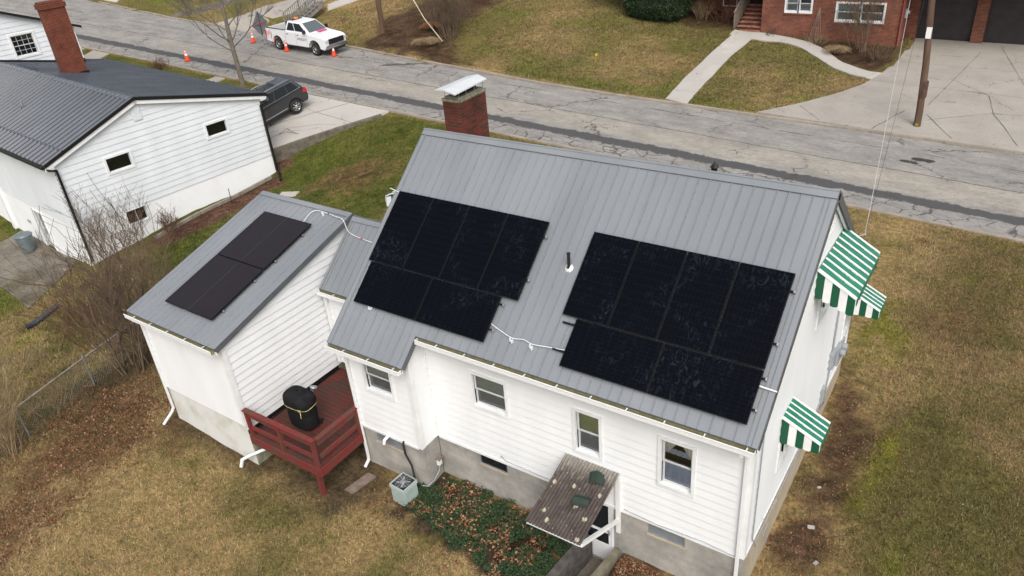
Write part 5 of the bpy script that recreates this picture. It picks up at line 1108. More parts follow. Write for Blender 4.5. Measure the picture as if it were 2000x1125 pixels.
# black corrugated drain hose
b = MB(); hp = [(-17.62,.55),(-17.5,.22),(-17.35,-.1),(-17.25,-.5),(-17.3,-.85)]
pts = []
for i in range(60):
    t_ = i/59*(len(hp)-1); k = min(int(t_), len(hp)-2); f = t_-k; x = hp[k][0]*(1-f)+hp[k+1][0]*f; y = hp[k][1]*(1-f)+hp[k+1][1]*f; pts.append(V(x, y, zb(x,y)+.11))
b.tube(pts, [.10+.018*(i % 2) for i in range(60)], 12, smooth=False); o = b.build('drain_hose', M('black_corrugated_pipe', (.02,.024,.032), (.04,.05,.065), .5, scale=4), None); tag(o, 'black corrugated drain pipe lying on the grass by the patio', 'drain pipe')
# landscaping timbers
for i, (p, q) in enumerate((((-18.72,5.9),(-18.62,8.3)),((-18.60,8.33),(-18.72,10.7)),((-18.72,10.73),(-18.6,12.7)))):
    b = MB(); b.bar((p[0],p[1],zb(*p)+.10),(q[0],q[1],zb(*q)+.10),.14,.16); o = b.build('landscape_timber', m_timber, None, bevel=.015)
    tag(o, ['weathered edging timber at the shrub end of the flower bed', 'middle edging timber along the neighbour wall', 'edging timber nearest the driveway corner'][i], 'timber', 'timbers edging the bed along the neighbour wall')
def stake(x, y, h, lab, mt=m_black_trim):
    z = zb(x,y); b = MB(); b.tube([(x,y,z-.1),(x+.03,y,z+h)], .018, 6); tag(b.build('stake', mt), lab, 'stake')
stake(-18.3,9.9,.75,'thin dark stake in the reddish flower bed'); stake(-20.25,2.6,.8,'short dark stake by the corner of the white house')
flatboard(-21.0,2.55,.65,.32,.3,'wooden_block','wooden block on the patio beside the rear door','block',m_wood,.16)
# plant rack frame among the shrubs
pr_ = thing('plant_frame', 'rusty metal plant frame against the white foundation wall', 'frame', (-18.9,4.6,zb(-18.9,4.6)))
z = zb(-18.9,4.6); m_rust = M('rusty_metal', (.12,.07,.05), (.06,.04,.035), .8, scale=8)
b = MB()
for (x, y) in ((-19.3,4.3),(-18.5,4.3),(-19.3,5.0),(-18.5,5.0)): b.tube([(x,y,z-.1),(x,y,z+.95)], .016, 6)
for h in (.5,.95):
    b.tube([(-19.3,4.3,z+h),(-18.5,4.3,z+h),(-18.5,5.0,z+h),(-19.3,5.0,z+h),(-19.3,4.3,z+h)], .014, 6)
for k in range(4): b.tube([(-19.3+.16*(k+1),4.3,z+.95),(-19.3+.16*(k+1),5.0,z+.95)], .010, 5)
b.build('frame', m_rust, pr_)
# chain link fence
fe = thing('chain_link_fence', 'grey chain link fence running between the bare shrubs', 'fence', (-10.4,-1.8,-1.4))
fp = [(-9.3,-7.3),(-9.9,-4.4),(-10.35,-2.0),(-10.8,.4),(-11.5,3.2)]
for i, p in enumerate(fp): z = zb(*p); b = MB(); b.tube([(p[0],p[1],z-.2),(p[0],p[1],z+1.14)], .028, 8); b.tube([(p[0],p[1],z+1.14),(p[0],p[1],z+1.18)], .035, 8); b.build('post', m_metal, fe)
b = MB(); b.tube([(p[0],p[1],zb(*p)+1.1) for p in fp], .024, 6); b.build('top_rail', M('pale_rail', (.36,.34,.31), (.24,.22,.20), .6), fe)
b = MB()
for i in range(len(fp)-1):
    p, q = V(*fp[i],0), V(*fp[i+1],0); L = (q-p).length; n_ = int(L/.11)
    for k in range(-9, n_+1):
        for sgn in (0, 1):
            a0, a1 = k*.11, k*.11+1.0
            if sgn: a0, a1 = a1, a0
            za, zc = 0.05, 1.08
            def cl(a): return min(max(a, 0), L)
            t0 = (cl(a0)-a0)/(a1-a0); t1 = (cl(a1)-a0)/(a1-a0)
            if abs(t1-t0) < .02: continue
            A_ = p+(q-p)*(cl(a0)/L); B_ = p+(q-p)*(cl(a1)/L); gA = zb(A_.x,A_.y); gB = zb(B_.x,B_.y)
            b.tube([(A_.x,A_.y,gA+za+(zc-za)*t0),(B_.x,B_.y,gB+za+(zc-za)*t1)], .0016, 3, cap=False)
b.build('mesh', m_metal, fe)
# ------------------------------------------------------------------ brick house across the street
B = thing('brick_house', 'red brick house with two dark garage doors across the street', 'house', (4,43,.5))
FY = 40.35
b = MB(); fx0, fx1 = -2.72, 5.50; top = 3.75
hd = (1.72,1.74,4.52,2.92); hs = (-1.33,2.16,.36,3.3)
def bw(b, x0, x1, y, z0, z1, holes, th=.25):
    xs_ = sorted({x0, x1} | {h[0] for h in holes} | {h[2] for h in holes})
    for a, c in zip(xs_[:-1], xs_[1:]):
        hh = [h for h in holes if h[0] <= a+1e-6 and h[2] >= c-1e-6]
        if hh: h = hh[0]; b.box(a, c, y, y+th, z0, h[1]); b.box(a, c, y, y+th, h[3], z1)
        else: b.box(a, c, y, y+th, z0, z1)
bw(b, fx0, fx1, FY, -.5, top, [hd, hs]); b.box(fx1-.25, fx1, FY+.251, 52, -.5, top); b.box(fx0, fx0+.25, FY+.251, 44.5, -.5, top)
b.box(fx1+.001, 6.02, 42.45, 42.8, -.5, 3.2); b.box(8.98, 9.62, 42.35, 42.8, -.5, 3.2); b.box(12.55, 13.2, 42.45, 42.8, -.5, 3.2); b.box(fx1+.001, 13.2, 42.45, 42.8, 3.201, 4.2); b.box(13.0,13.2,42.81,52,-.5,4.2)
b.box(-13.5, -4.62, 43.9, 44.2, -.5, 4.2); b.box(-13.5,-13.2,44.21,52,-.5,4.2); b.box(-4.62, fx0, 44.6, 44.8, -.5, 2.2)
b.build('wall', m_brick, B)
def bwn(h, u=1):
    O = (0,FY-.0,0); return O
def brick_window(h, split):
    x0, z0, x1, z1 = h; xm = (x0+x1)/2
    window(B, (0,FY,0), (1,0,0), (0,-1,0), x0+.1, z0+.1, xm-.06, z1-.1, trim=.10, low=(z0+(z1-z0)*.5, m_room), blind_or_dark_backing=(z0+(z1-z0)*.5, M('pale_drapes', (.36,.46,.44), (.25,.33,.31), .9, scale=10, stretch=(1,1,.15))))
    window(B, (0,FY,0), (1,0,0), (0,-1,0), xm+.06, z0+.1, x1-.1, z1-.1, trim=.10, low=(z0+(z1-z0)*.5, m_room))
    b = MB(); b.box(xm-.059, xm+.059, FY-.03, FY+.2, z0+.002, z1-.002); b.build('mullion', m_trim, B)
    b = MB(); b.box(x0-.06, x1+.06, FY-.06, FY-.001, z0-.09, z0-.002); b.build('sill', m_brick, B)
brick_window(hd, 2); brick_window(hs, 2)
m_gdoor = M('dark_garage_door', (.022,.016,.018), (.034,.027,.028), .5, scale=2)
for x0, x1 in ((6.02,8.98),(9.62,12.55)):
    b = MB()
    for k in range(5): b.box(x0, x1, 42.68, 42.72, .2+k*.59, .2+k*.59+.575)
    d = b.build('garage_door', m_gdoor, B); d['label'] = 'dark garage door left of the brick pier' if x0 < 7 else 'dark garage door right of the brick pier'
    b = MB()
    for k in range(4):
        for r_ in range(4): xx = x0+.15+k*(x1-x0-.2)/4; b.box(xx, xx+.58, 42.665, 42.68, .29+r_*.59, .66+r_*.59)
    b.build('panel', m_gdoor, d)
    b = MB(); b.box(x0, x1, 42.66, 42.7, .1, .2); b.build('threshold', m_black_rubber, d)
# steps, porch, railing, door
b = MB(); z0 = .78
for k in range(7): b.box(-4.30+.05*k*.3, fx0-.02, 40.15+.36*k, 43.2, z0+.20*k-(.9 if k == 0 else 0), z0+.20*(k+1)-.045)
b.box(-4.62, fx0-.02, 43.0, 44.6, .4, z0+1.4-.05); b.build('steps', m_brick_ch, B)['label'] = 'worn brick entrance steps'
b = MB()
for k in range(7): b.box(-4.34+.05*k*.3, fx0-.02, 40.12+.36*k, 40.5+.36*k, z0+.20*(k+1)-.044, z0+.20*(k+1)); 
b.build('tread', brick_mat('worn_tread', (.30,.09,.06), (.42,.24,.18), (.30,.2,.16), .10, .2), B)
b = MB(); b.box(-4.2,-3.2,44.50,44.58,2.2,4.2); b.build('door', M('blue_grey_door', (.06,.10,.13), (.04,.07,.09), .5), B)
rl = MB()
for k in range(11): yy = 40.3+k*.3; rl.box(-4.50,-4.42,yy,yy+.09,.8+(k*.15),2.0+k*.16)
rl.bar((-4.46,40.2,2.05),(-4.46,43.5,3.75),.12,.05); rl.build('railing', m_wood, B)
window(B, (0,43.9,0), (1,0,0), (0,-1,0), -6.5, 1.75, -5.6, 2.2, style='slider', trim=.05)
b = MB(); b.tube([(-5.1,43.8,1.2),(-5.1,43.8,2.1)], .05, 8); b.build('vent_pipe', m_trim, B)
# downspout + meter at corner
b = MB(); b.tube([(5.44,FY-.08,3.7),(5.44,FY-.08,.8),(5.5,FY-.3,.55)], .05, 8); b.build('downspout', flat('red_downspout', (.22,.04,.03), .5), B)
b = MB(); b.box(5.505,5.6,40.9,41.2,2.0,2.5); b.tube([(5.6,41.05,2.3),(5.72,41.05,2.3)], .1, 12); b.build('meter', m_meter, B)
b = MB(); b.box(-14,14,39.7,53,4.2,4.35); b.prism([(39.5,4.35),(53.2,4.35),(46.3,7.6)], (-14.2,0,0), (0,1,0), (0,0,1), (28.4,0,0)); b.build('roof', M('asphalt_shingle', (.10,.09,.085), (.07,.065,.06), .9, scale=8), B)
b = MB(); b.box(fx0, fx1+.3, 39.9, 40.34, 3.76, 3.8); b.build('soffit', m_trim, B)

# ------------------------------------------------------------------ vehicles
m_carwhite = NT('white_car_paint'); m_carwhite.b.inputs['Base Color'].default_value = (.78,.79,.80,1); m_carwhite.b.inputs['Coat Weight'].default_value = .6; m_carwhite = m_carwhite.set(.35)
m_cargrey = NT('dark_grey_car_paint'); m_cargrey.b.inputs['Base Color'].default_value = (.034,.036,.040,1); m_cargrey.b.inputs['Coat Weight'].default_value = .8; m_cargrey = m_cargrey.set(.35, .5)
m_carglass = flat('car_glass', (.012,.016,.018), .08, spec=.25); m_wsglass = flat('windshield_glass', (.10,.125,.13), .08, spec=1.0)  # windshield base is lightened to paint in the reflected sky
m_chrome = flat('chrome', (.55,.56,.57), .18, .9); m_blackpl = flat('black_plastic', (.02,.02,.021), .5)
m_lamp = flat('lamp_lens', (.55,.56,.58), .12, spec=.8); m_redlamp = flat('red_lamp', (.55,.02,.03), .2); m_amber = flat('amber_lens', (.75,.20,.03), .35)
def arch(cx, cz, r, n=10, a0=180, a1=0): return [(cx+r*math.cos(R(a0+(a1-a0)*k/n)), cz+r*math.sin(R(a0+(a1-a0)*k/n))) for k in range(n+1)]
def wheel(root, x, y, r, w, rimc, side, spokes=6):
    t_ = MB(); s_ = 1 if side > 0 else -1
    t_.lathe([(r*.62,-w/2),(r*.9,-w/2),(r,-w/2+.03),(r,w/2-.03),(r*.9,w/2),(r*.62,w/2)], (x,y,r), (0,1,0), 28)
    ty = t_.build('wheel', m_tyre, root, local=True)
    rm = MB(); o_ = s_*(w/2-.03)
    rm.lathe([(0,s_*.045+0),(r*.12,s_*.045),(r*.2,s_*.02),(r*.2,-s_*.03)], (x,y+o_,r), (0,1,0), 16)
    rm.lathe([(r*.64,s_*.02),(r*.60,s_*.03),(r*.56,-s_*.01),(r*.54,-s_*.07)], (x,y+o_,r), (0,1,0), 24)
    for k in range(spokes):
        a = 2*math.pi*k/spokes; p = V(x+r*.15*math.cos(a), y+o_+s_*.01, r+r*.15*math.sin(a)); q = V(x+r*.6*math.cos(a), y+o_+s_*.01, r+r*.6*math.sin(a)); rm.bar(p, q, r*.13, .03, up=(0,1,0))
    rm.build('rim', rimc, ty, local=True)
    dk = MB(); dk.lathe([(0,0),(r*.62,0)], (x,y+s_*(w/2-.12),r), (0,s_,0), 20); dk.build('brake_disc', m_blackpl, ty, local=True)
def bil(Q, u, v): return (Q[0]*(1-u)+Q[1]*u)*(1-v)+(Q[3]*(1-u)+Q[2]*u)*v
def inset(b, Q, pts, off):
    Q = [Vector(q) for q in Q]; n = (Q[1]-Q[0]).cross(Q[3]-Q[0]).normalized()
    b.face([bil(Q, u, v)+n*off for u, v in pts])
T = thing('pickup_truck', 'white utility pickup truck parked at the far kerb with an orange roof beacon', 'pickup truck', (-29.75,26.50,street(-29.75)+.03), 0)
T.rotation_euler = (0, math.atan(.054), R(1.0)); T.scale = (.965,1,1.03)
b = MB(); hw = .98
prof = [(2.72,.42),(2.92,.62),(2.95,.95),(2.90,1.16),(2.55,1.24),(1.45,1.33),(1.30,1.36),(-.60,1.36),(-.60,.46)]+[(1.28,.46)]+arch(1.82,.46,.50)[0:]+[(2.34,.42)]
prof = [(2.72,.42),(2.92,.62),(2.95,.95),(2.90,1.16),(2.55,1.24),(1.45,1.33),(1.30,1.36),(-1.0,1.36),(-1.0,.46)]+arch(1.82,.46,.50,10,180,0)
b.prism(prof[::-1], (0,-hw,0), (1,0,0), (0,0,1), (0,2*hw,0)); body = b.build('body', m_carwhite, T, local=True, bevel=.05)
b = MB(); bp = [(-1.02,.48),(-1.02,1.38),(-2.92,1.38),(-2.95,1.2),(-2.92,.55),(-2.38,.5)]+arch(-1.82,.46,.50,10,180,0)
for y in (-hw, hw-.10): b.prism(bp, (0,y,0), (1,0,0), (0,0,1), (0,.10,0))
b.box(-2.96,-2.88,-hw+.10,hw-.10,.62,1.36); b.build('bed', m_carwhite, T, local=True, bevel=.02)
b = MB(); b.box(-2.875,-1.03,-hw+.11,hw-.11,.80,.84); b.box(-1.08,-1.03,-hw+.11,hw-.11,.85,1.40); b.box(-2.87,-1.09,-hw+.105,-hw+.13,.85,1.40); b.box(-2.87,-1.09,hw-.13,hw-.105,.85,1.40)
b.box(-2.88,-1.04,-hw-.002,-hw+.10,1.382,1.405); b.box(-2.88,-1.04,hw-.10,hw+.002,1.382,1.405); b.build('bed_liner', m_blackpl, T, local=True)
bt, tp = [V(1.36,-.90,1.35),V(1.36,.90,1.35),V(-1.0,.90,1.35),V(-1.0,-.90,1.35)], [V(.48,-.72,1.91),V(.48,.72,1.91),V(-.85,.72,1.93),V(-.85,-.72,1.93)]
b = MB(); b.raw(bt+tp, [(4,5,6,7),(0,1,5,4),(1,2,6,5),(2,3,7,6),(3,0,4,7)]); b.build('cab', m_carwhite, T, local=True, bevel=.05)
b = MB(); inset(b, [bt[0],bt[1],tp[1],tp[0]], [(.06,.06),(.94,.06),(.92,.93),(.08,.93)], .012); b.build('windshield', m_wsglass, T, local=True)
for sd in (0, 1):
    Q = [bt[3],bt[0],tp[0],tp[3]] if sd == 0 else [bt[1],bt[2],tp[2],tp[1]]
    for a0, a1, c0, c1 in (((.08,.42,.12,.44),(.46,.86,.48,.84)) if sd == 0 else ((.16,.54,.16,.52),(.58,.92,.56,.88))):
        pass
    S_ = ([(.07,.42,.13,.40),(.45,.90,.44,.86)] if sd == 0 else [(.10,.55,.14,.56),(.58,.93,.60,.87)])
    for x0, x1, t0, t1 in S_: b = MB(); inset(b, Q, [(x0,.08),(x1,.08),(t1,.88),(t0,.88)], .012); b.build('side_window', m_carglass, T, local=True)
b = MB(); inset(b, [bt[2],bt[3],tp[3],tp[2]], [(.1,.12),(.9,.12),(.88,.88),(.12,.88)], .012); b.build('rear_window', m_carglass, T, local=True)
b = MB(); b.box(2.90,2.99,-.70,.70,.78,1.10)
for k in range(4): b.box(2.985,3.0,-.66,.66,.81+k*.07,.835+k*.07)
b.build('grille', m_blackpl, T, local=True, bevel=.01)
b = MB(); b.box(2.86,3.06,-.96,.96,.52,.74); b.build('bumper', m_chrome, T, local=True, bevel=.04)
b = MB(); b.box(2.84,3.0,-.72,.72,.36,.51); b.build('air_dam', m_blackpl, T, local=True); b = MB(); b.box(-3.10,-2.97,-.92,.92,.52,.70); b.build('bumper', m_chrome, T, local=True, bevel=.02)
for s_ in (-1,1):
    y0, y1 = sorted((s_*.72, s_*.965)); b = MB(); b.box(2.86,2.975,y0,y1,.90,1.07); b.build('headlight', m_lamp, T, local=True, bevel=.02)
    b = MB(); b.box(-3.0,-2.90,*sorted((s_*.84,s_*.985)),.85,1.22); b.build('tail_light', m_redlamp, T, local=True)
    b = MB(); b.box(.98,1.12,*sorted((s_*.95,s_*1.17)),1.34,1.56); b.build('mirror', m_blackpl, T, local=True, bevel=.02)
    b = MB()
    for xx in (.10,-.95,1.18): b.box(xx-.006,xx+.006,*sorted((s_*(hw-.01),s_*(hw+.002))),.55,1.32)
    b.build('door_gap', m_blackpl, T, local=True)
    for xx in (.22,-.80): b = MB(); b.box(xx,xx+.16,*sorted((s_*hw,s_*(hw+.03))),1.16,1.195); b.build('door_handle', m_chrome if 0 else m_blackpl, T, local=True)
    b = MB(); b.prism(arch(1.82,.46,.535,12,180,0)+arch(1.82,.46,.50,12,0,180), (0,s_*hw-(.01 if s_ < 0 else 0),0), (1,0,0), (0,0,1), (0,.01,0)); b.build('wheel_arch', m_blackpl, T, local=True)
    for xx in (1.82,-1.82): wheel(T, xx, s_*.84, .40, .27, m_chrome, s_)
m_graf = flat('faded_red_marking', (.60,.10,.08), .5)
b = MB(); [b.face([(-2.9+.16*k,-.986,1.28-.1*(k % 2)),(-2.93+.16*k,-.986,.72+.13*(k % 3)),(-2.87+.16*k,-.986,.70+.13*(k % 3)),(-2.82+.16*k,-.986,1.26-.1*(k % 2))]) for k in range(4)]; b.face([(-1.30,-.986,.66),(-1.22,-.986,.56),(-.80,-.986,.52),(-1.0,-.986,.62)]); b.build('decal', m_graf, T, local=True)['label'] = 'red graphics on the rear of the bed'
b = MB(); b.lathe([(.16,0),(.17,.05),(.13,.09),(0,.10)], (-.7,.0,1.96), (0,0,1), 16); b.build('beacon', m_amber, T, local=True); b = MB(); b.box(-.85,-.55,-.45,.45,1.925,1.955); b.build('beacon_bar', m_blackpl, T, local=True)
b = MB(); b.box(1.25,1.62,-.15,.55,1.36,1.40); b.build('hood_rag', flat('pink_rag', (.65,.10,.25), .8), T, local=True)
cu = bpy.data.curves.new('lettering', 'FONT'); cu.body = 'WRIGHT'; cu.size = .24; cu.extrude = .002; cu.align_x = 'CENTER'
tob = bpy.data.objects.new('lettering', cu); COL.objects.link(tob); dg = bpy.context.evaluated_depsgraph_get(); me = bpy.data.meshes.new_from_object(tob.evaluated_get(dg)); COL.objects.unlink(tob); bpy.data.objects.remove(tob)
lo = bpy.data.objects.new('lettering', me); COL.objects.link(lo); lo.parent = T; lo.location = (.66,-.984,.86); lo.rotation_euler = (R(90),0,0); me.materials.clear(); me.materials.append(flat('dark_red_lettering', (.12,.04,.05), .5)); WLOC['lettering'] = V(0,0,0)
# SUV on the neighbour's drive (nose down towards the garage)
S = thing('parked_suv', 'dark grey sport utility vehicle parked nose down on the concrete driveway', 'car', (-22.12,16.05,drive_z(-22.1,16.05)+.0), 0)
hd_ = math.atan2(-.98, -.17)
S.rotation_euler = Matrix.Rotation(hd_, 4, 'Z').to_euler()
pit_ = math.atan((drive_z(-22,17.5)-drive_z(-22,14.7))/2.8); S.rotation_euler = (Matrix.Rotation(hd_, 4, 'Z') @ Matrix.Rotation(pit_, 4, 'Y')).to_euler()
hw = .955; b = MB()
prof = [(2.30,.34),(2.42,.55),(2.42,.85),(2.28,.98),(1.30,1.10),(1.05,1.14),(-2.22,1.20),(-2.38,1.02),(-2.42,.62),(-2.30,.38)]+arch(-1.46,.40,.44,10,180,0)+arch(1.46,.40,.44,10,180,0)
b.prism(prof[::-1], (0,-hw,0), (1,0,0), (0,0,1), (0,2*hw,0)); b.build('body', m_cargrey, S, local=True, bevel=.05)
bt, tp = [V(1.12,-.90,1.12),V(1.12,.90,1.12),V(-2.28,.90,1.18),V(-2.28,-.90,1.18)], [V(.28,-.68,1.74),V(.28,.68,1.74),V(-1.92,.68,1.74),V(-1.92,-.68,1.74)]
b = MB(); b.raw(bt+tp, [(4,5,6,7),(0,1,5,4),(1,2,6,5),(2,3,7,6),(3,0,4,7)]); b.build('cabin', m_cargrey, S, local=True, bevel=.06)
b = MB(); inset(b, [bt[0],bt[1],tp[1],tp[0]], [(.06,.05),(.94,.05),(.92,.94),(.08,.94)], .014); b.build('windshield', m_wsglass, S, local=True)
b = MB(); inset(b, [bt[2],bt[3],tp[3],tp[2]], [(.1,.18),(.9,.18),(.9,.9),(.1,.9)], .014); b.build('rear_window', m_carglass, S, local=True)
for sd in (0, 1):
    Q = [bt[3],bt[0],tp[0],tp[3]] if sd == 0 else [bt[1],bt[2],tp[2],tp[1]]
    F_ = lambda a: a if sd == 0 else 1-a
    for x0, x1, t0, t1 in ((.08,.27,.10,.26),(.29,.55,.28,.56),(.57,.88,.58,.88)):
        P_ = [(F_(x0),.10),(F_(x1),.10),(F_(t1),.84),(F_(t0),.84)]; P_ = P_ if sd == 0 else P_[::-1]
        b = MB(); inset(b, Q, P_, .014); b.build('side_window', m_carglass, S, local=True)
    s_ = -1 if sd == 0 else 1
    b = MB(); b.bar((-2.1,s_*.905,1.225),(.95,s_*.905,1.165),.02,.03); b.bar((-2.1,s_*.905,1.225),(-1.86,s_*.73,1.67),.02,.03); b.bar((-1.86,s_*.725,1.68),(.1,s_*.725,1.69),.02,.025); b.bar((-.9,s_*.965,.55),(1.0,s_*.965,.52),.015,.04); b.build('chrome_trim', m_chrome, S, local=True)
    b = MB(); b.tube([(-1.75,s_*.60,1.76),(-1.6,s_*.60,1.815),(.0,s_*.60,1.815),(.12,s_*.60,1.76)], .022, 8); b.build('roof_rail', m_chrome, S, local=True)
    b = MB(); b.box(-2.42,-2.12,*sorted((s_*.74,s_*.972)),.88,1.10); b.build('tail_light', m_redlamp, S, local=True, bevel=.03)
    b = MB(); b.box(2.2,2.44,*sorted((s_*.66,s_*.94)),.74,.88); b.build('headlight', m_lamp, S, local=True, bevel=.02)
    b = MB(); b.box(.92,1.08,*sorted((s_*.93,s_*1.12)),1.12,1.26); b.build('mirror', m_cargrey, S, local=True, bevel=.03)
    b = MB()
    for xx in (.9,-.05,-1.02): b.box(xx-.005,xx+.005,*sorted((s_*(hw-.01),s_*(hw+.002))),.45,1.12)
    b.build('door_gap', m_blackpl, S, local=True)
    for xx in (.05,-.9): b = MB(); b.box(xx,xx+.15,*sorted((s_*hw,s_*(hw+.03))),.98,1.01); b.build('door_handle', m_cargrey, S, local=True)
    for xx in (1.46,-1.46): wheel(S, xx, s_*.83, .385, .25, m_chrome, s_, 7)
b = MB(); inset(b, [tp[0],tp[1],tp[2],tp[3]], [(.2,.12),(.8,.12),(.8,.6),(.2,.6)], .006); b.build('sunroof', m_carglass, S, local=True)
b = MB(); b.box(-2.45,-2.30,-.7,.7,.40,.58); b.build('bumper', m_blackpl, S, local=True, bevel=.02)
# ------------------------------------------------------------------ cones and work sign
m_cone = flat('orange_cone', (.85,.075,.02), .5); m_refl = flat('white_collar', (.80,.80,.78), .4)
def cone(x, y, lab):
    z = street(x)+.045; r = thing('traffic_cone', lab, 'traffic cone', (x,y,z), random.uniform(0,1.5), 'orange cones around the pickup truck')
    b = MB(); b.obox((-.19,-.19,0),(.38,0,0),(0,.38,0),(0,0,.035)); b.build('base', m_cone, r, local=True, bevel=.02)
    f = lambda h: .155-(h-.035)*.175
    b = MB(); b.lathe([(f(.035),.036),(f(.35),.35)], (0,0,0), n=18); b.lathe([(f(.50),.50),(f(.58),.58)], (0,0,0), n=18); b.lathe([(f(.66),.66),(f(.74),.74),(.02,.745),(0,.745)], (0,0,0), n=18); b.build('cone', m_cone, r, local=True)
    for a, c in ((.35,.50),(.58,.66)): b = MB(); b.lathe([(f(a)+.001,a),(f(c)+.001,c)], (0,0,0), n=18); b.build('reflective_collar', m_refl, r, local=True)
cone(-35.09,20.63,'orange traffic cone standing alone at the near kerb'); cone(-34.83,26.07,'orange traffic cone left of the diamond work sign'); cone(-33.55,26.9,'orange traffic cone right behind the truck tailgate'); cone(-30.75,25.5,'orange traffic cone beside the rear wheel of the truck'); cone(-26.85,26.1,'orange traffic cone in front of the truck bumper')
zs = street(-34.1)+.05; sg = thing('road_work_sign', 'diamond roll-up road work sign seen from its grey back', 'road sign', (-34.1,26.4,zs), R(12))
b = MB(); c_ = 1.30; h_ = .86; b.raw([(0,0,c_-h_),(0,-h_,c_),(0,0,c_+h_),(0,h_,c_),(-.012,0,c_-h_),(-.012,-h_,c_),(-.012,0,c_+h_),(-.012,h_,c_)], [(0,1,2,3),(7,6,5,4),(0,4,5,1),(1,5,6,2),(2,6,7,3),(3,7,4,0)])
b.build('panel', M('grey_sign_fabric', (.20,.23,.26), (.14,.165,.19), .6, scale=2), sg, local=True)
b = MB(); b.bar((.02,0,c_-h_-.02),(.02,0,c_+h_),.035,.02,up=(0,1,0)); b.build('upright', m_blackpl, sg, local=True); b = MB(); b.bar((.035,-h_+.05,c_),(.035,h_-.05,c_),.02,.035); b.box(.02,.06,-.09,.09,c_-.09,c_+.09); b.build('cross_brace', flat('red_brace', (.5,.06,.07), .5), sg, local=True)
b = MB(); b.tube([(.0,0,.2),(.0,0,c_-h_+.1)], .03, 8)
for a in (40,140,220,320): b.bar((0,0,.28),(.62*math.cos(R(a)),.62*math.sin(R(a)),.02),.03,.03)
b.build('stand', m_meter, sg, local=True)
# ------------------------------------------------------------------ poles and wires
zp = street(8.48)+.06
p1 = thing('utility_pole', 'brown wooden utility pole with a white tag on the concrete driveway', 'utility pole', (8.48,29.44,zp))
b = MB(); b.tube([(8.48,29.44,zp-.5),(8.47,29.44,zp+.9),(8.36,29.44,zp+3),(7.7,29.44,zp+10.5)], [.165,.158,.15,.12], 16); b.build('shaft', m_pole, p1)
b = MB(); b.tube([(8.47,29.43,zp+1.55),(8.47,29.43,zp+2.3)], [.172,.160], 16); b.build('sleeve', M('dark_pole_sleeve', (.10,.055,.04), (.055,.03,.02), .9, scale=6), p1)
b = MB(); b.obox((8.14,29.26,zp+4.25),(.22,0,0),(0,.02,0),(0,0,.5)); b.build('tag_plate', m_white_plastic, p1); b = MB(); b.box(8.40,8.55,29.26,29.275,zp+.18,zp+.32); b.build('reflector', flat('yellow_mark', (.25,.2,.02), .6), p1)
b = MB(); b.box(6.1,9.5,29.35,29.47,zp+9.0,zp+9.12); b.build('crossarm', m_pole, p1)
p2 = thing('utility_pole', 'dark wooden utility pole standing in the mulch behind the truck', 'utility pole', (-25.94,30.18,zb(-25.94,30.18)))
z2 = zb(-25.94,30.18); b = MB(); b.tube([(-25.94,30.18,z2-.5),(-25.98,30.18,z2+4),(-26.05,30.18,z2+10.5)], [.19,.17,.13], 14); b.build('shaft', m_pole, p2); b = MB(); b.box(-27.6,-24.4,30.1,30.2,z2+9.2,z2+9.3); b.build('crossarm', m_pole, p2)
b = MB(); b.tube([(-20.9,30.51,zb(-20.9,30.5)-.1),(-22.2,30.4,zb(-20.9,30.5)+1.4),(-24.0,30.3,zb(-20.9,30.5)+4.4)], .035, 8); o = b.build('guy_guard', M('pale_yellow_plastic', (.62,.56,.42), (.52,.48,.38), .6), None); tag(o, 'pale plastic guard on a slanting guy wire in the shrub bed', 'guy wire')
def wire(p, q, sag, r, mt, lab, name='cable'):
    p, q = Vector(p), Vector(q); b = MB(); b.tube([p+(q-p)*(k/24)-V(0,0,4*sag*(k/24)*(1-k/24)) for k in range(25)], r, 5); o = b.build(name, mt); tag(o, lab, 'cable'); return o
wire((7.3,29.3,8.6),(10.28,6.9,4.34),.55,.007,m_wire_white,'pale twisted service cable running down to the right gable')
wire((7.9,29.3,6.8),(10.25,6.9,3.9),.5,.005,m_wire,'thin dark cable beside the pale service cable')
wire((7.9,29.6,7.6),(6.6,41.5,4.1),.3,.009,m_wire_white,'thin cable from the pole to the brick house')
wire((7.9,29.5,7.3),(24,44,5.5),.5,.012,m_wire_white,'pale cable crossing the top right corner')
wire((7.9,29.5,6.9),(16,43,3.5),.4,.006,m_wire,'thin dark cable crossing the garage doors')
# wooden outside stairs behind the truck
st = thing('outdoor_stairs', 'grey wooden outdoor stairs with railings on the far bank', 'stairs', (-34.6,31.2,zb(-34.6,31)))
pa, pb_ = V(-34.45,29.3,zb(-34.45,29.3)+.05), V(-33.75,31.9,zb(-33.75,31.9)+.75); dv = pb_-pa; sd_ = V(dv.y,-dv.x,0).normalized()
b = MB()
for k in range(9): c = pa+dv*(k/8); b.obox(c-sd_*.6-V(0,0,.04), sd_*1.2, V(dv.x,dv.y,0).normalized()*.3, V(0,0,.04))
b.bar(pa-sd_*.6-V(0,0,.15), pb_-sd_*.6-V(0,0,.15), .05,.22); b.bar(pa+sd_*.6-V(0,0,.15), pb_+sd_*.6-V(0,0,.15), .05,.22); b.build('steps', m_wood_grey, st)
for s_ in (-1,1):
    b = MB(); e = sd_*.62*s_; b.bar(pa+e+V(0,0,1.0), pb_+e+V(0,0,1.0), .09,.05); b.bar(pa+e+V(0,0,.18), pb_+e+V(0,0,.18), .05,.08)
    for k in range(17): c = pa+dv*(k/16)+e; w_ = .09 if k % 8 == 0 else .035; b.bar(c-V(0,0,.2 if k % 8 == 0 else -.15), c+V(0,0,1.0), w_, w_, up=(0,1,0))
    b.build('railing', m_wood_grey, st)
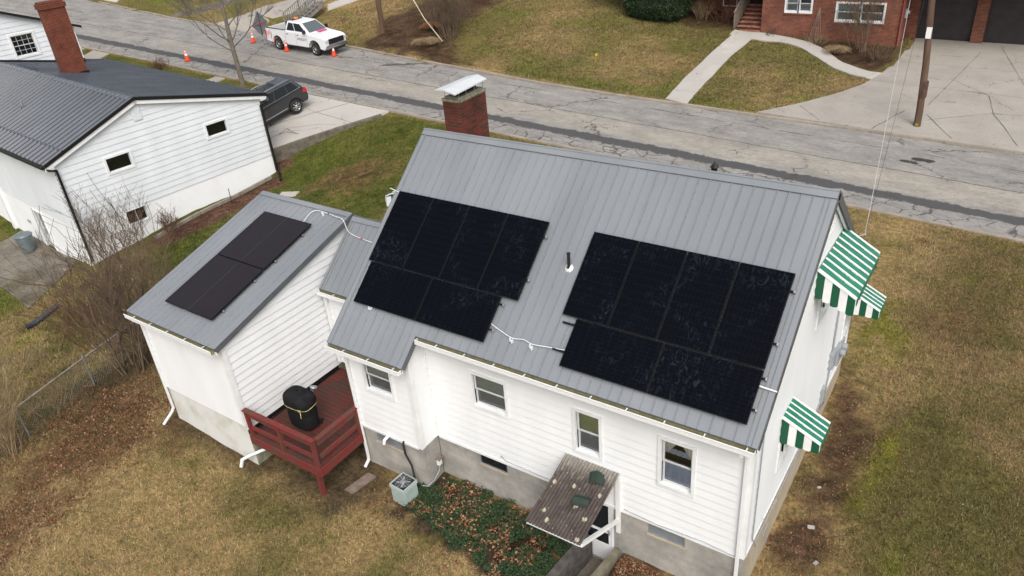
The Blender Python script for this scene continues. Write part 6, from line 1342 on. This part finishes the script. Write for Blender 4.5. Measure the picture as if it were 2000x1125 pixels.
b = MB(); x, y = -10.21, 31.96; z = zb(x,y); b.tube([(x,y,z),(x,y,z+.5)], .008, 5); o = b.build('marker_flag', flat('yellow_flag', (.75,.55,.03), .6)); 
b = MB(); b.box(x,x+.14,y,y+.01,z+.38,z+.5); f_ = b.build('flag', flat('yellow_flag_cloth', (.75,.55,.03), .6)); f_.parent = o; tag(o, 'small yellow marker flag on the far lawn', 'flag')
# trellis leaning on the brick house
tr_ = MB(); z = zb(.85,39.6)
for k in range(5): tr_.bar((.45+.2*k,39.65,z),(.85,40.15,z+1.95),.025,.02)
for h in (.4,.8,1.2): w_ = .42*(1-h/2); tr_.bar((.85-w_,39.66+h*.22,z+h),(.85+w_,39.66+h*.22,z+h),.02,.02)
tag(tr_.build('trellis', m_wood), 'small wooden fan trellis leaning on the brick wall', 'trellis')

# ------------------------------------------------------------------ bare branches
def grow(rng, p, d, L, r, depth, kids, spread, out, segs=4, up=.15, wob=.18, shrink=.62):
    P = [p]; rr = [r]; d = d.normalized()
    for i in range(segs):
        d = (d+V(rng.normal(0,wob),rng.normal(0,wob),rng.normal(0,wob)+up*.3)).normalized(); P.append(P[-1]+d*(L/segs)); rr.append(r*(1-.55*(i+1)/segs))
    out.append((P, rr, depth))
    if depth <= 0: return
    for k in range(kids):
        t_ = rng.uniform(.3,1.0); i = min(int(t_*segs), segs-1); q = P[i]+(P[i+1]-P[i])*(t_*segs-i)
        a = rng.uniform(0,2*math.pi); s_ = V(math.cos(a),math.sin(a),rng.uniform(-.1,.5)); nd = (d*(1-spread)+s_*spread+V(0,0,up)).normalized()
        grow(rng, q, nd, L*shrink*rng.uniform(.7,1.15), max(rr[i]*.58,.004), depth-1, kids, spread, out, max(3,segs-1), up, wob, shrink)
def twigs_mesh(name, out, mat, parent=None, minr=.004, n=4):
    b = MB()
    for P, rr, dp in out: b.tube(P, [max(x, minr) for x in rr], n if dp < 2 else 7, cap=False)
    return b.build(name, mat, parent)
def shrub(x, y, h, w, n, lab, mat, seed, kids=4, depth=2, minr=.006, group=None, name='bare_shrub', lean=(0,0), up=.12, r0=.02, cat='shrub'):
    rng = np.random.default_rng(seed); z = zb(x, y); out = []
    for k in range(n):
        a = rng.uniform(0,2*math.pi); q = rng.uniform(0,w*.35); p = V(x+q*math.cos(a), y+q*math.sin(a), zb(x+q*math.cos(a), y+q*math.sin(a))-.05)
        d = V(math.cos(a)*rng.uniform(.0,w/h*.8)+lean[0], math.sin(a)*rng.uniform(.0,w/h*.8)+lean[1], 1)
        grow(rng, p, d, h*rng.uniform(.55,1.0), r0*rng.uniform(.6,1.2), depth, kids, .45, out, 5, up, .10)
    o = twigs_mesh(name, out, mat, None, minr, 3); return tag(o, lab, cat, group)
# street tree
tx, ty = -27.55, 18.95; tz = zb(tx, ty); tr = thing('bare_tree', 'leafless street tree growing by the near kerb behind the black roof', 'tree', (tx,ty,tz))
rng = np.random.default_rng(5); b = MB(); TP = [V(tx,ty,tz-.3),V(tx,ty,tz+.2),V(tx-.05,ty,tz+1.5),V(tx-.1,ty,tz+2.4),V(tx-.2,ty+.1,tz+4.2),V(tx-.35,ty+.2,tz+6.2),V(tx-.4,ty+.2,tz+8.6)]
b.tube(TP, [.24,.15,.135,.13,.10,.07,.03], 12); b.build('trunk', m_bark, tr)
out = []
for (h, a, L, el) in ((2.2,20,3.2,.55),(2.3,165,3.6,.9),(2.0,200,4.4,.45),(2.6,250,3.4,.6),(2.5,100,3.0,.7),(3.2,185,3.8,.5),(3.4,10,2.6,.9),(3.8,150,3.2,.7),(4.2,215,3.2,.6),(4.4,40,2.6,.8),(5.0,180,2.8,.8),(5.2,300,2.4,.7),(5.6,90,2.4,.9),(6.2,200,2.2,1),(6.4,30,2.0,1),(7.2,120,1.6,1.2)):
    t_ = h/8.6; i = 0; zz = tz+h
    for i in range(len(TP)-1):
        if TP[i].z <= zz <= TP[i+1].z: break
    q = TP[i]+(TP[i+1]-TP[i])*((zz-TP[i].z)/(TP[i+1].z-TP[i].z)); grow(rng, q, V(math.cos(R(a)),math.sin(R(a)),el), L, .048*(1-.4*t_), 3, 5, .42, out, 5, .16, .10, .58)
twigs_mesh('crown', out, m_bark, tr, .007, 4)
# shrubs along the fence
shrub(-9.9,-.8,3.8,1.8,13,'tall brown thicket of bare stems hiding the wing corner',m_twig,21,kids=6,depth=2,minr=.007,r0=.035,name='bare_shrub')
shrub(-11.0,.4,3.0,2.8,13,'wide greyish bare bush behind the tall thicket',m_twig,22,kids=6,depth=2,minr=.006,r0=.028)
shrub(-12.2,-.1,2.2,2.4,17,'red brown arching bush by the patio edge',m_twig_red,23,kids=5,depth=2,minr=.005,r0=.016,lean=(-.25,0))
shrub(-9.75,-5.1,2.5,2.0,26,'tan arching bush at the left picture edge',m_twig_tan,24,kids=5,depth=2,minr=.005,r0=.018)
shrub(-10.3,-3.4,1.5,1.6,12,'low straw coloured brush along the fence',m_twig_tan,25,kids=4,depth=2,minr=.004,r0=.010)
shrub(-12.9,-3.2,1.3,2.6,14,'pale dry weeds beyond the chain link fence',m_twig_tan,26,kids=4,depth=2,minr=.004,r0=.008)
shrub(-18.9,3.9,2.3,1.5,9,'slender grey shrub in front of the black corner downspout',m_twig,27,kids=5,depth=2,minr=.005,r0=.018)
shrub(-18.5,5.0,2.4,1.3,7,'slender shrub beside the metal plant frame',m_twig,28,kids=5,depth=2,minr=.005,r0=.018)
shrub(-17.9,6.3,1.1,.8,18,'reddish bush under the low slider window',m_twig_red,29,kids=4,depth=2,minr=.005,r0=.012)
shrub(-16.0,3.4,1.1,2.6,16,'brown weedy bush in the yard below the white house',m_twig_red,30,kids=4,depth=2,minr=.004,r0=.009)
shrub(-35.3,18.6,.75,1.2,40,'small rounded dark brown bush on the kerb strip',m_twig_red,31,kids=4,depth=1,minr=.006,r0=.012)
shrub(-20.6,30.9,2.9,1.6,30,'dense upright bare bush beside the pale guy guard',m_twig,32,kids=5,depth=2,minr=.007,r0=.02)
shrub(-23.8,33.2,3.6,1.6,16,'bare bush in the far shrub bed behind the dark pole',m_twig,33,kids=5,depth=2,minr=.007,r0=.022)
shrub(-22.3,36.8,1.6,2.4,34,'reddish brown brush at the top edge of the far bed',m_twig_red,34,kids=4,depth=1,minr=.007,r0=.014)
shrub(3.9,38.7,3.0,2.2,16,'leafless shrub in front of the double window',m_twig,35,kids=5,depth=2,minr=.007,r0=.026)
shrub(-5.6,41.4,1.1,1.5,40,'brown dry shrub left of the brick steps',m_twig_red,36,kids=4,depth=1,minr=.006,r0=.012)
shrub(-7.2,41.6,1.2,1.2,40,'straw coloured dry bush by the left wing wall',m_twig_tan,37,kids=4,depth=1,minr=.006,r0=.012)
shrub(1.0,39.2,.6,1.2,30,'low dry brush along the brick wall near the trellis',m_twig_tan,38,kids=3,depth=1,minr=.005,r0=.010)
shrub(5.0,37.8,.8,1.6,34,'dry tan brush at the corner of the brick bed',m_twig,39,kids=3,depth=1,minr=.006,r0=.010)
shrub(-1.9,39.9,.5,.6,20,'tiny dark bush beside the brick steps',m_twig,40,kids=3,depth=1,minr=.006,r0=.010)
def clump(x, y, h, w, n, lab, mt, seed):       # drooping grass clump
    rng = np.random.default_rng(seed); b = MB(); z = zb(x,y)
    for k in range(n):
        a = rng.uniform(0,2*math.pi); L = w*rng.uniform(.5,1); P = []
        for j in range(5): t_ = j/4; P.append(V(x+math.cos(a)*L*t_, y+math.sin(a)*L*t_, z+h*(3.4*t_*(1-t_*.86))*rng.uniform(.7,1)+.03))
        b.tube(P, [.014,.012,.010,.008,.005], 3, cap=False)
    return tag(b.build('ornamental_grass', mt), lab, 'grass clump')
clump(-21.6,29.6,.45,1.15,320,'tan drooping grass clump near the far kerb',m_twig_tan,51); clump(-22.6,31.4,.45,.9,260,'orange brown grass clump behind the tan one',M('rust_grass', (.27,.13,.05), (.18,.09,.04), .95),52)
clump(2.6,38.0,.40,.9,240,'flattened tan grass clump in the brick house bed',m_twig_tan,53); clump(-8.4,43.0,.6,.8,160,'pale straw clump at the wing of the brick house',m_twig_tan,54)
# ------------------------------------------------------------------ leaf shaped geometry
def leaves(name, P, size, cols, mat, flatn=.35, fold=.25, rng=RNG, parent=None, aspect=.6, lift=0.0):
    """each leaf: a folded quad pair (6 verts)"""
    n = len(P); a = rng.uniform(0,2*np.pi,n); d = np.stack([np.cos(a),np.sin(a),rng.normal(0,flatn,n)],1); d /= np.linalg.norm(d,axis=1)[:,None]
    up = np.stack([rng.normal(0,flatn,n),rng.normal(0,flatn,n),np.ones(n)],1); s = np.cross(d, up); s /= np.linalg.norm(s,axis=1)[:,None]; nn = np.cross(s, d)
    L = size*rng.uniform(.6,1.3,n); W = L*aspect; 
    c = P+nn*lift
    v = np.stack([c-d*L[:,None]*.5, c+s*W[:,None]*.5+nn*(fold*W)[:,None], c+d*L[:,None]*.5, c-s*W[:,None]*.5+nn*(fold*W)[:,None]],1)
    F_ = np.arange(n*4).reshape(n,4); F2 = np.concatenate([F_[:,[0,1,2]],F_[:,[0,2,3]]]); cc = np.repeat(cols,4,0)
    return numesh(name, v.reshape(-1,3), F2, mat, 3, False, {'Cd': cc}, parent)
def sample_poly(key, n, grow_=.0, rng=RNG, power=None):
    P = np.array(POLY[key])[:,:2]; lo = P.min(0)-.6; hi = P.max(0)+.6; out = np.zeros((0,2))
    while len(out) < n:
        q = rng.uniform(lo, hi, (n*3,2)); d = pin(POLY[key], q[:,0], q[:,1])+grow_*fbm(q[:,0],q[:,1],.7,61,3)
        out = np.concatenate([out, q[(d > 0)]])
    return out[:n]
def zbv(x, y):
    i = np.clip(np.searchsorted(xs, x)-1, 0, nx_-2); j = np.clip(np.searchsorted(ys, y)-1, 0, ny_-2)
    fx = (x-xs[i])/(xs[i+1]-xs[i]); fy = (y-ys[j])/(ys[j+1]-ys[j])
    return (GZ[j,i]*(1-fx)+GZ[j,i+1]*fx)*(1-fy)+(GZ[j+1,i]*(1-fx)+GZ[j+1,i+1]*fx)*fy
m_leafy = attr_mat('dry_leaf', .85); m_ivy = attr_mat('ground_ivy_leaf', .6, spec=.35); m_hedge = attr_mat('hedge_leaf', .55, spec=.35); m_grass = attr_mat('grass_blade', .8, spec=.15)
def inhouse(x, y): return ((x > .1) & (x < 10.05) & (y > np.where(x > 2.25, .33, -.3)) & (y < 8.6)) | ((x > -6.25) & (x < 0.2) & (y > -1.9) & (y < 5.4)) | ((x > 6.3) & (x < 7.35) & (y > -1.7) & (y < .5))
def noth(q): return q[~inhouse(q[:,0], q[:,1])]
pal = np.array([(.26,.11,.05),(.19,.075,.04),(.34,.19,.10),(.14,.06,.035),(.30,.14,.075),(.40,.27,.17)])
def drycols(n, rng=RNG): return pal[rng.integers(0,len(pal),n)]*rng.uniform(.55,1.15,(n,1))
q = sample_poly('leaves_left', 3600, 1.1); q = noth(q); tag(leaves('fallen_leaves', np.c_[q, zbv(q[:,0],q[:,1])+.02+RNG.uniform(0,.03,len(q))], .075, drycols(len(q))*.85, m_leafy), kind='stuff')
q = np.concatenate([sample_poly('dirt_right', 900, .8), sample_poly('ivy2', 500, .1), np.c_[RNG.uniform(9.5,17,800), RNG.uniform(-4,18,800)], np.c_[RNG.uniform(-9,9,500), RNG.uniform(-6,-1.2,500)], np.c_[RNG.normal(1.6,.5,400), RNG.normal(-1.1,.4,400)], sample_poly('mulch_lh', 900, .1), sample_poly('mulch_brick', 500, .1)])
q = noth(q); tag(leaves('fallen_leaves', np.c_[q, zbv(q[:,0],q[:,1])+.02], .055, drycols(len(q))*.8, m_leafy), kind='stuff')
q = sample_poly('ivy', 26000, .22); k = fbm(q[:,0],q[:,1],.5,71,3); q = noth(q[(k > -.95)]); n = len(q); iv = np.array((.021,.043,.017))*RNG.uniform(.5,1.9,(n,1))+np.array((.010,.012,0))*RNG.uniform(0,1,(n,1))
tag(leaves('ground_ivy', np.c_[q, zbv(q[:,0],q[:,1])+.02+RNG.uniform(0,.11,n)*(1+.3*fbm(q[:,0],q[:,1],.3,75,2))], .055, iv, m_ivy, flatn=.5), kind='stuff')
q = sample_poly('ivy', 2800, .35); k = fbm(q[:,0],q[:,1],.45,72,3); q = noth(q[k > -.15]); tag(leaves('fallen_leaves', np.c_[q, zbv(q[:,0],q[:,1])+.09+RNG.uniform(0,.05,len(q))], .075, drycols(len(q)), m_leafy), kind='stuff')
# hedge
hx, hy = -9.95, 40.6; hz = zb(hx, 39); hg = thing('evergreen_hedge', 'large clipped dark evergreen bush on the far lawn', 'hedge', (hx,hy,hz))
n = 26000; u_ = RNG.normal(size=(n,3)); u_ /= np.linalg.norm(u_,axis=1)[:,None]; u_ = np.sign(u_)*np.abs(u_)**.72; sc = RNG.uniform(.88,1.02,n)[:,None]
bmp = 1+.05*fbm(u_[:,0]*3, u_[:,2]*3+u_[:,1]*2, .8, 81, 3)[:,None]; P = u_*sc*bmp*np.array((2.25,1.7,1.55))+np.array((hx,hy,hz+1.5)); P = P[P[:,2] > hz+.1]
hc = np.array((.020,.042,.014))*RNG.uniform(.4,2.0,(len(P),1)); leaves('foliage', P-np.array((hx,hy,hz)), .11, hc, m_hedge, flatn=.9, parent=hg)
b = MB(); vs = []
for i in range(9):
    a = math.pi*i/8
    for j in range(16): w_ = 2*math.pi*j/16; f = lambda t: math.copysign(abs(t)**.72, t); vs.append((hx+1.95*f(math.sin(a)*math.cos(w_)), hy+1.45*f(math.sin(a)*math.sin(w_)), hz+1.5+1.3*f(math.cos(a))))
b.raw(vs, [(i*16+j,(i+1)*16+j,(i+1)*16+(j+1) % 16,i*16+(j+1) % 16) for i in range(8) for j in range(16)]); b.build('inner_branches', flat('dark_inner_twigs', (.012,.018,.010), .9), hg)  # solid near-black core paints the shade inside the foliage
# turf blades
def blades(x0, x1, y0, y1, n, h, w, mul=1.0):
    x = RNG.uniform(x0,x1,n); y = RNG.uniform(y0,y1,n); m = ~inhouse(x, y)
    for key in ('dirt_right','ivy','ivy2','deck_dark','mulch_lh'): 
        d = pin(POLY[key], x, y)+.35*fbm(x, y, .8, 91, 3); m &= ~((d > 0) & (RNG.uniform(size=n) < .88))
    m &= ~((x < -15.3) & (y > 13.2) & (y > 13.6+(x+19.6)*1.45)); m &= ~((x < -18.6) & (y > 2))
    x, y = x[m], y[m]; n = len(x); z = zbv(x, y); a = RNG.uniform(0,2*np.pi,n); L = h*1.25*RNG.uniform(.5,1.4,n); t_ = RNG.uniform(.4,1.6,n)
    dx, dy = np.cos(a), np.sin(a); base = np.stack([x,y,z-.005],1); sd = np.stack([-dy,dx,np.zeros(n)],1)*(w*1.5*RNG.uniform(.6,1.3,n))[:,None]*.5
    tip = base+np.stack([dx*np.sin(t_),dy*np.sin(t_),np.cos(t_)],1)*L[:,None]
    v = np.stack([base-sd, base+sd, tip],1).reshape(-1,3); c = ground_col(x, y)*mul*RNG.uniform(.58,1.48,(n,1)); c = c*(1+RNG.normal(0,.06,(n,3))); c = np.clip(np.repeat(c,3,0),.003,1)
    return tag(numesh('grass', v, np.arange(n*3).reshape(n,3), m_grass, 3, False, {'Cd': c}), kind='stuff')
blades(-10.5,12,-7.5,1.0,190000,.065,.016); blades(10.1,21,-5,19.3,230000,.07,.018); blades(-19,9.5,1,19.3,150000,.07,.022); blades(-24,-9.5,-6,7,90000,.09,.022)
def fblades():
    n = 120000; x = RNG.uniform(-34,6,n); y = RNG.uniform(28,43,n); m = y > fcy(x)+.25
    for key in ('mulch_pole','mulch_brick','mulch_steps'): m &= pin(POLY[key], x, y) < 0
    for a, c in (('straight_L','straight_R'),('curve_U','curve_L')):
        PP = [list(p) for p in POLY[a]]+[list(p) for p in POLY[c]][::-1]; m &= pin(PP, x, y) < 0
    dr_ = POLY['drive_L']+[[30,42],[30,28]]; m &= pin(dr_, x, y) < 0; m &= pin([[-38,27],[-36,32],[-33,36],[-30,36],[-32,32],[-33,29],[-34,27]], x, y) < 0; m &= pin([[-5,38.8],[-2.4,38.8],[-2.4,41],[-5,41]], x, y) < 0
    x, y = x[m], y[m]; n = len(x); z = zbv(x, y); a = RNG.uniform(0,2*np.pi,n); L = .09*RNG.uniform(.5,1.4,n); dx, dy = np.cos(a), np.sin(a); base = np.stack([x,y,z-.005],1); sd = np.stack([-dy,dx,np.zeros(n)],1)*.022
    tip = base+np.stack([dx*.7,dy*.7,np.full(n,.7)],1)*L[:,None]; v = np.stack([base-sd,base+sd,tip],1).reshape(-1,3); c = np.clip(np.repeat(ground_col(x,y)*RNG.uniform(.5,1.6,(n,1)),3,0),.003,1)
    tag(numesh('grass', v, np.arange(n*3).reshape(n,3), m_grass, 3, False, {'Cd': c}), kind='stuff')
fblades()

# ------------------------------------------------------------------ camera, light, world
f_, yaw, pitch, roll = 1498.982, -0.62954, 0.52598, -0.08964
Fd = V(math.sin(yaw)*math.cos(pitch), math.cos(yaw)*math.cos(pitch), -math.sin(pitch)); R0 = V(math.cos(yaw), -math.sin(yaw), 0); U0 = R0.cross(Fd)
Rr = R0*math.cos(roll)+U0*math.sin(roll); Uu = -R0*math.sin(roll)+U0*math.cos(roll)
cd = bpy.data.cameras.new('Camera'); cd.sensor_width = 36; cd.lens = f_/2000*36; cd.clip_start = .1; cd.clip_end = 2000
co_ = bpy.data.objects.new('Camera', cd); COL.objects.link(co_)
M4 = Matrix((( Rr.x, Uu.x, -Fd.x, 12.79406), (Rr.y, Uu.y, -Fd.y, -10.48682), (Rr.z, Uu.z, -Fd.z, 12.75046), (0,0,0,1))); co_.matrix_world = M4
scene.camera = co_
SE, SA = R(48), R(138)      # sun elevation, azimuth (clockwise from +y)
w = bpy.data.worlds.new('World'); scene.world = w; w.use_nodes = True; nt = w.node_tree; bg = nt.nodes['Background']
sk = nt.nodes.new('ShaderNodeTexSky'); sk.sky_type = 'NISHITA'; sk.sun_disc = False; sk.sun_elevation = SE; sk.sun_rotation = SA; sk.air_density = 1.0; sk.dust_density = 6.0; sk.ozone_density = 1.0; sk.altitude = 300
hs_ = nt.nodes.new('ShaderNodeHueSaturation'); hs_.inputs['Saturation'].default_value = .42; nt.links.new(sk.outputs[0], hs_.inputs['Color']); nt.links.new(hs_.outputs[0], bg.inputs['Color']); bg.inputs['Strength'].default_value = .15
sl = bpy.data.lights.new('Sun', 'SUN'); sl.energy = .9; sl.angle = R(35); sl.color = (1,.965,.92); so = bpy.data.objects.new('Sun', sl); COL.objects.link(so)
sdir = V(math.sin(SA)*math.cos(SE), math.cos(SA)*math.cos(SE), math.sin(SE)); so.rotation_euler = sdir.to_track_quat('Z', 'Y').to_euler(); so.location = (0,0,40)
scene.view_settings.view_transform = 'Standard'; scene.view_settings.look = 'None'; scene.view_settings.exposure = .43; scene.view_settings.gamma = 1
scene.render.engine = 'CYCLES'
